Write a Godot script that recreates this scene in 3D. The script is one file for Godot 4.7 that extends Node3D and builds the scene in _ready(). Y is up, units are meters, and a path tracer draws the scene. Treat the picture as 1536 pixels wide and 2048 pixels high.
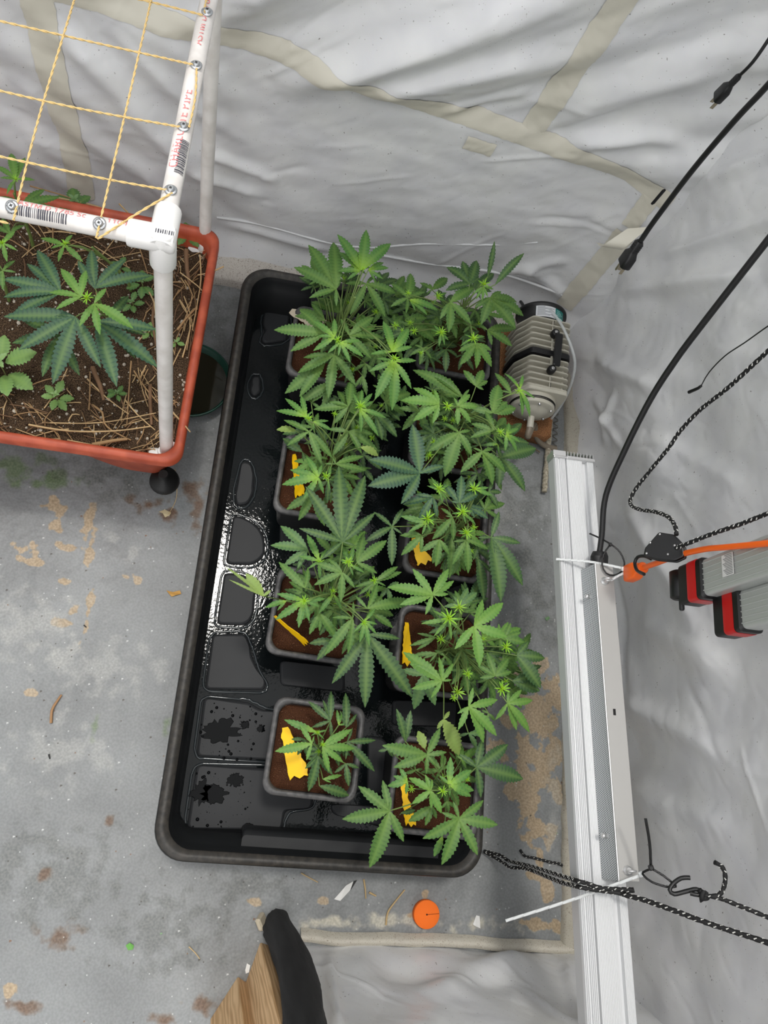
extends Node3D
# A plant corner of a sheeted grow space, seen from standing height, looking down.
# Metres, y up. Floor at y = 0; the black tray stands round the origin with its long side along z.
# Back sheet near z = -0.78, right-hand sheet near x = 0.60, front sheet near z = 0.80.

var rng := RandomNumberGenerator.new()
var taken := {}
var mats := {}

# ------------------------------------------------------------------ naming
func numbered(called: String) -> String:
	if not taken.has(called):
		taken[called] = 0
		return called
	taken[called] += 1
	return "%s_%03d" % [called, taken[called]]

func tag(o: Node, label: String, category: String, group := "") -> Node:
	o.set_meta("label", label)
	o.set_meta("category", category)
	if group != "":
		o.set_meta("group", group)
	return o

func thing(called: String, label: String, category: String, at := Vector3.ZERO, group := "") -> Node3D:
	var o := Node3D.new()
	o.name = numbered(called)
	o.position = at
	add_child(o, true)
	tag(o, label, category, group)
	return o

func obj(called: String, st: SurfaceTool, m: Material, parent: Node = null) -> MeshInstance3D:
	st.index()
	return put(called, st.commit(), m, parent)

func put(called: String, mesh: Mesh, m: Material, parent: Node = null) -> MeshInstance3D:
	var o := MeshInstance3D.new()
	o.mesh = mesh
	o.material_override = m
	o.cast_shadow = GeometryInstance3D.SHADOW_CASTING_SETTING_ON
	if parent == null:
		o.name = numbered(called)
		add_child(o, true)
	else:
		o.name = called
		parent.add_child(o, true)
	return o

func struct(called: String, st: SurfaceTool, m: Material) -> MeshInstance3D:
	var o := obj(called, st, m)
	o.set_meta("kind", "structure")
	return o

# ------------------------------------------------------------------ materials
func mat(key: String, c: Color, rough := 0.6, metal := 0.0, spec := 0.5) -> StandardMaterial3D:
	if mats.has(key):
		return mats[key]
	var m := StandardMaterial3D.new()
	m.resource_name = key
	m.albedo_color = c
	m.roughness = rough
	m.metallic = metal
	m.metallic_specular = spec
	m.cull_mode = BaseMaterial3D.CULL_DISABLED
	mats[key] = m
	return m

func vmat(key: String, rough := 0.6, spec := 0.5) -> StandardMaterial3D:
	var m := mat(key, Color.WHITE, rough, 0.0, spec)
	m.vertex_color_use_as_albedo = true
	return m

func noise(kind: int, freq: float, sd: int, oct := 3) -> FastNoiseLite:
	var n := FastNoiseLite.new()
	n.noise_type = kind
	n.frequency = freq
	n.seed = sd
	n.fractal_octaves = oct
	return n

func noise_tex(freq: float, sd: int, oct := 4, size := 512) -> NoiseTexture2D:
	var t := NoiseTexture2D.new()
	t.width = size
	t.height = size
	t.seamless = true
	t.noise = noise(FastNoiseLite.TYPE_SIMPLEX_SMOOTH, freq, sd, oct)
	return t

func bump(m: StandardMaterial3D, freq: float, sd: int, cm: float, scale: float, oct := 4) -> void:
	m.heightmap_enabled = true
	m.heightmap_texture = noise_tex(freq, sd, oct)
	m.heightmap_scale = cm
	m.uv1_triplanar = true
	m.uv1_world_triplanar = true
	m.uv1_scale = Vector3.ONE * scale

func mottled(m: StandardMaterial3D, dark: Color, light: Color, freq: float, sd: int, scale: float) -> void:
	var t := noise_tex(freq, sd, 5)
	var g := Gradient.new()
	g.set_color(0, dark)
	g.set_color(1, light)
	g.set_offset(0, 0.25)
	g.set_offset(1, 0.75)
	t.color_ramp = g
	m.albedo_texture = t
	m.uv1_triplanar = true
	m.uv1_world_triplanar = true
	m.uv1_scale = Vector3.ONE * scale

# ------------------------------------------------------------------ shapes
func mb(smooth := true) -> SurfaceTool:
	var st := SurfaceTool.new()
	st.begin(Mesh.PRIMITIVE_TRIANGLES)
	st.set_smooth_group(0 if smooth else -1)
	return st

func tri(st: SurfaceTool, a: Vector3, b: Vector3, c: Vector3) -> void:
	st.add_vertex(a)
	st.add_vertex(b)
	st.add_vertex(c)

func quad(st: SurfaceTool, a: Vector3, b: Vector3, c: Vector3, d: Vector3) -> void:
	tri(st, a, b, c)
	tri(st, a, c, d)

func done(st: SurfaceTool) -> SurfaceTool:
	st.generate_normals()
	return st

# closed rings joined in order; hard = a crease after every ring
func loft(st: SurfaceTool, rings: Array, cap_a := true, cap_b := true, hard := false, close := true) -> void:
	var g := 1
	for i in range(rings.size() - 1):
		if hard:
			g += 1
		st.set_smooth_group(g)
		var a: PackedVector3Array = rings[i]
		var b: PackedVector3Array = rings[i + 1]
		var n := a.size()
		for k in (n if close else n - 1):
			var k2 := (k + 1) % n
			quad(st, a[k], b[k], b[k2], a[k2])
	if cap_a:
		fan(st, rings[0], true, g + 1)
	if cap_b:
		fan(st, rings[rings.size() - 1], false, g + 2)

func fan(st: SurfaceTool, ring: PackedVector3Array, flip: bool, g: int) -> void:
	st.set_smooth_group(g)
	var c := Vector3.ZERO
	for p in ring:
		c += p
	c /= ring.size()
	for k in ring.size():
		var a := ring[k]
		var b := ring[(k + 1) % ring.size()]
		if flip:
			tri(st, c, a, b)
		else:
			tri(st, c, b, a)

func circle(c: Vector3, ax: Vector3, ay: Vector3, n: int) -> PackedVector3Array:
	var r := PackedVector3Array()
	for k in n:
		var t := TAU * k / n
		r.append(c + ax * cos(t) + ay * sin(t))
	return r

func side_of(d: Vector3) -> Vector3:
	var s := d.cross(Vector3.UP)
	if s.length() < 0.05 * d.length():
		s = d.cross(Vector3.RIGHT)
	return s.normalized()

# a round tube along points; r1 < 0 keeps the radius
func tube(st: SurfaceTool, pts: PackedVector3Array, r0: float, r1 := -1.0, n := 8) -> void:
	var rings := []
	if r1 < 0.0:
		r1 = r0
	var s := side_of(pts[1] - pts[0])
	for i in pts.size():
		var d: Vector3 = pts[mini(i + 1, pts.size() - 1)] - pts[maxi(i - 1, 0)]
		if d.length() < 1e-7:
			d = Vector3.UP
		d = d.normalized()
		s = (s - d * s.dot(d))
		s = side_of(d) if s.length() < 1e-4 else s.normalized()
		var u := d.cross(s)
		var r := lerpf(r0, r1, float(i) / (pts.size() - 1))
		rings.append(circle(pts[i], s * r, u * r, n))
	loft(st, rings)

# a smooth curve through points
func curve(pts: Array, step := 0.01) -> PackedVector3Array:
	var out := PackedVector3Array()
	for i in range(pts.size() - 1):
		var a: Vector3 = pts[maxi(i - 1, 0)]
		var b: Vector3 = pts[i]
		var c: Vector3 = pts[i + 1]
		var d: Vector3 = pts[mini(i + 2, pts.size() - 1)]
		var n := maxi(2, int(b.distance_to(c) / step))
		for k in n:
			out.append(b.cubic_interpolate(c, a, d, float(k) / n))
	out.append(pts[pts.size() - 1])
	return out

func rod(a: Vector3, b: Vector3, r0: float, r1 := -1.0, n := 12) -> SurfaceTool:
	var st := mb()
	tube(st, PackedVector3Array([a, b]), r0, r1, n)
	return done(st)

# profile of (radius, height) turned about an axis
func lathe(st: SurfaceTool, prof: Array, n: int, xf: Transform3D, hard := false, cap_a := true, cap_b := true) -> void:
	var rings := []
	for p in prof:
		rings.append(circle(xf * Vector3(0, p.y, 0), xf.basis.x * p.x, xf.basis.z * p.x, n))
	loft(st, rings, cap_a, cap_b, hard)

# box with chamfered edges, size s, centred on xf
func block(st: SurfaceTool, s: Vector3, xf: Transform3D, ch := 0.002) -> void:
	var rings := []
	var h := s / 2.0
	var c := minf(ch, minf(h.x, minf(h.y, h.z)) * 0.9)
	for q in [[-h.y, c], [-h.y + c, 0.0], [h.y - c, 0.0], [h.y, c]]:
		var y: float = q[0]
		var i: float = q[1]
		var x := h.x - i
		var z := h.z - i
		var r := PackedVector3Array()
		for p in [[x - c, z], [-x + c, z], [-x, z - c], [-x, -z + c], [-x + c, -z], [x - c, -z], [x, -z + c], [x, z - c]]:
			r.append(xf * Vector3(p[0], y, p[1]))
		rings.append(r)
	var g := 10
	for i in 3:
		for k in 8:
			g += 1
			st.set_smooth_group(-1)
			var k2 := (k + 1) % 8
			quad(st, rings[i][k], rings[i][k2], rings[i + 1][k2], rings[i + 1][k])
	fan(st, rings[0], false, -1)
	fan(st, rings[3], true, -1)

func boxed(s: Vector3, xf: Transform3D, ch := 0.002) -> SurfaceTool:
	var st := mb(false)
	block(st, s, xf, ch)
	return done(st)

# rounded rectangle ring in the xz plane, n points per corner
func rrect(cx: float, cz: float, hx: float, hz: float, r: float, y: float, n := 6) -> PackedVector3Array:
	var out := PackedVector3Array()
	for q in [[1, 1, 0.0], [-1, 1, PI / 2], [-1, -1, PI], [1, -1, PI * 1.5]]:
		for k in n + 1:
			var t: float = q[2] + PI / 2 * k / n
			out.append(Vector3(cx + q[0] * (hx - r) + r * cos(t), y, cz + q[1] * (hz - r) + r * sin(t)))
	return out

# a flat outline (x, z) of the given thickness, laid at height y with softened upper edge
func slab(st: SurfaceTool, poly: Array, y0: float, y1: float, soft := 0.002, xf := Transform3D.IDENTITY) -> void:
	var c := Vector2.ZERO
	for p in poly:
		c += p
	c /= poly.size()
	var rings := []
	for q in [[y0, 0.0], [y1 - soft, 0.0], [y1 - soft * 0.3, soft * 0.5], [y1, soft * 1.6]]:
		var r := PackedVector3Array()
		for p in poly:
			var v: Vector2 = p + (c - p).normalized() * q[1]
			r.append(xf * Vector3(v.x, q[0], v.y))
		rings.append(r)
	var a := 0.0
	for k in poly.size():
		var p: Vector2 = poly[k]
		a += p.cross(poly[(k + 1) % poly.size()])
	if a < 0.0:
		for i in 4:
			var r: PackedVector3Array = rings[i]
			r.reverse()
			rings[i] = r
	loft(st, rings, true, false)
	var flat := PackedVector2Array()
	for p in rings[3]:
		var w: Vector3 = xf.affine_inverse() * p
		flat.append(Vector2(w.x, w.z))
	st.set_smooth_group(-1)
	var ids := Geometry2D.triangulate_polygon(flat)
	for k in range(0, ids.size(), 3):
		var t0: Vector3 = rings[3][ids[k]]
		var t1: Vector3 = rings[3][ids[k + 1]]
		var t2: Vector3 = rings[3][ids[k + 2]]
		if (xf.basis.inverse() * (t1 - t0).cross(t2 - t0)).y > 0.0:
			tri(st, t0, t2, t1)
		else:
			tri(st, t0, t1, t2)

func rounded(poly: Array, r: float, n := 4) -> Array:
	var out := []
	for k in poly.size():
		var a: Vector2 = poly[(k + poly.size() - 1) % poly.size()]
		var b: Vector2 = poly[k]
		var c: Vector2 = poly[(k + 1) % poly.size()]
		var ra := minf(r, b.distance_to(a) * 0.45)
		var rc := minf(r, b.distance_to(c) * 0.45)
		var p := b + (a - b).normalized() * ra
		var q := b + (c - b).normalized() * rc
		for i in n + 1:
			var t := float(i) / n
			out.append(p.lerp(b, t).lerp(b.lerp(q, t), t))
	return out

func facing(y: Vector3, x: Vector3, at: Vector3) -> Transform3D:
	y = y.normalized()
	x = (x - y * x.dot(y)).normalized()
	return Transform3D(Basis(x, y, x.cross(y)), at)

# lettering bent round a pipe: the text runs along `along`, faces `out`, on a pipe of radius r whose axis passes through `at`
func bent_text(text: String, size: float, at: Vector3, along: Vector3, out: Vector3, r: float) -> ArrayMesh:
	var tm := TextMesh.new()
	var f := SystemFont.new()
	f.font_names = PackedStringArray(["Droid Sans"])
	f.font_weight = 400
	tm.font = f
	tm.text = text
	tm.font_size = 32
	tm.pixel_size = size / 32.0
	tm.depth = 0.0004
	tm.horizontal_alignment = HORIZONTAL_ALIGNMENT_LEFT
	var arr: Array = tm.get_mesh_arrays()
	var v: PackedVector3Array = arr[Mesh.ARRAY_VERTEX]
	var up := out.cross(along).normalized()
	# cut the long flat triangles up so that they follow the curve
	var ids: PackedInt32Array = arr[Mesh.ARRAY_INDEX]
	var flat := PackedVector3Array()
	var todo := []
	for i in range(0, ids.size(), 3):
		todo.append([v[ids[i]], v[ids[i + 1]], v[ids[i + 2]]])
	while not todo.is_empty():
		var t: Array = todo.pop_back()
		var k := 0
		for e in 3:
			if absf(t[e].y - t[(e + 1) % 3].y) > absf(t[k].y - t[(k + 1) % 3].y):
				k = e
		var p: Vector3 = t[k]
		var q: Vector3 = t[(k + 1) % 3]
		if absf(p.y - q.y) > 0.0021:
			var m: Vector3 = (p + q) / 2.0
			todo.append([p, m, t[(k + 2) % 3]])
			todo.append([m, q, t[(k + 2) % 3]])
		else:
			for e in 3:
				flat.append(t[e])
	v = flat
	var nrm := PackedVector3Array()
	for i in v.size():
		var p := v[i]
		var t := p.y / r
		var o := out * cos(t) + up * sin(t)
		v[i] = at + along * p.x * 1.12 + o * (r + 0.0002 + p.z)
		nrm.append(o)
	arr = []
	arr.resize(Mesh.ARRAY_MAX)
	arr[Mesh.ARRAY_VERTEX] = v
	arr[Mesh.ARRAY_NORMAL] = nrm
	var bent := ArrayMesh.new()
	bent.add_surface_from_arrays(Mesh.PRIMITIVE_TRIANGLES, arr)
	return bent

# a patch of a pipe's surface, from angle t0 to t1 and l0 to l1 along it
func pipe_patch(st: SurfaceTool, at: Vector3, along: Vector3, out: Vector3, r: float, l0: float, l1: float, t0: float, t1: float) -> void:
	var up := out.cross(along).normalized()
	for k in 6:
		var a := lerpf(t0, t1, k / 6.0)
		var b := lerpf(t0, t1, (k + 1) / 6.0)
		var oa := (out * cos(a) + up * sin(a)) * (r + 0.0004)
		var ob := (out * cos(b) + up * sin(b)) * (r + 0.0004)
		quad(st, at + along * l0 + oa, at + along * l1 + oa, at + along * l1 + ob, at + along * l0 + ob)


func _ready() -> void:
	rng.seed = 4242
	# camera: held at eye height, tipped 22 degrees off straight down
	var cam := Camera3D.new()
	cam.name = "camera"
	cam.transform = Transform3D(Basis(Vector3(0.9755, 0.2052, -0.0789), Vector3(-0.1383, 0.2937, -0.9459), Vector3(-0.171, 0.9336, 0.3149)), Vector3(-0.2341, 1.7869, 0.4635))
	cam.fov = rad_to_deg(2.0 * atan(1024.0 / 1536.0))
	cam.near = 0.02
	cam.far = 50.0
	add_child(cam)
	cam.current = true
	# bright overcast daylight comes in from above
	var env := Environment.new()
	var sky := ProceduralSkyMaterial.new()
	sky.sky_top_color = Color(0.99, 0.99, 0.99)
	sky.sky_horizon_color = Color(0.95, 0.955, 0.96)
	sky.ground_bottom_color = Color(0.35, 0.35, 0.34)
	sky.ground_horizon_color = Color(0.5, 0.5, 0.5)
	sky.sky_energy_multiplier = 1.0
	sky.sun_angle_max = 1.0
	env.sky = Sky.new()
	env.sky.sky_material = sky
	env.background_mode = Environment.BG_SKY
	env.tonemap_mode = Environment.TONE_MAPPER_LINEAR
	env.tonemap_exposure = 1.97
	env.sdfgi_enabled = true
	env.ssao_enabled = true
	env.ssil_enabled = true
	var we := WorldEnvironment.new()
	we.name = "environment"
	we.environment = env
	add_child(we)
	# the brightest part of the film roof, straight overhead and a little to the back
	var sun := DirectionalLight3D.new()
	sun.name = "daylight"
	sun.light_color = Color(1.0, 0.985, 0.96)
	sun.light_energy = 0.22
	sun.light_angular_distance = 7.0
	sun.shadow_enabled = true
	add_child(sun)
	sun.look_at_from_position(Vector3(-0.405, 1.78, -0.27), Vector3(-0.32, 0.04, 0.10))
	ready_leaves()
	build_sheets()
	build_floor()
	build_tray()
	build_pots()
	build_planter()
	build_mulch()
	build_weeds()
	build_frame()
	build_pump()
	build_light_bar()
	build_hung_bars()
	build_cords()
	build_ropes()
	build_front()
	build_litter()
	build_plants()

# ------------------------------------------------------------------ sheeting
var n_fold: FastNoiseLite
var n_soft: FastNoiseLite
var n_fine: FastNoiseLite

func crease(x: float, y: float, a: Vector2, b: Vector2, w: float, h: float) -> float:
	var p := Vector2(x, y)
	var q := Geometry2D.get_closest_point_to_segment(p, a, b)
	var d := p.distance_to(q)
	if d > w * 4.0:
		return 0.0
	var t := q.distance_to(a) / a.distance_to(b)
	return h * exp(-d * d / (w * w)) * clampf(minf(t, 1.0 - t) * 5.0, 0.0, 1.0)

# small sharp creases, scattered by a seeded generator, and the fine crinkle of the sheet
var small_creases := [[], [], []]

func scatter_creases() -> void:
	var r := RandomNumberGenerator.new()
	r.seed = 505
	for which in 3:
		for k in [48, 46, 14][which]:
			var c := Vector2(r.randf_range(-0.9, 0.55), r.randf_range(0.06, 1.05))
			var a := 0.6 + r.randf_range(-0.5, 0.5)
			if which == 0 and c.x < -0.3 and c.y < 0.6:
				a = r.randf_range(-1.2, 0.5)
			if which == 1:
				c.x = r.randf_range(-0.78, 0.9)
				a = 0.95 + r.randf_range(-0.6, 0.6)
			if which == 2:
				c = Vector2(r.randf_range(0.0, 0.62), r.randf_range(0.02, 0.7))
				a = r.randf_range(0.4, 2.6)
			var l := r.randf_range(0.02, 0.13)
			var d := Vector2(cos(a), sin(a)) * l
			small_creases[which].append([c - d, c + d, r.randf_range(0.003, 0.010), r.randf_range(0.001, 0.0032) * (1.0 if r.randf() < 0.75 else -1.0)])

func crinkle(x: float, y: float, which: int, much: float) -> float:
	var d := 0.0
	for f in small_creases[which]:
		var a: Vector2 = f[0]
		var b: Vector2 = f[1]
		if x > minf(a.x, b.x) - 0.03 and x < maxf(a.x, b.x) + 0.03 and y > minf(a.y, b.y) - 0.03 and y < maxf(a.y, b.y) + 0.03:
			d += crease(x, y, a, b, f[2], f[3])
	var q := absf(n_fold.get_noise_2d(x * 9.0 + 50.0, y * 9.0))
	return d - 0.0011 * maxf(0.0, 0.16 - q) / 0.16 * (0.5 + 0.5 * much) + 0.0004 * n_fine.get_noise_2d(x * 60.0, y * 60.0)

func tape_y(x: float) -> float:
	return lerpf(0.668, 0.555, clampf((x + 0.72) / 1.26, -0.5, 1.0))

# how far the back sheet stands out from its plane, x along the wall, y up
func back_out(x: float, y: float) -> float:
	var above := smoothstep(-0.03, 0.04, y - tape_y(x))
	var c := cos(0.62)
	var s := sin(0.62)
	var a := x * c + y * s
	var b := -x * s + y * c
	var n := n_fold.get_noise_2d(a * 0.8, b * 5.0)
	var d := above * (0.036 * n + 0.007 * n_fold.get_noise_2d(a * 1.8 + 7.0, b * 11.0))
	# below the tape: slack at the left, taut with soft dents at the right
	var left := smoothstep(-0.25, -0.55, x)
	var c2 := cos(-0.75)
	var s2 := sin(-0.75)
	var a2 := x * c2 + y * s2
	var b2 := -x * s2 + y * c2
	d += (1.0 - above) * (left * 0.024 * n_fold.get_noise_2d(a2 * 1.4 + 3.0, b2 * 5.5) + (0.006 + 0.004 * left) * n_fold.get_noise_2d(x * 3.6, y * 3.6 + 9.0) + 0.0022 * n_fold.get_noise_2d(x * 8.0, y * 13.0))
	for f in back_creases:
		d += crease(x, y, f[0], f[1], f[2], f[3])
	d += crinkle(x, y, 0, above)
	# tucked in at the foot and drawn forward round the corner
	d += 0.05 * smoothstep(0.10, 0.0, y) + 0.055 * smoothstep(0.44, 0.60, x)
	return d

func back_at(x: float, y: float, off := 0.0) -> Vector3:
	return Vector3(x, y, -0.795 + back_out(x, y) + off)

# how far the right sheet stands in from its plane, z along the wall, y up
func right_out(z: float, y: float) -> float:
	var d := 0.016 * n_fold.get_noise_2d(z * 2.4 + 20.0, y * 2.4)
	var far := smoothstep(0.1, -0.3, z)
	var c := cos(0.9)
	var s := sin(0.9)
	# near the corner the folds fan upwards and towards the front
	d += far * (0.015 * n_fold.get_noise_2d((z * c + y * s) * 0.9, (-z * s + y * c) * 5.0 + 4.0))
	d += (1.0 - far) * (0.011 * n_fold.get_noise_2d((z * 0.6 + y * 0.8) * 1.1 + 5.0, (-z * 0.8 + y * 0.6) * 3.6))
	d += 0.0016 * n_soft.get_noise_2d(z * 10.0, y * 10.0 + 5.0)
	for f in right_creases:
		d += crease(z, y, f[0], f[1], f[2], f[3])
	d += crinkle(z, y, 1, 1.0)
	return d + 0.045 * smoothstep(-0.45, -0.80, z) + 0.03 * smoothstep(0.12, 0.0, y)

func right_at(z: float, y: float, off := 0.0) -> Vector3:
	return Vector3(0.625 - right_out(z, y) - off, y, z)

func front_out(x: float, y: float) -> float:
	var d := 0.018 * n_fold.get_noise_2d(x * 2.6 + 40.0, y * 2.2) + 0.003 * n_fold.get_noise_2d(x * 3.0 + y * 5.0, x * 7.0 - y * 3.0)
	for f in front_creases:
		d += crease(x, y, f[0], f[1], f[2], f[3])
	return d + crinkle(x, y, 2, 0.6)

func front_at(x: float, y: float, off := 0.0) -> Vector3:
	return Vector3(x, y, 0.822 + 0.15 * y - front_out(x, y) - off)

var back_creases := [
	[Vector2(-0.40, 0.12), Vector2(-0.10, 0.10), 0.012, 0.012], [Vector2(-0.72, 0.60), Vector2(-0.46, 0.30), 0.03, 0.016],
	[Vector2(-0.62, 0.62), Vector2(-0.40, 0.42), 0.02, 0.010], [Vector2(-0.84, 0.46), Vector2(-0.60, 0.22), 0.03, 0.018],
	[Vector2(-0.50, 0.30), Vector2(-0.30, 0.24), 0.018, 0.012], [Vector2(-0.45, 0.36), Vector2(-0.27, 0.31), 0.014, 0.012],
	[Vector2(-0.30, 0.56), Vector2(0.15, 0.92), 0.035, 0.028], [Vector2(-0.15, 0.60), Vector2(0.20, 0.80), 0.022, 0.018],
	[Vector2(-0.42, 0.70), Vector2(-0.10, 1.0), 0.04, 0.030], [Vector2(0.02, 0.60), Vector2(0.20, 0.70), 0.014, 0.014],
	[Vector2(0.25, 0.64), Vector2(0.50, 0.86), 0.03, 0.022], [Vector2(0.30, 0.60), Vector2(0.53, 0.70), 0.018, 0.018],
	[Vector2(0.36, 0.20), Vector2(0.52, 0.12), 0.02, 0.016], [Vector2(0.30, 0.13), Vector2(0.48, 0.26), 0.018, 0.010]]
var right_creases := [
	[Vector2(-0.72, 0.25), Vector2(-0.45, 0.75), 0.015, 0.012], [Vector2(-0.70, 0.42), Vector2(-0.50, 0.86), 0.012, 0.012],
	[Vector2(-0.60, 0.12), Vector2(-0.38, 0.40), 0.02, 0.018], [Vector2(-0.52, 0.08), Vector2(-0.30, 0.22), 0.014, 0.012],
	[Vector2(-0.48, 0.20), Vector2(-0.36, 0.10), 0.02, 0.014], [Vector2(-0.20, 0.20), Vector2(0.20, 0.52), 0.022, 0.010],
	[Vector2(0.10, 0.24), Vector2(0.26, 0.58), 0.03, 0.012], [Vector2(0.28, 0.18), Vector2(0.40, 0.56), 0.022, 0.014],
	[Vector2(0.46, 0.16), Vector2(0.52, 0.60), 0.025, 0.012], [Vector2(-0.05, 0.14), Vector2(0.30, 0.22), 0.016, -0.010],
	[Vector2(-0.74, 0.60), Vector2(-0.60, 0.95), 0.014, 0.012], [Vector2(-0.30, 0.34), Vector2(-0.05, 0.66), 0.02, 0.008]]
var front_creases := [
	[Vector2(0.56, 0.04), Vector2(0.44, 0.42), 0.012, 0.014], [Vector2(0.50, 0.02), Vector2(0.20, 0.20), 0.04, 0.02],
	[Vector2(0.05, 0.02), Vector2(0.02, 0.40), 0.010, 0.014], [Vector2(0.42, 0.16), Vector2(0.50, 0.50), 0.008, 0.008],
	[Vector2(0.10, 0.10), Vector2(0.40, 0.16), 0.05, -0.02]]

func lines_of(a: float, b: float, fine_a: float, fine_b: float, step: float, coarse: float) -> PackedFloat32Array:
	var out := PackedFloat32Array()
	var t := a
	while t < b - 1e-4:
		out.append(t)
		t += step if t > fine_a - 1e-4 and t < fine_b else coarse
	out.append(b)
	return out

# one sheet: which = 0 back, 1 right, 2 front
func sheet(which: int, us: PackedFloat32Array, vs: PackedFloat32Array) -> SurfaceTool:
	var st := mb()
	var nu := us.size()
	for v in vs:
		for u in us:
			st.set_uv(Vector2(u, -v))
			st.add_vertex(back_at(u, v) if which == 0 else right_at(u, v) if which == 1 else front_at(u, v))
	for j in range(vs.size() - 1):
		for i in range(nu - 1):
			var a := j * nu + i
			var q := [a, a + nu, a + nu + 1, a + 1] if which != 0 else [a, a + nu, a + nu + 1, a + 1]
			for k in ([0, 1, 2, 0, 2, 3] if which == 0 else [0, 2, 1, 0, 3, 2] if which == 2 else [0, 1, 2, 0, 2, 3]):
				st.add_index(q[k])
	st.generate_normals()
	return st

func tape(parent: Node, which: int, a: Vector2, b: Vector2, w: float, m: Material, called := "tape_strip", wave := 0.0012) -> void:
	var st := mb()
	var along := (b - a).normalized()
	var across := Vector2(-along.y, along.x)
	var n := int(a.distance_to(b) / 0.006)
	var rows := []
	for i in n + 1:
		var row := PackedVector3Array()
		var t := float(i) / n
		for k in 7:
			var e := (k / 6.0 - 0.5) * (w + 0.004 * n_fine.get_noise_2d(i * 0.31, a.x * 50.0))
			var p := a.lerp(b, t) + across * e
			var off := 0.0022 + wave * (1.0 + n_fold.get_noise_2d(p.x * 26.0 + k, p.y * 26.0 + t * 9.0)) - (0.0018 if k == 0 or k == 6 else 0.0)
			row.append(back_at(p.x, p.y, off) if which == 0 else right_at(p.x, p.y, off) if which == 1 else front_at(p.x, p.y, off))
		rows.append(row)
	loft(st, rows, false, false, false, false)
	obj(called, done(st), m, parent)

func speckled(base: Color, speck: Color, count: int, sd: int, size := 1024) -> ImageTexture:
	var im := Image.create(size, size, false, Image.FORMAT_RGB8)
	var r := RandomNumberGenerator.new()
	r.seed = sd
	var big := noise(FastNoiseLite.TYPE_SIMPLEX_SMOOTH, 0.006, sd, 4)
	var g := big.get_seamless_image(size, size).get_data()
	for y in size:
		for x in size:
			var k := (g[y * size + x] / 255.0 - 0.5) * 0.05
			im.set_pixel(x, y, Color(base.r + k, base.g + k, base.b + k * 0.7))
	for i in count:
		var cx := r.randi_range(0, size - 1)
		var cy := r.randi_range(0, size - 1)
		if i % 3 == 0:
			cy = int(size * pow(r.randf(), 0.5)) % size
		var l := 1 + int(pow(r.randf(), 6.0) * 5.0)
		var d := Vector2.from_angle(r.randf() * TAU)
		var dark := speck.lerp(base, r.randf() * 0.75)
		for k in l:
			var px := posmod(cx + int(d.x * k), size)
			var py := posmod(cy + int(d.y * k), size)
			im.set_pixel(px, py, dark)
			if l > 2:
				im.set_pixel(posmod(px + 1, size), py, dark.lerp(base, 0.4))
	return ImageTexture.create_from_image(im)

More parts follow.
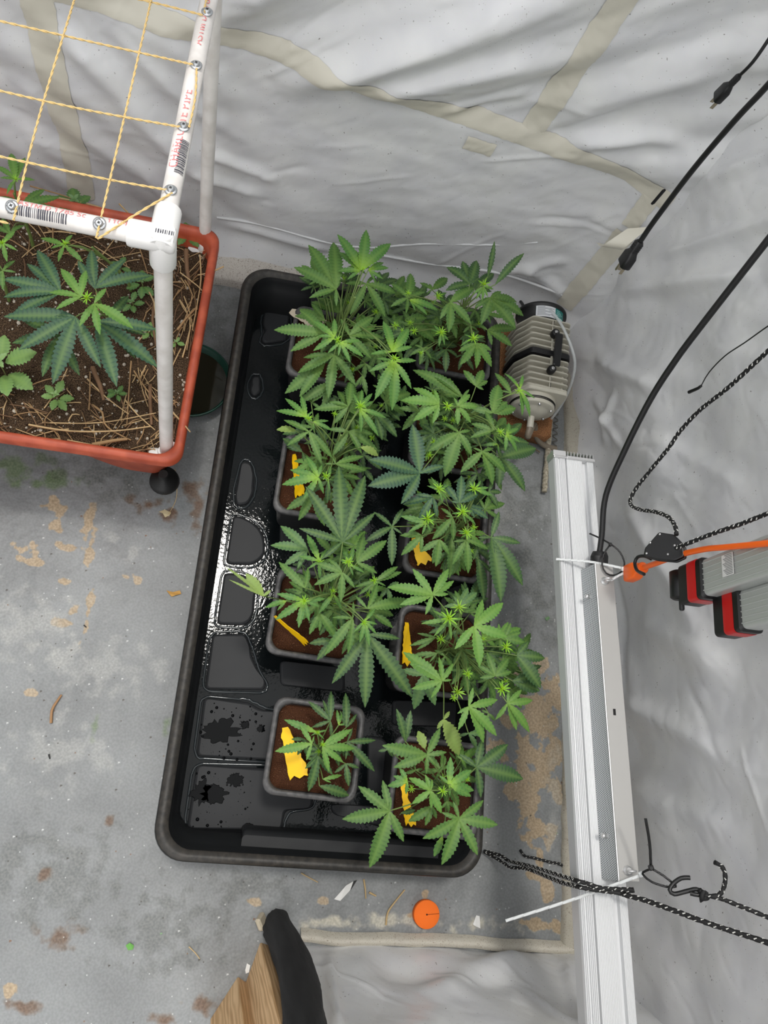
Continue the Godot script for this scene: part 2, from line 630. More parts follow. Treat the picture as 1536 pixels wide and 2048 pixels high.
func build_sheets() -> void:
	n_fold = noise(FastNoiseLite.TYPE_SIMPLEX_SMOOTH, 1.0, 11, 2)
	n_soft = noise(FastNoiseLite.TYPE_SIMPLEX_SMOOTH, 1.0, 23, 3)
	n_fine = noise(FastNoiseLite.TYPE_SIMPLEX_SMOOTH, 1.0, 31, 2)
	scatter_creases()
	var m := mat("white_sheeting", Color.WHITE, 0.32, 0.0, 0.5)
	m.albedo_texture = speckled(Color(0.85, 0.853, 0.857), Color(0.22, 0.2, 0.17), 1500, 5)
	m.uv1_scale = Vector3(1.25, 1.25, 1)
	var back := struct("wall_back", sheet(0, lines_of(-1.7, 0.62, -1.0, 0.62, 0.0065, 0.1), lines_of(0.0, 2.1, 0.0, 1.08, 0.0065, 0.1)), m)
	var right := struct("wall_right", sheet(1, lines_of(-0.82, 1.5, -0.82, 0.95, 0.007, 0.1), lines_of(0.0, 2.1, 0.0, 0.98, 0.007, 0.1)), m)
	var front := struct("wall_front", sheet(2, lines_of(-0.02, 0.64, -0.02, 0.64, 0.008, 0.1), lines_of(0.0, 2.1, 0.0, 0.75, 0.008, 0.1)), m)
	struct("wall_left", boxed(Vector3(0.03, 2.1, 3.0), Transform3D(Basis(), Vector3(-1.72, 1.05, 0.7))), m)
	# tape over the seams
	var cream := mat("cream_tape", Color(0.815, 0.80, 0.745), 0.42)
	tape(back, 0, Vector2(-0.80, 0.664), Vector2(-0.28, 0.652), 0.043, cream)
	tape(back, 0, Vector2(-0.30, 0.653), Vector2(0.22, 0.590), 0.043, cream)
	tape(back, 0, Vector2(0.20, 0.592), Vector2(0.565, 0.552), 0.045, cream)
	tape(back, 0, Vector2(0.225, 0.600), Vector2(0.262, 0.97), 0.052, cream)
	tape(back, 0, Vector2(-0.735, 0.66), Vector2(-0.735, 0.12), 0.058, cream)
	tape(back, 0, Vector2(-0.735, 0.97), Vector2(-0.735, 0.64), 0.058, cream)
	tape(back, 0, Vector2(0.527, 0.54), Vector2(0.530, 0.44), 0.034, cream)
	tape(back, 0, Vector2(0.532, 0.42), Vector2(0.522, 0.10), 0.044, cream)
	tape(back, 0, Vector2(0.10, 0.545), Vector2(0.165, 0.538), 0.035, cream, "tape_patch")
	# a loosened tape end that curls off the corner
	var st := mb()
	var rows := []
	for i in 13:
		var t := i / 12.0
		var row := PackedVector3Array()
		for k in 5:
			var e := k / 4.0 - 0.5
			row.append(Vector3(0.535 - 0.018 * sin(t * 4.2) - 0.05 * t + e * 0.045, 0.475 - 0.085 * t + e * 0.02, -0.735 + 0.03 * sin(t * 3.4) + 0.02 * e * t))
		rows.append(row)
	loft(st, rows, false, false, false, false)
	obj("peeling_tape", done(st), cream, back)
	# dark gap torn open in the corner
	st = mb(false)
	block(st, Vector3(0.010, 0.042, 0.005), Transform3D(Basis.from_euler(Vector3(0, 0.7, -0.1)), Vector3(0.523, 0.576, -0.733)), 0.001)
	obj("torn_gap", done(st), mat("gap_dark", Color(0.05, 0.05, 0.055), 0.9), back)
	# hems and cords pressed through the sheet
	var hem := mat("white_hem", Color(0.84, 0.845, 0.85), 0.4)
	for line in [[Vector3(-0.414, 0.137, -0.765), Vector3(-0.328, 0.139, -0.765), Vector3(-0.254, 0.139, -0.765), Vector3(-0.138, 0.129, -0.765), Vector3(-0.029, 0.135, -0.765), Vector3(0.107, 0.197, -0.765), Vector3(0.263, 0.24, -0.765), Vector3(0.369, 0.288, -0.765)],
			[Vector3(-0.13, 0.081, -0.745), Vector3(-0.017, 0.11, -0.75), Vector3(0.127, 0.122, -0.75), Vector3(0.325, 0.144, -0.75), Vector3(0.51, 0.137, -0.75)]]:
		st = mb()
		var pts := []
		for p: Vector3 in line:
			pts.append(back_at(p.x, p.y, -0.0012))
		tube(st, curve(pts, 0.02), 0.0036, -1.0, 10)
		obj("hem_cord", done(st), hem, back)
	# the turned-up foot of the front sheet
	st = mb()
	rows = []
	for i in 80:
		var x := lerpf(-0.01, 0.63, i / 79.0)
		var row := PackedVector3Array()
		for k in 6:
			var e := k / 5.0
			row.append(Vector3(x, 0.004 + 0.018 * sin(e * PI * 0.8) + 0.002 * n_fold.get_noise_2d(x * 20.0, e), 0.792 + 0.008 * n_fold.get_noise_2d(x * 4.0, 3.0) + e * 0.024))
		rows.append(row)
	loft(st, rows, false, false, false, false)
	var hm := mat("dirty_hem", Color(1, 1, 1), 0.6)
	hm.albedo_texture = speckled(Color(0.74, 0.72, 0.67), Color(0.3, 0.22, 0.14), 9000, 8, 512)
	hm.uv1_triplanar = true
	hm.uv1_scale = Vector3.ONE * 3.0
	obj("sheet_foot", done(st), hm, front)

# ------------------------------------------------------------------ floor
const FX := -1.72
const FZ := -0.85
const FS := 2.4

# worn patches: centre x, z, half sizes along x and z, kind 0 bare concrete, 1 soil, 2 algae, 3 pale scuff, 4 dark damp
func worn_spots() -> Array:
	return [
		[0.506, 0.232, 0.0391, 0.071, 0],
		[0.513, 0.314, 0.0582, 0.081, 0],
		[0.521, 0.417, 0.0572, 0.089, 0],
		[0.492, 0.497, 0.0371, 0.048, 0],
		[0.454, 0.226, 0.0151, 0.016, 0],
		[0.426, 0.334, 0.0272, 0.025, 0],
		[0.403, 0.404, 0.0351, 0.02, 0],
		[0.511, 0.571, 0.0321, 0.034, 0],
		[0.519, 0.634, 0.0091, 0.031, 0],
		[0.455, 0.489, 0.0301, 0.021, 0],
		[0.537, 0.695, 0.012, 0.03, 0],
		[0.507, 0.666, 0.017, 0.008, 0],
		[0.547, 0.504, 0.0231, 0.128, 3],
		[-0.591, -0.008, 0.01, 0.053, 0],
		[-0.575, 0.05, 0.0092, 0.0459, 0],
		[-0.607, 0.048, 0.0313, 0.0091, 0],
		[-0.71, 0.068, 0.0263, 0.0163, 0],
		[-0.679, 0.092, 0.0313, 0.0082, 0],
		[-0.717, 0.086, 0.0161, 0.0092, 0],
		[-0.552, 0.196, 0.0071, 0.0551, 0],
		[-0.579, 0.193, 0.013, 0.0112, 0],
		[-0.595, 0.218, 0.0202, 0.0082, 0],
		[-0.662, -0.034, 0.0303, 0.0143, 0],
		[-0.66, 0.002, 0.0151, 0.0122, 0],
		[-0.483, 0.102, 0.0132, 0.0081, 0],
		[-0.461, 0.105, 0.01, 0.0073, 0],
		[-0.613, 0.13, 0.0151, 0.0073, 0],
		[-0.635, 0.372, 0.0181, 0.0061, 0],
		[-0.672, -0.056, 0.0112, 0.0114, 0],
		[-0.477, 0.042, 0.0222, 0.0214, 3],
		[-0.526, 0.019, 0.0222, 0.0184, 3],
		[-0.464, -0.075, 0.0516, 0.0173, 1],
		[-0.426, -0.056, 0.0283, 0.0243, 1],
		[-0.51, -0.081, 0.0222, 0.0122, 1],
		[-0.367, -0.121, 0.0293, 0.0375, 1],
		[-0.353, -0.066, 0.0141, 0.0365, 1],
		[-0.483, 0.825, 0.042, 0.0204, 1],
		[-0.531, 0.947, 0.045, 0.0112, 1],
		[-0.175, 0.938, 0.039, 0.0173, 1],
		[-0.258, 0.965, 0.029, 0.0091, 1],
		[-0.774, -0.126, 0.0861, 0.0359, 2],
		[-0.682, -0.104, 0.0546, 0.0245, 2],
		[-0.492, 0.426, 0.0081, 0.0304, 2],
		[-0.347, 0.424, 0.012, 0.0253, 2],
		[-0.665, 0.231, 0.0915, 0.0757, 3],
		[-0.506, 0.301, 0.1267, 0.0641, 3],
		[-0.552, 0.482, 0.0993, 0.0602, 3],
		[-0.589, -0.143, 0.1124, 0.0306, 4],
		[-0.545, -0.088, 0.0668, 0.0367, 4],
		[-0.352, -0.51, 0.0632, 0.2202, 4],
		[0.401, -0.017, 0.1351, 0.0761, 4],
		[0.451, -0.183, 0.0829, 0.12, 4],
		[0.484, 0.1, 0.0795, 0.074, 4],
		[-0.124, 0.727, 0.1261, 0.0283, 4],
		[-0.523, 0.72, 0.1442, 0.0908, 4],
		[-0.284, 0.809, 0.1191, 0.071, 4],
		[0.202, 0.775, 0.1572, 0.015, 5],
		[0.051, 0.781, 0.0641, 0.013, 5],
		[0.427, 0.77, 0.1171, 0.014, 5],
		[0.268, 0.757, 0.033, 0.01, 0],
		[0.025, 0.739, 0.013, 0.0081, 0],
		[-0.121, 0.746, 0.018, 0.011, 0],
		[0.254, 0.719, 0.0091, 0.0091, 0],
		[0.521, 0.766, 0.0711, 0.01, 0],
		[0.382, -0.187, 0.0414, 0.027, 3],
		[0.395, -0.216, 0.0141, 0.024, 3],
		[0.432, 0.106, 0.0151, 0.074, 3],
		[-0.554, 0.922, 0.012, 0.0122, 0],
		[-0.533, 0.72, 0.014, 0.0133, 1],
		[-0.432, 0.611, 0.0081, 0.0091, 1],
	]

func floor_texture() -> ImageTexture:
	var n := 1200
	var im := Image.create(n, n, false, Image.FORMAT_RGB8)
	var coarse := noise(FastNoiseLite.TYPE_SIMPLEX_SMOOTH, 0.008, 3, 5).get_image(n, n).get_data()
	var ragged := noise(FastNoiseLite.TYPE_SIMPLEX_SMOOTH, 0.035, 4, 5).get_image(n, n).get_data()
	var grit := noise(FastNoiseLite.TYPE_SIMPLEX, 0.28, 6, 2).get_image(n, n).get_data()
	var col := PackedColorArray()
	col.resize(n * n)
	for j in n:
		for i in n:
			var k := j * n + i
			var a := coarse[k] / 255.0 - 0.5
			var g := grit[k] / 255.0 - 0.5
			var v := 0.495 + a * 0.10 + g * 0.07
			col[k] = Color(v * 0.975, v * 0.995, v)
	var tones := [Color(0.62, 0.55, 0.45), Color(0.36, 0.25, 0.17), Color(0.33, 0.42, 0.25), Color(0.66, 0.66, 0.64), Color(0.36, 0.37, 0.36), Color(0.72, 0.70, 0.64)]
	for s in worn_spots():
		var soft: float = [0.0, 0.5, 0.8, 1.1, 0.9, 0.3][s[4]]
		var rx: float = s[2] * 1.6
		var rz: float = s[3] * 1.6
		for j in range(maxi(0, int((s[1] - rz - FZ) / FS * n)), mini(n, int((s[1] + rz - FZ) / FS * n))):
			for i in range(maxi(0, int((s[0] - rx - FX) / FS * n)), mini(n, int((s[0] + rx - FX) / FS * n))):
				var k := j * n + i
				var dx: float = ((i + 0.5) / n * FS + FX - s[0]) / s[2]
				var dz: float = ((j + 0.5) / n * FS + FZ - s[1]) / s[3]
				var q := 1.0 - sqrt(dx * dx + dz * dz) + (ragged[k] / 255.0 - 0.5) * 2.4
				if q > 0.0:
					var t := clampf(q * (1.2 if soft > 0.0 else 6.0), 0.0, 1.0) * (1.0 - soft * 0.55)
					var g := grit[k] / 255.0 - 0.5
					var tone: Color = tones[s[4]]
					var c := Color(tone.r + g * 0.18, tone.g + g * 0.17, tone.b + g * 0.16)
					col[k] = col[k].lerp(c, t)
	for j in n:
		for i in n:
			im.set_pixel(i, j, col[j * n + i])
	# flakes, crumbs and scratches
	var r := RandomNumberGenerator.new()
	r.seed = 77
	for q in 2600:
		var x := r.randi_range(2, n - 4)
		var y := r.randi_range(2, n - 4)
		var c := Color(0.80, 0.81, 0.80) if q % 3 else Color(0.2, 0.18, 0.15)
		if q % 17 == 0:
			c = Color(0.42, 0.26, 0.15)
		if q % 61 == 0:
			c = Color(0.45, 0.62, 0.42)
		im.set_pixel(x, y, c)
		if q % 5 == 0:
			im.set_pixel(x + 1, y, c)
			im.set_pixel(x, y + 1, c.lerp(im.get_pixel(x, y + 1), 0.5))
	return ImageTexture.create_from_image(im)

func build_floor() -> void:
	var m := mat("painted_concrete", Color.WHITE, 0.5, 0.0, 0.5)
	m.albedo_texture = floor_texture()
	m.heightmap_enabled = true
	m.heightmap_texture = noise_tex(0.03, 9, 5, 1024)
	m.heightmap_scale = 0.35
	m.texture_repeat = false
	var st := mb(false)
	var a := Vector3(FX, 0, FZ)
	for p in [[0, 0], [1, 0], [1, 1], [0, 0], [1, 1], [0, 1]]:
		st.set_uv(Vector2(p[0], p[1]))
		st.add_vertex(a + Vector3(p[0] * FS, 0, p[1] * FS))
	for f in [[Vector3(0, 0, 0), Vector3(FS, 0, 0)], [Vector3(FS, 0, 0), Vector3(FS, 0, FS)], [Vector3(FS, 0, FS), Vector3(0, 0, FS)], [Vector3(0, 0, FS), Vector3(0, 0, 0)]]:
		st.set_uv(Vector2(0.5, 0.5))
		quad(st, a + f[0], a + f[0] + Vector3.DOWN * 0.1, a + f[1] + Vector3.DOWN * 0.1, a + f[1])
	struct("floor", done(st), m)
	# concrete curb under the back sheet, whitewashed and dirty
	var cm := mat("whitewashed_curb", Color.WHITE, 0.8)
	cm.albedo_texture = speckled(Color(0.77, 0.75, 0.72), Color(0.28, 0.2, 0.13), 14000, 15, 512)
	cm.uv1_triplanar = true
	cm.uv1_scale = Vector3.ONE * 2.2
	st = mb()
	var rows := []
	for i in 160:
		var x := lerpf(-1.7, 0.60, i / 159.0)
		var row := PackedVector3Array()
		for p in [[-0.692, -0.01], [-0.694, 0.024], [-0.702, 0.032], [-0.735, 0.036], [-0.83, 0.04]]:
			row.append(Vector3(x, p[1] + 0.005 * n_soft.get_noise_2d(x * 14.0, p[0] * 30.0), p[0] + 0.006 * n_soft.get_noise_2d(x * 9.0, p[1] * 40.0)))
		rows.append(row)
	loft(st, rows, false, false, false, false)
	struct("baseboard_back", done(st), cm)
	st = mb()
	rows = []
	for i in 160:
		var z := lerpf(-0.70, 1.2, i / 159.0)
		var row := PackedVector3Array()
		for p in [[0.570, -0.01], [0.571, 0.012], [0.578, 0.018], [0.60, 0.02], [0.66, 0.022]]:
			row.append(Vector3(p[0] + 0.006 * n_soft.get_noise_2d(z * 9.0, p[1] * 40.0), p[1] + 0.003 * n_soft.get_noise_2d(z * 14.0, p[0] * 30.0), z))
		rows.append(row)
	loft(st, rows, false, false, false, false)
	var gm := mat("grey_curb", Color.WHITE, 0.8)
	gm.albedo_texture = speckled(Color(0.66, 0.64, 0.59), Color(0.34, 0.3, 0.25), 9000, 16, 512)
	gm.uv1_triplanar = true
	gm.uv1_scale = Vector3.ONE * 2.2
	struct("baseboard_right", done(st), gm)

# ------------------------------------------------------------------ tray, water, pots
func pad(parent: Node, poly: Array, r: float, m: Material) -> void:
	var st := mb()
	slab(st, rounded(poly, r), 0.026, 0.046, 0.004)
	obj("raised_pad", done(st), m, parent)

func tray_pads() -> Array:
	return [
		[[Vector2(-0.27, -0.063), Vector2(-0.254, -0.064), Vector2(-0.227, -0.056), Vector2(-0.206, -0.042), Vector2(-0.193, -0.023), Vector2(-0.188, -0.004), Vector2(-0.186, 0.019), Vector2(-0.197, 0.036), Vector2(-0.213, 0.047), Vector2(-0.263, 0.052), Vector2(-0.271, 0.047)], 0.008],
		[[Vector2(-0.271, 0.076), Vector2(-0.26, 0.072), Vector2(-0.227, 0.072), Vector2(-0.205, 0.083), Vector2(-0.195, 0.102), Vector2(-0.194, 0.131), Vector2(-0.193, 0.16), Vector2(-0.2, 0.178), Vector2(-0.214, 0.187), Vector2(-0.265, 0.191), Vector2(-0.271, 0.186)], 0.008],
		[[Vector2(-0.277, 0.215), Vector2(-0.208, 0.205), Vector2(-0.194, 0.225), Vector2(-0.186, 0.249), Vector2(-0.168, 0.283), Vector2(-0.146, 0.306), Vector2(-0.148, 0.323), Vector2(-0.275, 0.333)], 0.008],
		[[Vector2(-0.275, 0.351), Vector2(-0.178, 0.352), Vector2(-0.15, 0.365), Vector2(-0.109, 0.366), Vector2(-0.096, 0.467), Vector2(-0.272, 0.472)], 0.010],
		[[Vector2(-0.269, 0.489), Vector2(-0.094, 0.484), Vector2(-0.021, 0.501), Vector2(-0.015, 0.557), Vector2(-0.073, 0.566), Vector2(-0.077, 0.606), Vector2(-0.27, 0.613)], 0.010],
		[[Vector2(-0.269, -0.202), Vector2(-0.248, -0.201), Vector2(-0.236, -0.173), Vector2(-0.231, -0.125), Vector2(-0.241, -0.096), Vector2(-0.266, -0.089), Vector2(-0.273, -0.114)], 0.010],
		[[Vector2(-0.272, -0.429), Vector2(-0.255, -0.432), Vector2(-0.247, -0.388), Vector2(-0.26, -0.373), Vector2(-0.274, -0.382), Vector2(-0.275, -0.416)], 0.012],
		[[Vector2(-0.267, -0.618), Vector2(-0.203, -0.618), Vector2(-0.201, -0.544), Vector2(-0.255, -0.523), Vector2(-0.267, -0.533), Vector2(-0.259, -0.558), Vector2(-0.268, -0.581)], 0.008],
		[[Vector2(0.09, 0.398), Vector2(0.124, 0.4), Vector2(0.149, 0.425), Vector2(0.156, 0.518), Vector2(0.1, 0.517)], 0.010],
		[[Vector2(0.021, 0.546), Vector2(0.13, 0.543), Vector2(0.334, 0.558), Vector2(0.33, 0.587), Vector2(0.156, 0.589), Vector2(0.028, 0.566)], 0.010],
		[[Vector2(0.14, 0.317), Vector2(0.317, 0.306), Vector2(0.319, 0.362), Vector2(0.144, 0.372)], 0.010],
		[[Vector2(0.137, 0.039), Vector2(0.323, 0.022), Vector2(0.324, 0.059), Vector2(0.14, 0.075)], 0.010],
		[[Vector2(-0.163, -0.08), Vector2(-0.008, -0.09), Vector2(0, -0.004), Vector2(-0.153, 0.004)], 0.012],
		[[Vector2(-0.122, 0.255), Vector2(0.025, 0.256), Vector2(0.031, 0.311), Vector2(-0.115, 0.309)], 0.012]]

func build_tray() -> void:
	var plastic := mat("black_plastic", Color(0.11, 0.115, 0.12), 0.42, 0.0, 0.32)
	bump(plastic, 0.006, 61, 0.10, 1.5)
	var dusty := mat("dusty_black_rim", Color.WHITE, 0.55)
	mottled(dusty, Color(0.12, 0.115, 0.105), Color(0.22, 0.205, 0.185), 0.03, 62, 4.0)
	var t := thing("flood_tray", "long black plastic flood tray with rounded rim, holding nine square pots", "tray")
	var st := mb()
	var rings := []
	for q in [[0.285, 0.610, 0.04, 0.004], [0.298, 0.632, 0.05, 0.118], [0.318, 0.652, 0.052, 0.122], [0.322, 0.657, 0.055, 0.126], [0.328, 0.663, 0.062, 0.150], [0.326, 0.661, 0.062, 0.159]]:
		rings.append(rrect(0, 0, q[0], q[1], q[2], q[3], 8))
	loft(st, rings, true, false)
	rings = []
	for q in [[0.303, 0.640, 0.050, 0.160], [0.300, 0.634, 0.050, 0.150], [0.299, 0.628, 0.05, 0.128], [0.296, 0.620, 0.05, 0.122], [0.294, 0.614, 0.045, 0.05], [0.290, 0.608, 0.04, 0.034], [0.282, 0.600, 0.035, 0.028]]:
		rings.append(rrect(0, 0, q[0], q[1], q[2], q[3], 8))
	loft(st, rings, false, true)
	obj("basin", done(st), plastic, t)
	st = mb()
	rings = []
	for q in [[0.326, 0.661, 0.062, 0.158], [0.322, 0.657, 0.058, 0.1655], [0.316, 0.652, 0.055, 0.168], [0.310, 0.647, 0.053, 0.1665], [0.303, 0.640, 0.050, 0.159]]:
		rings.append(rrect(0, 0, q[0], q[1], q[2], q[3], 8))
	loft(st, rings, false, false)
	obj("rim", done(st), dusty, t)
	# stepped reinforcement on the short inner walls
	for s in [-1.0, 1.0]:
		st = mb()
		rings = []
		for q in [[0.02, 0.0], [0.125, 0.0], [0.132, 0.004], [0.136, 0.012]]:
			var r := PackedVector3Array()
			for p in rrect(0.04, s * (0.612 + q[1]), 0.20, 0.014, 0.008, q[0], 4):
				r.append(p)
			rings.append(r)
		loft(st, rings)
		obj("wall_step", done(st), plastic, t)
	var pm := mat("pad_plastic", Color(0.17, 0.175, 0.183), 0.5, 0.0, 0.32)
	bump(pm, 0.006, 63, 0.05, 2.0)
	for q in tray_pads():
		pad(t, q[0], q[1], pm)
	# shallow water between the pads, drawn up in a bead round each
	var water := mat("water", Color(0.055, 0.07, 0.075), 0.05, 0.0, 0.3)
	bump(water, 0.03, 64, 0.013, 6.0)
	st = mb()
	var n := 90
	for j in n * 2 + 1:
		for i in n + 1:
			var x := lerpf(-0.291, 0.291, float(i) / n)
			var z := lerpf(-0.609, 0.609, float(j) / (n * 2.0))
			st.add_vertex(Vector3(x, 0.0395 + 0.00022 * n_fold.get_noise_2d(x * 9.0, z * 9.0), z))
	for j in n * 2:
		for i in n:
			var a := j * (n + 1) + i
			for k in [a, a + 1, a + n + 2, a, a + n + 2, a + n + 1]:
				st.add_index(k)
	st.generate_normals()
	var w := put("standing_water", st.commit(), water)
	w.set_meta("kind", "stuff")
	tag(w, "shallow clear water standing in the channels of the black tray", "water")
	var bead := mat("water_bead", Color(0.16, 0.18, 0.19), 0.05, 0.0, 0.5)
	for q in tray_pads().slice(0, 8):
		st = mb()
		var ring := PackedVector3Array()
		var c := Vector2.ZERO
		for p in q[0]:
			c += p
		c /= q[0].size()
		var poly := rounded(q[0], 0.02, 5)
		for i in poly.size() + 1:
			var p: Vector2 = poly[i % poly.size()]
			p += (p - c).normalized() * (0.0065 + 0.0025 * n_fine.get_noise_2d(i * 0.7, c.y * 40.0))
			ring.append(Vector3(p.x, 0.0395, p.y))
		tube(st, ring, 0.0028, -1.0, 8)
		obj("bead", done(st), bead, w)
	# splashes and drops lying on the two nearest pads
	var wet := mat("splash", Color(0.03, 0.035, 0.04), 0.05, 0.0, 0.22)
	for q in [[Vector2(-0.231, 0.417), 0.042, 0.030, "largest dark splash, spread over the second pad from the tray front"], [Vector2(-0.252, 0.542), 0.020, 0.026, "small dark splash at left of nearest pad"], [Vector2(-0.225, 0.545), 0.030, 0.022, "round dark splash on nearest pad, its spiky edge towards the front"], [Vector2(-0.18, 0.4), 0.012, 0.010, "little splash right of the largest one, nearer the pot"], [Vector2(-0.186, 0.513), 0.018, 0.016, "ragged splash on nearest pad towards the pot"], [Vector2(-0.146, 0.599), 0.012, 0.005, "thin wet smear at the very front edge of nearest pad"], [Vector2(-0.145, 0.405), 0.010, 0.009, "little wet ring touching the front left pot"]]:
		var c: Vector2 = q[0]
		var poly := []
		for k in 44:
			var a := TAU * k / 44.0
			var r := 0.85 + 0.45 * n_soft.get_noise_2d(cos(a) * 1.7 + c.x * 90.0, sin(a) * 1.7 + c.y * 70.0) + rng.randf_range(-0.12, 0.12)
			poly.append(c + Vector2(cos(a) * q[1], sin(a) * q[2]) * r)
		st = mb()
		slab(st, poly, 0.0455, 0.0472, 0.0008)
		var s := obj("splash", done(st), wet)
		tag(s, q[3], "splash")
	st = mb()
	for k in 150:
		var q := rng.randi() % 2
		var x := rng.randf_range(-0.275, -0.145)
		var z := rng.randf_range(0.36, 0.48) if q == 0 else rng.randf_range(0.50, 0.61)
		var r := 0.0006 + pow(rng.randf(), 4.0) * 0.0035
		lathe(st, [Vector2(r, 0.0), Vector2(r * 0.92, r * 0.35), Vector2(r * 0.55, r * 0.62), Vector2(r * 0.15, r * 0.7)], 8, Transform3D(Basis(), Vector3(x, 0.0458, z)))
	var dr := obj("water_drops", done(st), wet)
	dr.set_meta("kind", "stuff")
	tag(dr, "fine drops of water scattered on the two front left tray pads", "drops")

func square_pot(at: Vector3, turn: float, label: String, half := 0.0925) -> Node3D:
	var m := mat("pot_plastic", Color(0.20, 0.20, 0.205), 0.45)
	var rimm := mat("pot_rim", Color.WHITE, 0.5)
	if rimm.albedo_texture == null:
		mottled(rimm, Color(0.22, 0.22, 0.225), Color(0.34, 0.335, 0.33), 0.02, 71, 5.0)
	var t := thing("nursery_pot", label, "pot", at, "")
	t.rotation.y = turn
	var st := mb()
	var rings := []
	var b := half * 0.82
	for q in [[b - 0.004, 0.0], [b, 0.004], [half - 0.007, 0.148], [half - 0.003, 0.150], [half - 0.003, 0.160]]:
		rings.append(rrect(0, 0, q[0], q[0], 0.022, q[1]))
	loft(st, rings, true, false)
	rings = []
	for q in [[half - 0.012, 0.163], [half - 0.013, 0.10]]:
		rings.append(rrect(0, 0, q[0], q[0], 0.018, q[1]))
	loft(st, rings, false, false)
	obj("body", done(st), m, t)
	st = mb()
	rings = []
	for q in [[half - 0.003, 0.152], [half, 0.154], [half, 0.163], [half - 0.002, 0.166], [half - 0.008, 0.167], [half - 0.011, 0.164], [half - 0.0125, 0.150]]:
		rings.append(rrect(0, 0, q[0], q[0], 0.024, q[1]))
	loft(st, rings, false, false)
	obj("rim", done(st), rimm, t)
	var coir := mat("coir", Color.WHITE, 0.95, 0.0, 0.2)
	if coir.albedo_texture == null:
		mottled(coir, Color(0.16, 0.10, 0.07), Color(0.36, 0.23, 0.155), 0.16, 72, 6.0)
	st = mb()
	rings = []
	for q in [[1.0, 0.0], [0.8, 0.003], [0.6, 0.005], [0.4, 0.004], [0.2, 0.005], [0.05, 0.005]]:
		var r := PackedVector3Array()
		for p in rrect(0, 0, (half - 0.012) * q[0], (half - 0.012) * q[0], 0.018 * q[0], 0.148 + q[1], 8):
			r.append(p + Vector3.UP * 0.0035 * n_soft.get_noise_2d((p.x + at.x) * 70.0, (p.z + at.z) * 70.0))
		rings.append(r)
	loft(st, rings, false, true)
	var so := obj("soil", done(st), coir, t)
	st = mb(false)
	for k in 170:
		var p := Vector3(rng.randf_range(-1, 1) * (half - 0.016), 0.1535 + rng.randf() * 0.002, rng.randf_range(-1, 1) * (half - 0.016))
		var d := Vector3(rng.randf_range(-1, 1), rng.randf_range(-0.2, 0.5), rng.randf_range(-1, 1)) * rng.randf_range(0.0012, 0.0035)
		tube(st, PackedVector3Array([p, p + d]), rng.randf_range(0.0004, 0.0011), -1.0, 4)
	var fib := obj("coir_fibres", done(st), mat("coir_fibre", Color(0.40, 0.26, 0.17), 0.9), so)
	fib.set_meta("kind", "stuff")
	return t

# a plant tag snapped off from a sheet: ragged outline in its own plane
func ragged_tag(label: String, outline: Array, xf: Transform3D, m: Material) -> void:
	var st := mb(false)
	var fl := PackedVector2Array()
	for p in outline:
		fl.append(p)
	var th := 0.0011
	var ids := Geometry2D.triangulate_polygon(fl)
	for s in [-1.0, 1.0]:
		for k in range(0, ids.size(), 3):
			var q := []
			for e in 3:
				var p := fl[ids[k + e]]
				q.append(xf * Vector3(p.x, p.y, s * th / 2 + 0.004 * sin(p.y * 30.0)))
			if s > 0:
				tri(st, q[0], q[2], q[1])
			else:
				tri(st, q[0], q[1], q[2])
	for k in fl.size():
		var a := fl[k]
		var b := fl[(k + 1) % fl.size()]
		var wa := 0.004 * sin(a.y * 30.0)
		var wb := 0.004 * sin(b.y * 30.0)
		quad(st, xf * Vector3(a.x, a.y, wa - th / 2), xf * Vector3(b.x, b.y, wb - th / 2), xf * Vector3(b.x, b.y, wb + th / 2), xf * Vector3(a.x, a.y, wa + th / 2))
	tag(obj("plant_tag", done(st), m), label, "plant tag", "")

func tag_outline(l: float, w: float, sd: int) -> Array:
	var r := RandomNumberGenerator.new()
	r.seed = sd
	var out := []
	var n := 16
	for k in n + 1:
		var t := float(k) / n
		var e := w * (0.32 + 0.34 * smoothstep(0.25, 0.9, t)) * (0.5 + 0.5 * minf(1.0, t * 6.0)) + r.randf_range(-0.002, 0.002)
		out.append(Vector2(e, (t - 0.5) * l))
	for k in 4:
		out.append(Vector2(w * (0.45 - 0.25 * k), l * 0.5 + (0.004 if k % 2 else -0.004) + r.randf_range(-0.002, 0.002)))
	for k in n + 1:
		var t := 1.0 - float(k) / n
		var e := w * (0.25 + 0.08 * smoothstep(0.25, 0.9, t)) * (0.5 + 0.5 * minf(1.0, t * 6.0)) + r.randf_range(-0.0015, 0.0015)
		out.append(Vector2(-e, (t - 0.5) * l))
	return out

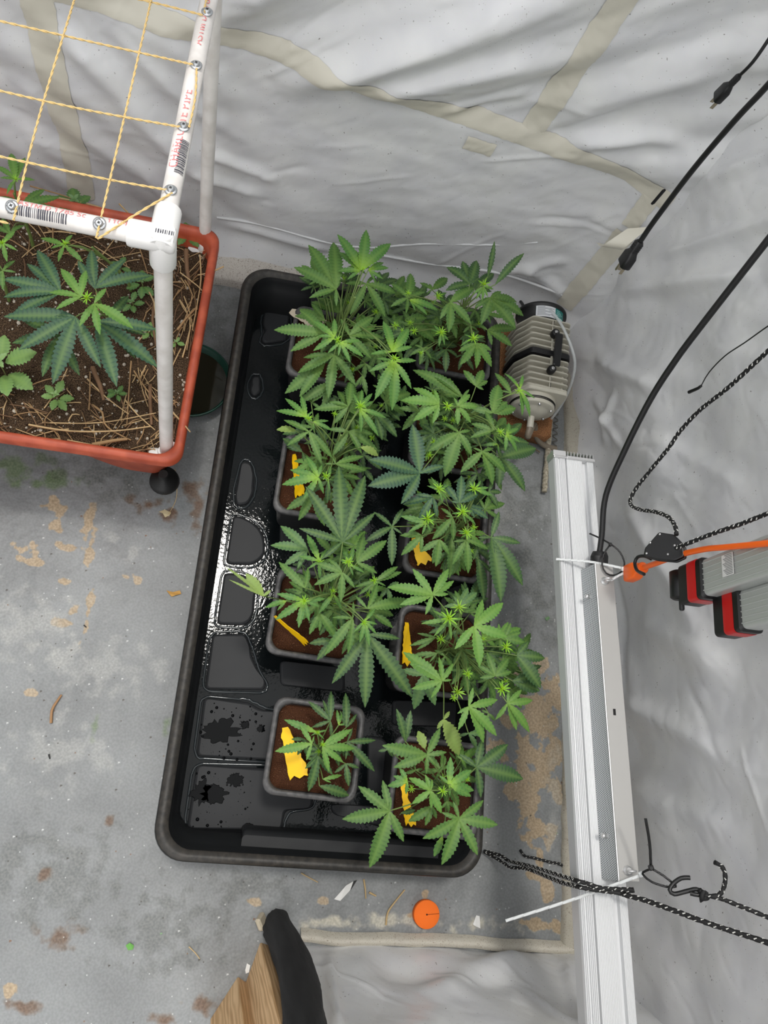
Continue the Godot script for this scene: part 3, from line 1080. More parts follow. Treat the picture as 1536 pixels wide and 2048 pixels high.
func build_pots() -> void:
	var y := 0.044
	square_pot(Vector3(-0.043, y, 0.44), -0.035, "black square pot at front left of tray, soil mostly bare beside wide yellow tag")
	square_pot(Vector3(-0.070, y, 0.175), -0.05, "black square pot second from the front in left row, yellow tag standing on edge")
	square_pot(Vector3(-0.093, y, -0.125), -0.03, "black square pot third from the front in left row, narrow yellow tag at its side")
	square_pot(Vector3(-0.105, y, -0.452), -0.03, "black square pot at back left of tray with cream broken tag")
	square_pot(Vector3(0.206, y, 0.492), -0.03, "black square pot nearest the front right tray corner, long yellow tag inside")
	square_pot(Vector3(0.197, y, 0.222), -0.03, "black square pot second from the front in right row, tall yellow tag at left")
	square_pot(Vector3(0.200, y, -0.03), -0.03, "black square pot in the middle of right row, folded yellow tag")
	square_pot(Vector3(0.195, y, -0.280), -0.03, "black square pot fourth in right row, mostly covered by leaves")
	square_pot(Vector3(0.195, y, -0.525), -0.03, "black square pot at back right of tray, next to the pump")
	var yel := mat("yellow_tag", Color(0.98, 0.78, 0.05), 0.38)
	var cre := mat("cream_tag", Color(0.84, 0.79, 0.70), 0.5)
	# each lies or leans in the soil of its pot: length axis, face axis, middle point
	ragged_tag("broad ragged yellow plant tag lying on soil of front left pot", tag_outline(0.098, 0.042, 3), facing(Vector3(-0.076, 0.205, 0.5) - Vector3(-0.107, 0.215, 0.404), Vector3(0.9, 0.45, 0.1), Vector3(-0.092, 0.216, 0.45)), yel)
	ragged_tag("yellow plant tag standing nearly edge-on in second left pot", tag_outline(0.085, 0.03, 4), facing(Vector3(-0.087, 0.205, 0.239) - Vector3(-0.153, 0.225, 0.186), Vector3(0.1, 1, -0.15), Vector3(-0.121, 0.222, 0.214)), yel)
	ragged_tag("ragged yellow plant tag leaning at left side of third left pot", tag_outline(0.09, 0.036, 5), facing(Vector3(-0.138, 0.205, -0.077) - Vector3(-0.154, 0.225, -0.17), Vector3(0.45, 0.8, 0.1), Vector3(-0.147, 0.224, -0.119)), yel)
	ragged_tag("cream broken plant tag lying in back left pot", tag_outline(0.085, 0.05, 6), facing(Vector3(0.9, 0.05, 0.35), Vector3(-0.3, 0.3, 0.9), Vector3(-0.165, 0.212, -0.515)), cre)
	ragged_tag("long thin yellow plant tag in nearest right pot, split at its lower end", tag_outline(0.088, 0.024, 7), facing(Vector3(0.154, 0.205, 0.567) - Vector3(0.134, 0.225, 0.484), Vector3(0.7, 0.7, 0), Vector3(0.144, 0.22, 0.525)), yel)
	ragged_tag("orange-yellow plant tag upright at left of second right pot", tag_outline(0.085, 0.028, 8), facing(Vector3(0.127, 0.205, 0.252) - Vector3(0.124, 0.225, 0.171), Vector3(0.6, 0.75, 0.1), Vector3(0.122, 0.222, 0.214)), yel)
	ragged_tag("short torn yellow plant tag in middle right pot under bushy leaves", tag_outline(0.06, 0.034, 9), facing(Vector3(0.146, 0.21, 0.038) - Vector3(0.123, 0.225, -0.009), Vector3(0.8, 0.5, 0), Vector3(0.134, 0.222, 0.013)), yel)

# ------------------------------------------------------------------ terracotta planter, its pipe frame and the twine
const PX0 := -1.14
const PX1 := -0.384
const PZ0 := -0.655
const PZ1 := -0.083

func build_planter() -> void:
	var terra := mat("terracotta_plastic", Color.WHITE, 0.5)
	mottled(terra, Color(0.62, 0.26, 0.165), Color(0.73, 0.34, 0.225), 0.02, 81, 2.0)
	var cx := (PX0 + PX1) / 2
	var cz := (PZ0 + PZ1) / 2
	var hx := (PX1 - PX0) / 2
	var hz := (PZ1 - PZ0) / 2
	var t := thing("planter_box", "wide terracotta plastic planter box on black casters, full of soil and straw", "planter")
	var st := mb()
	var rings := []
	for q in [[0.048, 0.072], [0.044, 0.078], [0.022, 0.235], [0.020, 0.245], [0.008, 0.246], [0.002, 0.250], [0.0, 0.258]]:
		var src := rrect(cx, cz, hx - q[0], hz - q[0], 0.035, q[1], 8)
		var ring := PackedVector3Array()
		for i in src.size():
			var p := src[i]
			var p2 := src[(i + 1) % src.size()]
			var cuts := 40 if p.distance_to(p2) > 0.2 else 1
			for k in cuts:
				var v := p.lerp(p2, float(k) / cuts)
				# the foot of each side is cut up between the corners
				if q[1] < 0.1:
					var e := minf(minf(v.x - PX0, PX1 - v.x) + minf(v.z - PZ0, PZ1 - v.z), 1.0)
					v.y += 0.10 * smoothstep(0.16, 0.34, e)
				ring.append(v)
		rings.append(ring)
	loft(st, rings, true, false)
	obj("body", done(st), terra, t)
	st = mb()
	rings = []
	for q in [[0.0, 0.255], [0.0, 0.276], [0.004, 0.281], [0.012, 0.282], [0.017, 0.278], [0.020, 0.262], [0.024, 0.19]]:
		rings.append(rrect(cx, cz, hx - q[0], hz - q[0], 0.036, q[1], 8))
	loft(st, rings, false, false)
	obj("rim", done(st), terra, t)
	# soil
	var sm := mat("potting_soil", Color.WHITE, 0.95, 0.0, 0.2)
	mottled(sm, Color(0.12, 0.095, 0.075), Color(0.42, 0.34, 0.26), 0.12, 82, 5.0)
	st = mb()
	var nx := 120
	var nz := 90
	for j in nz + 1:
		for i in nx + 1:
			var x := lerpf(PX0 + 0.022, PX1 - 0.022, float(i) / nx)
			var z := lerpf(PZ0 + 0.022, PZ1 - 0.022, float(j) / nz)
			st.add_vertex(Vector3(x, soil_y(x, z), z))
	for j in nz:
		for i in nx:
			var a := j * (nx + 1) + i
			for k in [a, a + 1, a + nx + 2, a, a + nx + 2, a + nx + 1]:
				st.add_index(k)
	st.generate_normals()
	var soil := put("soil", st.commit(), sm, t)
	# perlite and crumbs
	st = mb(false)
	var dark := mb(false)
	for k in 2600:
		var x := rng.randf_range(PX0 + 0.03, PX1 - 0.025)
		var z := rng.randf_range(PZ0 + 0.03, PZ1 - 0.025)
		var r := 0.0007 + pow(rng.randf(), 3.0) * 0.0030
		var xf := Transform3D(Basis.from_euler(Vector3(rng.randf() * 6.0, rng.randf() * 6.0, 0)), Vector3(x, soil_y(x, z) + r * 0.4, z))
		block(st if k % 2 else dark, Vector3(r, r * 0.8, r * 1.2) * 2.0, xf, r * 0.6)
	obj("perlite", done(st), mat("perlite", Color(0.74, 0.71, 0.65), 0.9), soil).set_meta("kind", "stuff")
	obj("bark_crumbs", done(dark), mat("bark", Color(0.24, 0.17, 0.11), 0.9), soil).set_meta("kind", "stuff")
	# casters
	var black := mat("caster_black", Color(0.09, 0.09, 0.09), 0.5)
	for p in [Vector3(-0.434, 0.025, -0.119), Vector3(PX1 - 0.060, 0, PZ0 + 0.07), Vector3(PX0 + 0.06, 0, PZ1 - 0.05), Vector3(PX0 + 0.06, 0, PZ0 + 0.07)]:
		var c := Node3D.new()
		c.name = "caster"
		t.add_child(c, true)
		st = mb()
		lathe(st, [Vector2(0.006, -0.016), Vector2(0.024, -0.016), Vector2(0.0275, -0.010), Vector2(0.0275, 0.010), Vector2(0.024, 0.016), Vector2(0.006, 0.016)], 24, Transform3D(Basis.from_euler(Vector3(0, 0.5, PI / 2)), p + Vector3(0, 0.0275, 0)))
		obj("wheel", done(st), black, c)
		st = mb()
		lathe(st, [Vector2(0.030, 0.0), Vector2(0.034, 0.012), Vector2(0.030, 0.030), Vector2(0.012, 0.040), Vector2(0.010, 0.06)], 20, Transform3D(Basis(), p + Vector3(0.0, 0.022, 0.0)))
		obj("hood", done(st), black, c)

func soil_y(x: float, z: float) -> float:
	return 0.222 + 0.010 * n_soft.get_noise_2d(x * 9.0, z * 9.0) + 0.004 * n_fine.get_noise_2d(x * 60.0, z * 60.0)

func straw(pts: Array, r: float, st: SurfaceTool) -> void:
	tube(st, curve(pts, 0.02), r, r * 0.6, 5)

func build_mulch() -> void:
	var tone := [mat("straw_pale", Color(0.73, 0.62, 0.45), 0.7), mat("straw_tan", Color(0.60, 0.48, 0.33), 0.75), mat("straw_brown", Color(0.45, 0.34, 0.24), 0.8)]
	# loose fine straw, too many bits to count
	for q in 3:
		var st := mb()
		for k in 80:
			var edge := rng.randi() % 3
			var x := rng.randf_range(-0.80, PX1 - 0.03)
			var z := rng.randf_range(PZ1 - 0.16, PZ1 - 0.03)
			if edge == 1:
				x = rng.randf_range(PX1 - 0.14, PX1 - 0.028)
				z = rng.randf_range(PZ0 + 0.05, PZ1 - 0.05)
			if edge == 2:
				z = rng.randf_range(PZ0 + 0.03, PZ0 + 0.14)
			var a := rng.randf() * TAU
			if edge == 1:
				a = PI / 2 + rng.randf_range(-0.7, 0.7)
			var l := rng.randf_range(0.02, 0.10)
			var d := Vector3(cos(a), 0, sin(a)) * l
			var p := Vector3(x, 0, z)
			var e := p + d
			e.x = clampf(e.x, PX0, PX1 - 0.026)
			e.z = clampf(e.z, PZ0 + 0.026, PZ1 - 0.026)
			p.y = soil_y(p.x, p.z) + 0.003
			e.y = soil_y(e.x, e.z) + rng.randf_range(0.003, 0.016)
			var m := p.lerp(e, 0.5) + Vector3(rng.randf_range(-0.006, 0.006), 0.004, rng.randf_range(-0.006, 0.006))
			straw([p, m, e], rng.randf_range(0.0008, 0.0019), st)
		var o := obj("straw_mulch", done(st), tone[q])
		o.set_meta("kind", "stuff")
		tag(o, ["pale loose straw bits strewn over the planter soil", "tan loose straw bits strewn over the planter soil", "brown loose twig bits strewn over the planter soil"][q], "straw")
	# the longer stalks that show one by one
	var long := [
		[[Vector3(-0.696, 0.235, -0.138), Vector3(-0.614, 0.24, -0.136), Vector3(-0.528, 0.24, -0.151), Vector3(-0.462, 0.235, -0.175)], 0.0024, 0, "longest pale stalk lying along the planter front rim, left of pipe post"], [[Vector3(-0.673, 0.23, -0.149), Vector3(-0.561, 0.238, -0.165), Vector3(-0.454, 0.245, -0.203)], 0.0016, 0, "long thin stalk just above the longest one at planter front"],
		[[Vector3(-0.606, 0.23, -0.262), Vector3(-0.557, 0.237, -0.222), Vector3(-0.509, 0.235, -0.195)], 0.0018, 0, "short stalk slanting down right below the big leaves"], [[Vector3(-0.517, 0.232, -0.297), Vector3(-0.487, 0.238, -0.26), Vector3(-0.453, 0.234, -0.229)], 0.002, 1, "tan stalk leaning towards the lower part of pipe post"],
		[[Vector3(-0.525, 0.24, -0.315), Vector3(-0.518, 0.237, -0.249), Vector3(-0.509, 0.232, -0.171)], 0.002, 1, "upright tan stalk left of the post among the front straw"], [[Vector3(-0.585, 0.23, -0.205), Vector3(-0.559, 0.245, -0.185), Vector3(-0.553, 0.24, -0.166), Vector3(-0.534, 0.235, -0.152), Vector3(-0.495, 0.232, -0.139)], 0.0026, 1, "crooked forked twig in the middle of front straw"],
		[[Vector3(-0.567, 0.234, -0.115), Vector3(-0.53, 0.238, -0.129), Vector3(-0.502, 0.236, -0.139)], 0.005, 1, "thick tan twig stump lying against planter front rim"], [[Vector3(-0.523, 0.23, -0.228), Vector3(-0.491, 0.236, -0.196), Vector3(-0.451, 0.234, -0.169)], 0.0018, 0, "pale stalk slanting under the crooked twig towards post foot"],
		[[Vector3(-0.421, 0.25, -0.208), Vector3(-0.399, 0.27, -0.183), Vector3(-0.375, 0.287, -0.155)], 0.0022, 0, "pale stalk sticking out over right planter rim near post foot"], [[Vector3(-0.424, 0.25, -0.601), Vector3(-0.412, 0.25, -0.537), Vector3(-0.411, 0.245, -0.462), Vector3(-0.412, 0.24, -0.414)], 0.0018, 0, "long pale stalk hanging down along right planter rim"],
		[[Vector3(-0.365, 0.29, -0.555), Vector3(-0.394, 0.26, -0.554), Vector3(-0.421, 0.25, -0.548)], 0.0020, 0, "stalk poking out over the right rim beside back post foot"], [[Vector3(-0.456, 0.245, -0.61), Vector3(-0.445, 0.25, -0.556), Vector3(-0.434, 0.245, -0.522)], 0.006, 2, "thick brown root beside back post foot"],
		[[Vector3(-0.443, 0.24, -0.408), Vector3(-0.431, 0.245, -0.433), Vector3(-0.412, 0.245, -0.468)], 0.003, 1, "forked tan twig right of the pipe post, pointing up"], [[Vector3(-0.423, 0.232, -0.348), Vector3(-0.42, 0.235, -0.378), Vector3(-0.417, 0.236, -0.428)], 0.0022, 0, "pale stalk right of the pipe post, below the forked twig"],
		[[Vector3(-0.517, 0.24, -0.488), Vector3(-0.501, 0.25, -0.459), Vector3(-0.491, 0.245, -0.42)], 0.0018, 0, "thin pale stalk curving out from behind upper pipe post"], [[Vector3(-0.768, 0.25, -0.676), Vector3(-0.666, 0.25, -0.675), Vector3(-0.554, 0.25, -0.654)], 0.0026, 0, "long pale stalk along the planter back rim"],
		[[Vector3(-0.767, 0.245, -0.643), Vector3(-0.692, 0.25, -0.641), Vector3(-0.62, 0.25, -0.662)], 0.002, 1, "tan stalk under the longest one at back rim"], [[Vector3(-0.617, 0.25, -0.693), Vector3(-0.576, 0.25, -0.659), Vector3(-0.534, 0.245, -0.632)], 0.002, 0, "stalk slanting from back rim towards the corner fitting"],
		[[Vector3(-0.808, 0.25, -0.693), Vector3(-0.721, 0.25, -0.683), Vector3(-0.636, 0.25, -0.658)], 0.0018, 1, "tan stalk nearest the back rim under the net"], [[Vector3(-0.65, 0.245, -0.645), Vector3(-0.594, 0.25, -0.666), Vector3(-0.529, 0.25, -0.641)], 0.0022, 1, "tan stalk ending at the corner fitting"],
		[[Vector3(-0.446, 0.25, -0.529), Vector3(-0.423, 0.26, -0.489), Vector3(-0.428, 0.25, -0.449), Vector3(-0.435, 0.24, -0.422)], 0.0016, 1, "curved thin stalk in the tangle right of the corner fitting"], [[Vector3(-0.4, 0.26, -0.553), Vector3(-0.386, 0.275, -0.526), Vector3(-0.39, 0.27, -0.513), Vector3(-0.404, 0.265, -0.534)], 0.0011, 0, "fine looped fibre hanging at right rim below back post"],
		[[Vector3(-0.45, 0.24, -0.483), Vector3(-0.42, 0.245, -0.435), Vector3(-0.416, 0.24, -0.363)], 0.0014, 0, "thin stalk upright in the tangle right of the post"], [[Vector3(-0.582, 0.23, -0.41), Vector3(-0.555, 0.235, -0.382), Vector3(-0.531, 0.232, -0.345)], 0.002, 2, "dark twig under the big leaves at planter middle"],
		[[Vector3(-0.601, 0.23, -0.29), Vector3(-0.577, 0.238, -0.249), Vector3(-0.564, 0.232, -0.219)], 0.006, 2, "thick brown stick under the lowest big leaf"], [[Vector3(-0.479, 0.23, -0.271), Vector3(-0.472, 0.238, -0.233), Vector3(-0.46, 0.232, -0.18)], 0.005, 2, "brown stick standing left of post among front straw"],
		[[Vector3(-0.617, 0.234, -0.118), Vector3(-0.552, 0.236, -0.114), Vector3(-0.507, 0.234, -0.112)], 0.0016, 0, "thin pale splinter by the front rim"], [[Vector3(-0.683, 0.234, -0.112), Vector3(-0.658, 0.236, -0.11), Vector3(-0.631, 0.234, -0.118)], 0.004, 1, "short thick tan chip by the front rim at left"],
		[[Vector3(-0.502, 0.236, -0.474), Vector3(-0.499, 0.24, -0.422), Vector3(-0.482, 0.236, -0.365)], 0.004, 2, "brown stick just left of the post beside small weeds"], [[Vector3(-0.459, 0.25, -0.546), Vector3(-0.416, 0.255, -0.517), Vector3(-0.395, 0.25, -0.501)], 0.0016, 0, "thin stalk crossing the tangle below back post"]]
	for q in long:
		var st := mb()
		straw(q[0], q[1], st)
		tag(obj("straw_stalk", done(st), tone[q[2]]), q[3], "stalk")

# a young weed: pairs of broad toothed leaves round a short stem
func weed(at: Vector3, r: float, n: int, label: String, c0: Color, c1: Color) -> void:
	var t := thing("weed_seedling", label, "weed", at)
	t.rotation.y = rng.randf() * TAU
	var st := mb()
	tube(st, curve([Vector3(0, -0.01, 0), Vector3(0.002, r * 0.4, 0), Vector3(0, r * 0.8, 0.002)], 0.01), 0.0013, 0.0009, 6)
	obj("stem", done(st), mat("weed_stem", Color(0.50, 0.55, 0.33), 0.6), t)
	for k in n:
		var a := TAU * k / n + rng.randf_range(-0.2, 0.2)
		var h := r * lerpf(0.25, 0.75, float(k) / n)
		var d := Vector3(cos(a), 0, sin(a))
		st = mb()
		var b := Vector3(0, h, 0) + d * r * 0.15
		leaflet(st, b, b + d * r * rng.randf_range(0.7, 1.0) + Vector3.UP * r * rng.randf_range(-0.15, 0.2), Vector3.UP, 0.72, c0.srgb_to_linear(), c1.srgb_to_linear(), 0.06, 0.15)
		obj("leaf", done(st), leaf_mat, t)
	st = mb()
	for k in 4:
		var a := TAU * k / 4 + 0.4
		var b := Vector3(0, r * 0.8, 0)
		leaflet(st, b, b + Vector3(cos(a), 0.5, sin(a)) * r * 0.3, Vector3.UP, 0.6, c1.srgb_to_linear(), c1.lightened(0.15).srgb_to_linear(), 0.1, 0.3)
	obj("bud", done(st), leaf_mat, t)

func build_weeds() -> void:
	var pale := [Color(0.45, 0.58, 0.33), Color(0.42, 0.55, 0.31)]
	var mid := [Color(0.32, 0.47, 0.25), Color(0.30, 0.44, 0.24)]
	weed(Vector3(-0.765, 0.225, -0.242), 0.075, 7, "largest pale weed at the left planter edge, broad toothed leaves", pale[0], pale[1])
	weed(Vector3(-0.655, 0.225, -0.206), 0.032, 6, "small pale weed near the planter front rim under the big leaves", pale[0], pale[1])
	weed(Vector3(-0.54, 0.226, -0.236), 0.022, 5, "tiny weed among dry stalks near the planter front", mid[0], mid[1])
	weed(Vector3(-0.536, 0.226, -0.506), 0.032, 6, "small weed just left of the front pipe post, highest of those beside it", mid[0], mid[1])
	weed(Vector3(-0.548, 0.226, -0.455), 0.024, 5, "small dull weed left of the pipe post, below the highest one", mid[0], mid[1])
	weed(Vector3(-0.5, 0.226, -0.394), 0.022, 5, "tiny weed touching the left of pipe post halfway down", pale[0], pale[1])
	weed(Vector3(-0.705, 0.23, -0.664), 0.05, 6, "weed seen through the twine net near the back rim", mid[0], mid[1])
	weed(Vector3(-0.657, 0.23, -0.641), 0.034, 5, "small weed just above the horizontal pipe beside its right screw", mid[0], mid[1])
	weed(Vector3(-0.591, 0.23, -0.637), 0.032, 5, "small weed in straw above the pipe between screw and corner fitting", mid[0], mid[1])
	weed(Vector3(-0.459, 0.23, -0.651), 0.035, 5, "weed squeezed between corner fitting and back post foot", mid[0], mid[1])
	weed(Vector3(-0.59, 0.226, -0.54), 0.024, 4, "tiny weed under the pipe near the corner fitting", mid[0], mid[1])
	weed(Vector3(-0.442, 0.226, -0.379), 0.018, 4, "tiny weed sprig just right of the front pipe post", pale[0], pale[1])

func socket(st: SurfaceTool, a: Vector3, b: Vector3, r: float) -> void:
	var d := (b - a).normalized()
	lathe(st, [Vector2(r * 0.9, 0.0), Vector2(r, 0.003), Vector2(r, a.distance_to(b) - 0.003), Vector2(r * 0.94, a.distance_to(b))], 24, facing(d, side_of(d), a))

func screw(parent: Node, at: Vector3, out: Vector3) -> void:
	var steel := mat("zinc_screw", Color(0.70, 0.71, 0.72), 0.3, 0.85)
	var st := mb()
	lathe(st, [Vector2(0.0085, 0.0), Vector2(0.0088, 0.001), Vector2(0.0075, 0.002), Vector2(0.0055, 0.0023)], 20, facing(out, side_of(out), at))
	lathe(st, [Vector2(0.0055, 0.0023), Vector2(0.0053, 0.0045), Vector2(0.0035, 0.0058)], 16, facing(out, side_of(out), at))
	var s := obj("screw", done(st), steel, parent)
	st = mb(false)
	for k in 2:
		block(st, Vector3(0.0042, 0.0006, 0.0012), facing(out, side_of(out).rotated(out, k * PI / 2 + 0.5), at + out * 0.0059), 0.0001)
	obj("recess", done(st), mat("screw_dark", Color(0.12, 0.12, 0.12), 0.6), s)

func barcode(parent: Node, at: Vector3, along: Vector3, out: Vector3, r: float, l0: float, l1: float, t0: float, t1: float) -> void:
	var st := mb()
	var x := l0
	while x < l1:
		var w := rng.randf_range(0.0006, 0.0019)
		pipe_patch(st, at, along, out, r, x, x + w, t0, t1)
		x += w + rng.randf_range(0.0008, 0.0018)
	obj("barcode", done(st), mat("print_black", Color(0.20, 0.20, 0.25), 0.6), parent)

func build_frame() -> void:
	var pvc := mat("white_pvc", Color.WHITE, 0.38)
	mottled(pvc, Color(0.82, 0.80, 0.78), Color(0.90, 0.885, 0.87), 0.012, 85, 3.0)
	var fit := mat("white_fitting", Color(0.90, 0.895, 0.885), 0.32)
	var red := mat("print_red", Color(0.87, 0.52, 0.52), 0.6)
	var r := 0.0133
	var foot_a := Vector3(-0.42, 0.235, -0.122)
	var foot_b := Vector3(-0.42, 0.235, -0.644)
	var top_a := Vector3(-0.4, 0.862, -0.191)
	var top_b := Vector3(top_a.x - 0.004, 0.862, -0.70)
	var left := Vector3(-1.15, 0.862, top_a.z)
	var t := thing("pipe_frame", "white plastic pipe frame with corner fitting standing in the terracotta planter", "frame")
	var up := (top_a - foot_a).normalized()
	obj("post", rod(foot_a, top_a, r), pvc, t)
	obj("post", rod(foot_b, top_b, r), pvc, t)
	var rail_a := obj("rail", rod(top_a, left, r), pvc, t)
	var rail_b := obj("rail", rod(top_a, top_b, r), pvc, t)
	obj("post", rod(Vector3(-1.12, 0.235, foot_a.z), left, r), pvc, t)
	obj("rail", rod(left, Vector3(-1.15, 0.862, -0.70), r), pvc, t)
	# three-way corner
	var st := mb()
	socket(st, top_a + up * 0.016, top_a - up * 0.050, 0.0185)
	socket(st, top_a + Vector3(0.016, 0, 0), top_a + Vector3(-0.045, 0, 0), 0.0185)
	socket(st, top_a + Vector3(0, 0, 0.016), top_a + Vector3(0, 0, -0.048), 0.0185)
	lathe(st, [Vector2(0.001, -0.019), Vector2(0.011, -0.016), Vector2(0.0185, -0.004), Vector2(0.0185, 0.004), Vector2(0.011, 0.016), Vector2(0.001, 0.019)], 24, Transform3D(Basis(), top_a))
	var corner := obj("corner_fitting", done(st), fit, t)
	# sockets at the feet
	for f: Vector3 in [foot_a, foot_b]:
		st = mb()
		socket(st, f - up * 0.03, f + up * 0.008, 0.0178)
		socket(st, f + Vector3(0.012, -0.022, 0.0), f + Vector3(-0.036, -0.022, 0.004), 0.0175)
		socket(st, f + Vector3(0, -0.022, 0.01), f + Vector3(0.002, -0.022, -0.03), 0.0172)
		obj("foot_fitting", done(st), fit, t)
	# screws along both rails, on their upper inner faces
	var out_a := Vector3(0, 0.94, 0.34).normalized()
	var out_b := Vector3(0.0, 1.0, 0.0)
	for p: Vector3 in [Vector3(-0.589, 0.873, -0.163), Vector3(-0.48, 0.873, -0.162)]:
		screw(rail_a, Vector3(p.x, 0.862, top_a.z) + out_a * r * 0.98, out_a)
	for p: Vector3 in [Vector3(-0.405, 0.873, -0.59), Vector3(-0.402, 0.873, -0.485), Vector3(-0.396, 0.873, -0.371), Vector3(-0.396, 0.873, -0.261)]:
		screw(rail_b, Vector3(top_a.x, 0.862, p.z) + out_b * r * 0.98, out_b)
	# print on the pipes
	var side := Vector3(-0.30, 0.95, 0).normalized()
	put("printed_text", bent_text("CHARLOTTE PIPE", 0.0165, Vector3(top_a.x, 0.862, (Vector3(-0.408, 0.87, -0.299)).z), Vector3(0, 0, -1), side, r), red, rail_b)
	put("printed_text", bent_text("ASTM D 1785 NSF", 0.0150, Vector3(top_a.x, 0.862, (Vector3(-0.404, 0.87, -0.524)).z), Vector3(0, 0, -1), side, r), red, rail_b)
	barcode(rail_b, Vector3(top_a.x, 0.862, (Vector3(-0.396, 0.87, -0.292)).z), Vector3(0, 0, -1), Vector3(0.42, 0.9, 0).normalized(), r, 0.0, 0.058, -0.5, 0.5)
	var fa := Vector3(0, 0.97, -0.25).normalized()
	put("printed_text", bent_text("ASTM D 1785 Sc", 0.0105, Vector3((Vector3(-0.583, 0.87, -0.171)).x, 0.862, top_a.z), Vector3(1, 0, 0), fa, r), red, rail_a)
	put("printed_text", bent_text("110-P-1", 0.0105, Vector3((Vector3(-0.472, 0.87, -0.166)).x, 0.862, top_a.z), Vector3(1, 0, 0), fa, r), red, rail_a)
	barcode(rail_a, Vector3((Vector3(-0.594, 0.87, -0.152)).x, 0.862, top_a.z), Vector3(1, 0, 0), Vector3(0, 0.85, 0.52).normalized(), r, 0.0, 0.072, -0.5, 0.5)
	barcode(corner, Vector3((Vector3(-0.408, 0.88, -0.164)).x, 0.862, top_a.z), Vector3(1, 0, 0), Vector3(0, 0.99, 0.1).normalized(), 0.0186, 0.0, 0.024, -0.16, 0.16)
	# twine tied in a net
	var tw := mat("twine", Color(0.86, 0.74, 0.50), 0.8)
	var net := thing("twine_net", "net of tan twine knotted in squares between the white pipes", "net")
	var h := 0.877
	for q in [[Vector3(-0.582, 0.877, -0.165), Vector3(-0.588, 0.872, -0.328), Vector3(-0.583, 0.877, -0.554)], [Vector3(-0.479, 0.877, -0.162), Vector3(-0.481, 0.872, -0.372), Vector3(-0.481, 0.877, -0.594)],
			[Vector3(-0.727, 0.877, -0.48), Vector3(-0.584, 0.872, -0.486), Vector3(-0.403, 0.877, -0.483)], [Vector3(-0.681, 0.877, -0.363), Vector3(-0.547, 0.872, -0.366), Vector3(-0.397, 0.877, -0.368)], [Vector3(-0.656, 0.877, -0.258), Vector3(-0.5, 0.872, -0.26), Vector3(-0.397, 0.877, -0.259)],
			[Vector3(-0.532, 0.877, -0.579), Vector3(-0.476, 0.874, -0.584), Vector3(-0.405, 0.877, -0.58)], [Vector3(-0.397, 0.877, -0.256), Vector3(-0.439, 0.875, -0.21), Vector3(-0.477, 0.877, -0.161)],
			[Vector3(-0.398, 0.879, -0.476), Vector3(-0.392, 0.879, -0.423), Vector3(-0.392, 0.879, -0.369)], [Vector3(-0.404, 0.879, -0.619), Vector3(-0.404, 0.879, -0.598), Vector3(-0.403, 0.879, -0.584)], [Vector3(-0.622, 0.877, -0.162), Vector3(-0.603, 0.877, -0.16), Vector3(-0.587, 0.877, -0.159)]]:
		st = mb()
		var c := curve(q, 0.004)
		var pair := [PackedVector3Array(), PackedVector3Array()]
		for i in c.size():
			var d := (c[mini(i + 1, c.size() - 1)] - c[maxi(i - 1, 0)]).normalized()
			var s := side_of(d)
			var o := (s * cos(i * 1.1) + d.cross(s) * sin(i * 1.1)) * 0.0009
			pair[0].append(c[i] + o)
			pair[1].append(c[i] - o)
		tube(st, pair[0], 0.0010, -1.0, 5)
		tube(st, pair[1], 0.0010, -1.0, 5)
		obj("strand", done(st), tw, net)
	# round green saucer half under the planter
	var green := mat("green_saucer", Color(0.10, 0.27, 0.22), 0.3)
	var sa := thing("pot_saucer", "round dark green saucer holding dirty water, half under the planter", "saucer", Vector3(-0.419, 0, -0.398))
	st = mb()
	lathe(st, [Vector2(0.001, 0.002), Vector2(0.082, 0.002), Vector2(0.090, 0.006), Vector2(0.096, 0.030), Vector2(0.099, 0.031), Vector2(0.0995, 0.034), Vector2(0.0965, 0.035), Vector2(0.094, 0.033), Vector2(0.0925, 0.026), Vector2(0.0905, 0.025), Vector2(0.0865, 0.009), Vector2(0.080, 0.006), Vector2(0.001, 0.006)], 64, Transform3D())
	obj("dish", done(st), green, sa)
	st = mb(false)
	for k in 3:
		block(st, Vector3(0.165, 0.003, 0.0035), Transform3D(Basis.from_euler(Vector3(0, 0.15 + k * PI / 3, 0)), Vector3(0, 0.0065, 0)), 0.001)
	obj("rib", done(st), green, sa)
	st = mb(false)
	fan(st, circle(Vector3(0, 0.0135, 0), Vector3(0.0875, 0, 0), Vector3(0, 0, 0.0875), 48), false, -1)
	var wm := mat("saucer_water", Color(0.17, 0.17, 0.13), 0.05, 0.0, 0.36)
	tag(obj("saucer_water", done(st), wm), "murky water lying in the dark green saucer", "water")
	get_node("saucer_water").position = sa.position
	get_node("saucer_water").set_meta("kind", "stuff")

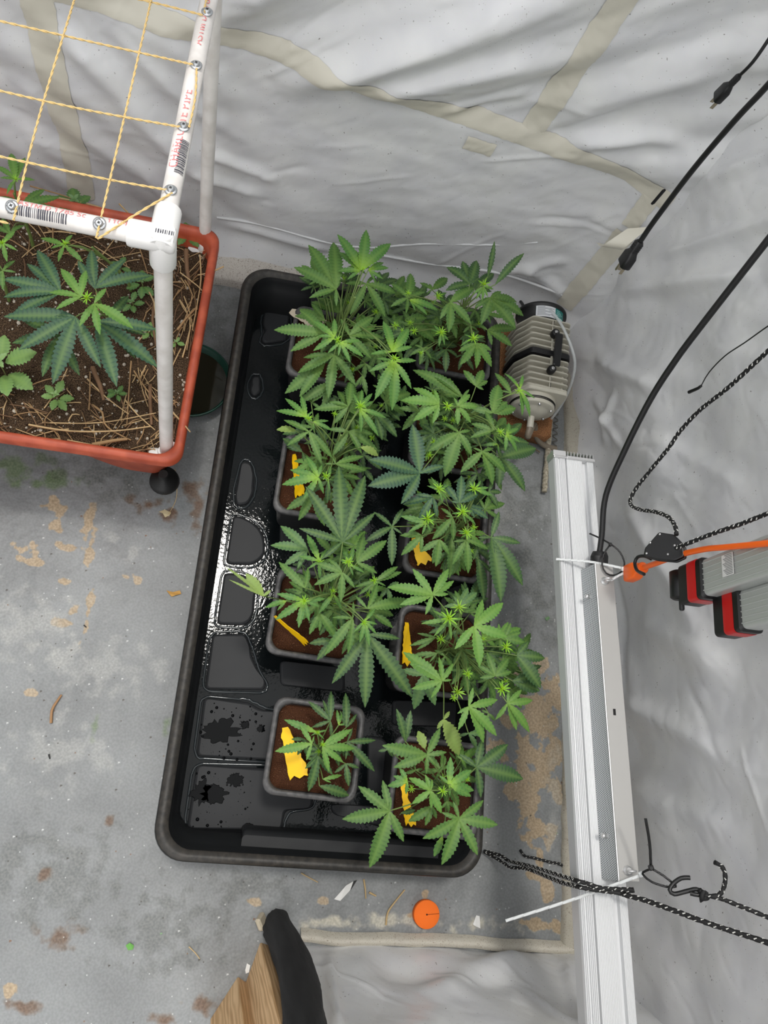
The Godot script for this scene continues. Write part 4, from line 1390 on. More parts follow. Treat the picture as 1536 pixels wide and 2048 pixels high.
# ------------------------------------------------------------------ air pump and what lies beside it
func build_pump() -> void:
	var cast := mat("cast_beige", Color(0.74, 0.725, 0.67), 0.42)
	var black := mat("pump_black", Color(0.075, 0.075, 0.08), 0.45)
	var steel := mat("bright_steel", Color(0.78, 0.78, 0.78), 0.22, 0.9)
	var t := thing("air_pump", "beige finned cylinder air pump with black strap handle, beside tray in back right corner", "air pump", Vector3(0.437, 0.062, -0.548))
	t.rotation.y = -0.04
	var w := 0.062
	var top := 0.138
	# one cross-section: flat top, bevelled shoulders, slightly wider foot
	var prof := func(g: float, z: float) -> PackedVector3Array:
		var out := PackedVector3Array()
		for p in rounded([Vector2(-w - 0.008 - g, 0.006), Vector2(-w - 0.006 - g, 0.082), Vector2(-w + 0.020, top + g), Vector2(w - 0.006, top + g), Vector2(w + g, top - 0.014), Vector2(w + 0.006 + g, 0.006)], 0.008, 3):
			out.append(Vector3(p.x, p.y, z))
		return out
	var st := mb()
	loft(st, [prof.call(-0.018, -0.100), prof.call(-0.018, 0.098)], true, true, true)
	obj("body", done(st), cast, t)
	for k in 13:
		var z := -0.097 + k * 0.0161
		if absf(z) < 0.004:
			continue
		st = mb()
		loft(st, [prof.call(-0.0015, z - 0.0019), prof.call(0.0, z - 0.0011), prof.call(0.0, z + 0.0011), prof.call(-0.0015, z + 0.0019)], true, true, true)
		obj("fin", done(st), cast, t)
	st = mb()
	loft(st, [prof.call(0.0005, -0.0075), prof.call(0.003, -0.005), prof.call(0.003, 0.005), prof.call(0.0005, 0.0075)], true, true, true)
	obj("gasket_band", done(st), black, t)
	obj("rib", boxed(Vector3(0.006, 0.006, 0.20), Transform3D(Basis(), Vector3(0.012, top - 0.004, 0.0)), 0.002), cast, t)
	# front plate with domed outlet
	st = mb()
	loft(st, [prof.call(-0.001, 0.098), prof.call(0.0, 0.100), prof.call(0.0, 0.106), prof.call(-0.002, 0.108)], true, true, true)
	var plate := obj("front_plate", done(st), cast, t)
	var c := Vector3(-0.008, 0.072, 0.108)
	var fwd := facing(Vector3(0, 0, 1), Vector3.RIGHT, c)
	st = mb()
	lathe(st, [Vector2(0.058, 0.0), Vector2(0.058, 0.010), Vector2(0.055, 0.012), Vector2(0.055, 0.014), Vector2(0.055, 0.0165)], 40, fwd, true)
	lathe(st, [Vector2(0.056, 0.0165), Vector2(0.056, 0.024), Vector2(0.054, 0.026), Vector2(0.042, 0.0265), Vector2(0.037, 0.029), Vector2(0.029, 0.036), Vector2(0.017, 0.0405), Vector2(0.001, 0.042)], 40, fwd)
	obj("dome", done(st), cast, t)
	st = mb()
	lathe(st, [Vector2(0.0575, 0.0105), Vector2(0.0575, 0.0125)], 40, fwd)
	lathe(st, [Vector2(0.0572, 0.0145), Vector2(0.0572, 0.0165)], 40, fwd)
	obj("ring_seal", done(st), black, t)
	for k in 6:
		var a := TAU * k / 6.0 + 0.5
		st = mb()
		lathe(st, [Vector2(0.0036, 0.0), Vector2(0.0036, 0.004), Vector2(0.0026, 0.0052)], 10, facing(Vector3(0, 0, 1), Vector3.RIGHT, c + Vector3(cos(a) * 0.047, sin(a) * 0.047, 0.026)))
		obj("bolt", done(st), steel, t)
	obj("nozzle", rod(c + Vector3(0.0, -0.002, 0.036), c + Vector3(0.0, -0.006, 0.070), 0.0090, 0.0085), cast, t)
	for s in [-1.0, 1.0]:
		st = mb()
		lathe(st, [Vector2(0.0045, 0.0), Vector2(0.0045, 0.004), Vector2(0.003, 0.005)], 10, facing(Vector3(0, 0, 1), Vector3.RIGHT, Vector3(s * 0.06, 0.02, 0.107)))
		obj("bolt", done(st), black, plate)
	# strap handle
	var hd := Node3D.new()
	hd.name = "handle"
	t.add_child(hd, true)
	st = mb()
	for z in [-0.052, 0.052]:
		lathe(st, [Vector2(0.010, 0.0), Vector2(0.0105, 0.004), Vector2(0.010, 0.016), Vector2(0.007, 0.018)], 18, Transform3D(Basis(), Vector3(0.008 if z > 0 else 0.012, top, z)))
	block(st, Vector3(0.019, 0.007, 0.092), Transform3D(Basis.from_euler(Vector3(0, -0.04, 0)), Vector3(0.017, top + 0.021, 0.0)), 0.002)
	obj("strap", done(st), black, hd)
	for z in [-0.052, 0.052]:
		st = mb()
		lathe(st, [Vector2(0.0048, 0.0), Vector2(0.0046, 0.0015), Vector2(0.003, 0.0028)], 12, Transform3D(Basis(), Vector3(0.008 if z > 0 else 0.012, top + 0.018, z)))
		obj("handle_bolt", done(st), steel, hd)
	# round black rear cap with its white and teal sticker
	var rear := facing(Vector3(0, 0, -1), Vector3.RIGHT, Vector3(0.0, 0.074, -0.100))
	st = mb()
	lathe(st, [Vector2(0.060, 0.0), Vector2(0.061, 0.004), Vector2(0.061, 0.036), Vector2(0.066, 0.038), Vector2(0.066, 0.046), Vector2(0.060, 0.049), Vector2(0.01, 0.050)], 48, rear)
	var cap := obj("rear_cap", done(st), black, t)
	var lab := mat("sticker_white", Color.WHITE, 0.35)
	var im := Image.create(128, 64, false, Image.FORMAT_RGB8)
	im.fill(Color(0.86, 0.87, 0.88))
	for k in 9:
		im.fill_rect(Rect2i(6, 5 + k * 6, 30 + (k * 37) % 55, 2), Color(0.25, 0.27, 0.3))
	im.fill_rect(Rect2i(80, 0, 48, 64), Color(0.02, 0.45, 0.42))
	for k in 4:
		im.fill_rect(Rect2i(86, 8 + k * 9, 18 + (k * 7) % 16, 3), Color(0.72, 0.88, 0.86))
	im.fill_rect(Rect2i(88, 46, 32, 9), Color(0.8, 0.92, 0.9))
	lab.albedo_texture = ImageTexture.create_from_image(im)
	st = mb()
	for k in 14:
		for e in [[k, 0], [k, 1], [k + 1, 1], [k, 0], [k + 1, 1], [k + 1, 0]]:
			var a := lerpf(2.15, 0.80, e[0] / 14.0)
			st.set_uv(Vector2(e[0] / 14.0, 1.0 - e[1]))
			st.add_vertex(Vector3(cos(a) * 0.0616, 0.074 + sin(a) * 0.0616, lerpf(-0.104, -0.136, e[1])))
	obj("sticker", done(st), lab, cap)
	# brick it stands on
	var brick := mat("rusty_brick", Color.WHITE, 0.95)
	mottled(brick, Color(0.52, 0.33, 0.20), Color(0.78, 0.57, 0.38), 0.10, 91, 6.0)
	bump(brick, 0.12, 92, 0.5, 6.0)
	st = mb()
	var rows := []
	for q in [[0.0, 0.0], [0.004, -0.004], [0.052, -0.004], [0.059, 0.002], [0.061, 0.010]]:
		var r := rrect(0, 0, 0.083 - q[1], 0.142 - q[1], 0.012, q[0], 10)
		for i in r.size():
			r[i] += Vector3(1, 0, 1) * 0.004 * n_fine.get_noise_2d(i * 0.9, q[0] * 90.0)
		rows.append(r)
	loft(st, rows)
	var b := obj("brick", done(st), brick)
	b.position = Vector3(0.435, 0.0, -0.540)
	b.rotation.y = -0.08
	tag(b, "rough orange-brown block under the beige air pump", "brick")
	obj("chip", boxed(Vector3(0.03, 0.006, 0.024), Transform3D(Basis.from_euler(Vector3(0.3, 0.4, 0.1)), Vector3(0.449, 0.03, -0.443) - b.position), 0.003), mat("pale_chip", Color(0.72, 0.71, 0.70), 0.6), b)
	# hoses and cord
	st = mb()
	var hose := curve([Vector3(0.4219, 0.128, -0.374), Vector3(0.4219, 0.115, -0.352), Vector3(0.454, 0.075, -0.407), Vector3(0.478, 0.035, -0.394), Vector3(0.507, 0.016, -0.383), Vector3(0.543, 0.012, -0.379)], 0.004)
	var rings := []
	for i in hose.size():
		var d := (hose[mini(i + 1, hose.size() - 1)] - hose[maxi(i - 1, 0)]).normalized()
		var s := side_of(d)
		var r := 0.0075 + (0.0006 if i % 2 else 0.0)
		rings.append(circle(hose[i], s * r, d.cross(s) * r, 14))
	loft(st, rings)
	tag(obj("air_hose", done(st), mat("hose_brown", Color(0.50, 0.46, 0.40), 0.3)), "brownish ribbed hose curving down from the pump outlet to floor", "hose")
	st = mb()
	tube(st, curve([Vector3(0.436, 0.18, -0.695), Vector3(0.45, 0.205, -0.658), Vector3(0.473, 0.215, -0.611), Vector3(0.504, 0.2, -0.561), Vector3(0.522, 0.17, -0.531), Vector3(0.527, 0.12, -0.492), Vector3(0.514, 0.07, -0.451), Vector3(0.499, 0.04, -0.43), Vector3(0.499, 0.02, -0.41), Vector3(0.514, 0.012, -0.383), Vector3(0.544, 0.01, -0.36)], 0.006), 0.0038, -1.0, 12)
	var clear := mat("clear_tubing", Color(0.86, 0.88, 0.88, 0.45), 0.1)
	clear.transparency = BaseMaterial3D.TRANSPARENCY_ALPHA
	tag(obj("clear_tube", done(st), clear), "thin clear tubing draped over the right side of the pump", "tube")
	st = mb()
	tube(st, curve([Vector3(0.398, 0.02, -0.796), Vector3(0.41, 0.05, -0.791), Vector3(0.414, 0.08, -0.753), Vector3(0.401, 0.1, -0.713), Vector3(0.417, 0.13, -0.707), Vector3(0.431, 0.14, -0.719)], 0.008), 0.0042, -1.0, 10)
	tag(obj("pump_cord", done(st), black), "short black power cord looping out behind the pump's left side", "cord")
	# wiggle channel: pale crusted strip with a zigzag spring wire
	var ch := thing("spring_channel", "crusted pale channel strip with a zigzag wire, lying between pump and light bar", "channel", Vector3(0.527, -0, -0.379))
	var a0 := Vector3(0.53, 0.012, -0.523) - ch.position
	var a1 := Vector3(0.511, 0.012, -0.252) - ch.position
	st = mb()
	rows = []
	for i in 60:
		var t2 := i / 59.0
		var p := a0.lerp(a1, t2)
		var r := 0.0075 + 0.0014 * n_fine.get_noise_2d(i * 0.8, 3.0)
		rows.append(circle(p + Vector3(0.002 * n_fine.get_noise_2d(i * 0.5, 9.0), 0, 0), Vector3(r, 0, 0), Vector3(0, r * 0.9, 0), 12))
	loft(st, rows)
	var crust := mat("crusted_strip", Color.WHITE, 0.8)
	mottled(crust, Color(0.50, 0.47, 0.40), Color(0.74, 0.71, 0.64), 0.05, 95, 5.0)
	obj("strip", done(st), crust, ch)
	var z := PackedVector3Array()
	for i in 56:
		var p := (Vector3(0.545, 0.008, -0.527) - ch.position).lerp(Vector3(0.536, 0.008, -0.26) - ch.position, i / 55.0)
		z.append(p + Vector3(0.006 * (1.0 if i % 4 < 2 else -1.0), 0.002 * (i % 2), 0))
	st = mb()
	tube(st, z, 0.0016, -1.0, 6)
	obj("spring_wire", done(st), mat("dull_wire", Color(0.42, 0.41, 0.38), 0.5, 0.5), ch)
	for q in [[[Vector3(0.384, 0.01, -0.441), Vector3(0.433, 0.012, -0.413), Vector3(0.504, 0.012, -0.385)], 0.0022, "longest dry brown stem on the floor left of the pump hose"], [[Vector3(0.414, 0.008, -0.4), Vector3(0.457, 0.008, -0.386), Vector3(0.499, 0.008, -0.364)], 0.0018, "dry stem on the floor nearest the end of pump hose"], [[Vector3(0.433, 0.01, -0.405), Vector3(0.442, 0.014, -0.42), Vector3(0.458, 0.01, -0.413)], 0.0018, "little bent dry stem hooked over the longest one by the hose"]]:
		st = mb()
		tube(st, curve(q[0], 0.01), q[1], -1.0, 6)
		tag(obj("dry_stem", done(st), mat("dry_brown", Color(0.40, 0.33, 0.25), 0.8)), q[2], "stem")

# ------------------------------------------------------------------ aluminium grow lights
func extrude(prof: Array, a: Vector3, b: Vector3, right: Vector3, up: Vector3) -> SurfaceTool:
	var st := mb(false)
	var ra := PackedVector3Array()
	var rb := PackedVector3Array()
	for p in prof:
		ra.append(a + right * p.x + up * p.y)
		rb.append(b + right * p.x + up * p.y)
	for k in prof.size():
		var k2 := (k + 1) % prof.size()
		quad(st, ra[k], rb[k], rb[k2], ra[k2])
	var fl := PackedVector2Array()
	for p in prof:
		fl.append(p)
	var ids := Geometry2D.triangulate_polygon(fl)
	for k in range(0, ids.size(), 3):
		tri(st, ra[ids[k]], ra[ids[k + 1]], ra[ids[k + 2]])
		tri(st, rb[ids[k]], rb[ids[k + 2]], rb[ids[k + 1]])
	return done(st)

func ridged(x0: float, x1: float, y: float, n: int, depth: float) -> Array:
	var out := []
	for k in n:
		var a := lerpf(x0, x1, k / float(n))
		var d := (x1 - x0) / n
		out += [Vector2(a, y - depth), Vector2(a + d * 0.2, y), Vector2(a + d * 0.75, y), Vector2(a + d * 0.95, y - depth)]
	return out

func build_light_bar() -> void:
	var alu := mat("aluminium", Color(0.85, 0.855, 0.86), 0.4, 0.3)
	var grey := mat("grey_metal", Color(0.66, 0.655, 0.645), 0.42, 0.1)
	var chrome := mat("chrome", Color(0.82, 0.82, 0.82), 0.3, 0.7)
	var black := mat("gland_black", Color(0.07, 0.07, 0.075), 0.45)
	var a := Vector3(0.358, 0.425, -0.164)
	var b := Vector3(0.388, 0.5, 0.811)
	var d := (b - a).normalized()
	b += d * 0.01
	var right := d.cross(Vector3.UP).normalized() * -1.0
	var up := right.cross(d).normalized()
	if up.y < 0.0:
		up = -up
	if right.x < 0.0:
		right = -right
	var t := thing("light_bar", "long silver aluminium light bar hanging along right side, with perforated driver box on top", "light", a)
	var o := Vector3.ZERO
	var e := b - a
	var prof := [Vector2(0.0, -0.030), Vector2(0.0, -0.004), Vector2(0.001, 0.0)]
	prof += ridged(0.002, 0.010, 0.0, 3, 0.0022) + [Vector2(0.010, -0.003), Vector2(0.012, -0.003)] + ridged(0.012, 0.024, 0.0, 4, 0.0020)
	prof += [Vector2(0.024, -0.006), Vector2(0.0265, -0.006), Vector2(0.0265, 0.001)] + ridged(0.027, 0.060, 0.001, 12, 0.0009)
	prof += [Vector2(0.061, 0.0), Vector2(0.062, -0.009), Vector2(0.071, -0.009), Vector2(0.0715, 0.0)] + ridged(0.072, 0.086, 0.0, 6, 0.0008) + [Vector2(0.087, -0.002), Vector2(0.087, -0.030)]
	obj("extrusion", extrude(prof, o, e, right, up), alu, t)
	# finned end cap
	var cap := Node3D.new()
	cap.name = "end_cap"
	t.add_child(cap, true)
	var bas := Basis(right, up, d)
	var fin := func(x0: float, x1: float, y0: float, y1: float, z0: float, z1: float) -> SurfaceTool:
		return boxed(Vector3(x1 - x0, y1 - y0, z1 - z0), Transform3D(bas, right * ((x0 + x1) / 2) + up * ((y0 + y1) / 2) + d * ((z0 + z1) / 2)), 0.001)
	obj("plate", fin.call(-0.001, 0.088, -0.032, 0.003, -0.004, 0.0), chrome, cap)
	obj("collar", fin.call(0.026, 0.0885, -0.032, 0.005, -0.006, 0.001), chrome, cap)
	obj("side_block", fin.call(-0.002, 0.026, -0.032, 0.003, -0.017, -0.004), chrome, cap)
	for k in 9:
		obj("fin", fin.call(0.029 + k * 0.0070, 0.0312 + k * 0.0070, -0.030, 0.003, -0.017, -0.004), chrome, cap)
	obj("slot_back", fin.call(0.027, 0.087, -0.031, -0.008, -0.015, -0.004), black, cap)
	# driver box
	var z0 := 0.190
	var z1 := (Vector3(0.424, 0.49, 0.61) - a).dot(d)
	z0 = (Vector3(0.414, 0.44, 0.072) - a).dot(d)
	var mesh_m := mat("perforated_sheet", Color.WHITE, 0.45, 0.2)
	var im := Image.create(64, 64, false, Image.FORMAT_RGB8)
	im.fill(Color(0.79, 0.80, 0.805))
	for j in 64:
		for i in 64:
			var x := fmod(i + (8.0 if (j / 16) % 2 else 0.0), 16.0) - 8.0
			var y := (j % 16) - 8.0
			if x * x + y * y < 30.0:
				im.set_pixel(i, j, Color(0.25, 0.28, 0.30))
	mesh_m.albedo_texture = ImageTexture.create_from_image(im)
	var box := Node3D.new()
	box.name = "driver_box"
	t.add_child(box, true)
	var p0 := 0.042
	var p1 := 0.050
	var ht := 0.045
	obj("lid", extrude([Vector2(p1, 0.003), Vector2(p1, ht - 0.002), Vector2(p1 + 0.002, ht), Vector2(0.0855, ht), Vector2(0.087, ht - 0.002), Vector2(0.087, 0.003)], d * z0, d * z1, right, up), grey, box)
	var st := mb(false)
	var n := 1
	var q0 := d * z0 + right * p0 + up * 0.002
	var q1 := d * z1 + right * p0 + up * 0.002
	var q2 := d * z1 + right * (p1 - 0.0012) + up * (ht - 0.002)
	var q3 := d * z0 + right * (p1 - 0.0012) + up * (ht - 0.002)
	var uv := [Vector2(0, 0), Vector2((z1 - z0) / 0.0144, 0), Vector2((z1 - z0) / 0.0144, ht / 0.0144), Vector2(0, ht / 0.0144)]
	var qs := [q0, q1, q2, q3]
	for k in [0, 1, 2, 0, 2, 3]:
		st.set_uv(uv[k])
		st.add_vertex(qs[k])
	st.set_uv(Vector2.ZERO)
	tri(st, q0, q3, d * z0 + right * p1 + up * 0.002)
	tri(st, q1, d * z1 + right * p1 + up * 0.002, q2)
	obj("mesh_side", done(st), mesh_m, box)
	obj("lid_edge", rod(q3 + right * 0.001 + up * 0.002, q2 + right * 0.001 + up * 0.002, 0.0012), mat("bright_edge", Color(0.9, 0.9, 0.9), 0.3, 0.4), box)
	for s in [(Vector3(0.425, 0.46, 0.13) - a).dot(d), (Vector3(0.431, 0.5, 0.542) - a).dot(d)]:
		st = mb()
		lathe(st, [Vector2(0.0038, 0.0), Vector2(0.0038, 0.006), Vector2(0.0046, 0.0062), Vector2(0.0042, 0.010), Vector2(0.002, 0.011)], 12, facing(-right + up * 0.15, d, d * s + right * (p0 + 0.0035) + up * (ht * 0.55)))
		obj("thumb_screw", done(st), chrome, box)
	st = mb(false)
	block(st, Vector3(0.005, 0.0008, 0.011), Transform3D(bas, d * ((Vector3(0.447, 0.51, 0.339) - a).dot(d)) + right * 0.0655 + up * (ht + 0.0002)), 0.0003)
	obj("slot_hole", done(st), mat("hole_dark", Color(0.06, 0.06, 0.06), 0.8), box)
	# eye bolts that carry the bar
	for s in [(Vector3(0.435, 0.5, 0.1) - a).dot(d), (Vector3(0.45, 0.55, 0.589) - a).dot(d)]:
		st = mb()
		var c: Vector3 = d * s + right * 0.066 + up * ht
		lathe(st, [Vector2(0.008, 0.0), Vector2(0.008, 0.0025), Vector2(0.005, 0.003), Vector2(0.005, 0.007)], 8, facing(up, right, c))
		var ring := PackedVector3Array()
		for k in 17:
			var g := TAU * k / 16.0
			ring.append(c + up * (0.013 + 0.0075 * sin(g)) + right * (0.0075 * cos(g)))
		tube(st, ring, 0.0017, -1.0, 8)
		obj("eye_bolt", done(st), chrome, t)
	# cable gland at the far end of the driver box
	st = mb()
	var g0 := d * z0 + right * 0.068 + up * 0.024
	lathe(st, [Vector2(0.015, 0.0), Vector2(0.015, 0.006), Vector2(0.0175, 0.007), Vector2(0.0175, 0.022), Vector2(0.0155, 0.027), Vector2(0.0135, 0.031), Vector2(0.007, 0.032)], 8, facing(-d + up * 0.25, right, g0), true)
	obj("cable_gland", done(st), black, t)
	st = mb()
	var gw := a + g0 - d * 0.03 + up * 0.008
	tube(st, curve([gw, gw - d * 0.03 + up * 0.014, Vector3(0.424, 0.517, -0.061), Vector3(0.428, 0.585, -0.128), Vector3(0.432, 0.67, -0.191), Vector3(0.436, 0.745, -0.229), Vector3(0.44, 0.813, -0.255), Vector3(0.45, 0.971, -0.31), Vector3(0.46, 1.123, -0.362), Vector3(0.46, 1.123, -0.362) + Vector3(0.001, 0.05, 0.0), Vector3(0.46, 1.123, -0.362) + Vector3(0.01, 0.8, 0.0)], 0.012), 0.0056, -1.0, 12)
	tag(obj("power_cable", done(st), black), "thick black cable rising from the gland of the light bar to the upper right", "cable")

func hung_bar(foot: Vector3, len: float, label: String, sticker: bool) -> void:
	var gm := mat("grey_aluminium", Color(0.74, 0.75, 0.74), 0.34, 0.35)
	var red := mat("red_plastic", Color(0.74, 0.07, 0.08), 0.38)
	var black := mat("cap_black", Color(0.06, 0.06, 0.065), 0.42)
	var t := thing("hanging_light", label, "light", foot)
	var hx := 0.017
	var hz := 0.030
	var sec := func(gx: float, y: float) -> PackedVector3Array:
		return rrect(0, 0, hx + gx, hz + gx, 0.007, y, 4)
	var st := mb()
	loft(st, [sec.call(0.0, 0.066), sec.call(0.0, len)], true, true, true)
	obj("housing", done(st), gm, t)
	for k in 6:
		obj("rib", boxed(Vector3(0.0016, len - 0.07, 0.0022), Transform3D(Basis(), Vector3(-hx - 0.0004, 0.066 + (len - 0.07) / 2, -0.022 + k * 0.0088)), 0.0006), gm, t)
	st = mb()
	loft(st, [sec.call(-0.002, 0.004), sec.call(0.0035, 0.006), sec.call(0.0035, 0.030)], true, true, true)
	loft(st, [sec.call(0.0035, 0.054), sec.call(0.0035, 0.066), sec.call(0.0005, 0.070)], true, true, true)
	obj("end_cap", done(st), black, t)
	st = mb()
	loft(st, [sec.call(0.004, 0.030), sec.call(0.0042, 0.033), sec.call(0.0042, 0.051), sec.call(0.004, 0.054)], true, true, true)
	obj("red_band", done(st), red, t)
	if sticker:
		st = mb()
		lathe(st, [Vector2(0.014, 0.0), Vector2(0.018, 0.002), Vector2(0.018, 0.046), Vector2(0.014, 0.049), Vector2(0.0045, 0.049), Vector2(0.0045, 0.066), Vector2(0.003, 0.068)], 24, facing(Vector3(0, 0, 1), Vector3.RIGHT, Vector3(-0.004, -0.014, -0.030)))
		obj("hinge_knuckle", done(st), black, t)
		var sm := mat("rating_label", Color.WHITE, 0.5)
		var im := Image.create(64, 96, false, Image.FORMAT_RGB8)
		im.fill(Color(0.83, 0.83, 0.82))
		for k in 13:
			im.fill_rect(Rect2i(6, 6 + k * 7, 36 + (k * 23) % 18, 3), Color(0.35, 0.36, 0.36))
		sm.albedo_texture = ImageTexture.create_from_image(im)
		st = mb(false)
		var c := Vector3(-hx - 0.0022, 0.135, -0.004)
		var qs := [c + Vector3(0, -0.014, -0.017), c + Vector3(0, 0.014, -0.017), c + Vector3(0, 0.014, 0.017), c + Vector3(0, -0.014, 0.017)]
		var uv := [Vector2(1, 1), Vector2(0, 1), Vector2(0, 0), Vector2(1, 0)]
		for k in [0, 1, 2, 0, 2, 3]:
			st.set_uv(uv[k])
			st.add_vertex(qs[k])
		obj("label_sticker", done(st), sm, t)

func build_hung_bars() -> void:
	hung_bar(Vector3(0.5, 0.653, 0.137), 1.2, "grey light bar with black cap, red band, hinge knuckle and printed label", true)
	hung_bar(Vector3(0.525, 0.706, 0.195), 1.2, "second grey light bar with red band, partly hidden behind the labelled one", false)

# ------------------------------------------------------------------ ropes, cords, ties, hooks
func rope(called: String, label: String, pts: Array, r: float, group := "") -> MeshInstance3D:
	var black := mat("rope_black", Color(0.06, 0.06, 0.065), 0.7)
	var white := mat("rope_fleck", Color(0.80, 0.80, 0.78), 0.7)
	var c := curve(pts, 0.003)
	var st := mb()
	var rings := []
	var s := side_of(c[1] - c[0])
	for i in c.size():
		var d := (c[mini(i + 1, c.size() - 1)] - c[maxi(i - 1, 0)]).normalized()
		s = (s - d * s.dot(d)).normalized()
		var u := d.cross(s)
		var rr := r * (1.0 + 0.09 * sin(i * 1.6))
		rings.append(circle(c[i], s * rr, u * rr, 9))
	loft(st, rings)
	var o := obj(called, done(st), black)
	tag(o, label, "rope", group)
	st = mb()
	s = side_of(c[1] - c[0])
	for i in range(1, c.size() - 2):
		var d := (c[i + 1] - c[i - 1]).normalized()
		s = (s - d * s.dot(d)).normalized()
		if i % 3 == 0:
			for h in 3:
				var a := i * 0.9 + h * TAU / 3.0
				var n := s * cos(a) + d.cross(s) * sin(a)
				var p := c[i] + n * r * 0.86
				var t := (d + n.cross(d) * 0.7).normalized()
				tube(st, PackedVector3Array([p - t * r * 0.55, p, p + t * r * 0.55]), r * 0.30, r * 0.22, 5)
	obj("white_flecks", done(st), white, o).set_meta("kind", "stuff")
	return o

func strip(st: SurfaceTool, pts: PackedVector3Array, w: float, th: float, face: Vector3) -> void:
	var rings := []
	for i in pts.size():
		var d := (pts[mini(i + 1, pts.size() - 1)] - pts[maxi(i - 1, 0)]).normalized()
		var s := d.cross(face).normalized()
		var u := s.cross(d)
		var r := PackedVector3Array()
		for q in [[-1, -1], [1, -1], [1, 1], [-1, 1]]:
			r.append(pts[i] + s * w / 2 * q[0] + u * th / 2 * q[1])
		rings.append(r)
	loft(st, rings, true, true, true)

func plug(called: String, label: String, cord: Array, r: float, body: float, prongs: int, category := "power cord") -> void:
	var black := mat("cord_black", Color(0.06, 0.062, 0.068), 0.42)
	var brass := mat("prong", Color(0.66, 0.62, 0.54), 0.3, 0.85)
	var a: Vector3 = cord[0]
	var d: Vector3 = (cord[0] - cord[1]).normalized()
	var t := thing(called, label, category, a)
	var st := mb()
	var pts := []
	for p: Vector3 in cord:
		pts.append(p - a)
	tube(st, curve(pts, 0.008), r, -1.0, 10)
	obj("cord", done(st), black, t)
	var fx := facing(d, Vector3(0, 0, 1) if absf(d.z) < 0.8 else Vector3.UP, Vector3.ZERO)
	st = mb()
	var rings := []
	for q in [[r * 1.2, r * 1.2, -0.022], [r * 1.7, r * 1.6, -0.018], [r * 1.7, r * 1.6, 0.0], [body * 0.62, body * 0.5, 0.004], [body, body * 0.62, 0.012], [body, body * 0.66, 0.034], [body * 0.96, body * 0.62, 0.036]]:
		var ring := PackedVector3Array()
		for p in rrect(0, 0, q[0], q[1], minf(q[0], q[1]) * 0.6, q[2], 4):
			ring.append(fx * p)
		rings.append(ring)
	loft(st, rings)
	obj("plug", done(st), black, t)
	st = mb()
	for k in 4:
		var y := -0.017 + k * 0.0045
		lathe(st, [Vector2(r * 1.75, y), Vector2(r * 2.05, y + 0.001), Vector2(r * 1.75, y + 0.002)], 12, fx)
	obj("strain_relief", done(st), black, t)
	for k in prongs:
		st = mb(false)
		if k < 2:
			block(st, Vector3(0.0018, 0.020, 0.0068), Transform3D(fx.basis, fx * Vector3((k * 2 - 1) * 0.0063, 0.045, 0.002)), 0.0005)
		else:
			st = mb()
			lathe(st, [Vector2(0.0024, 0.033), Vector2(0.0024, 0.050), Vector2(0.001, 0.053)], 10, fx.translated_local(Vector3(0, 0, -0.0085)))
		obj("prong", done(st), brass, t)

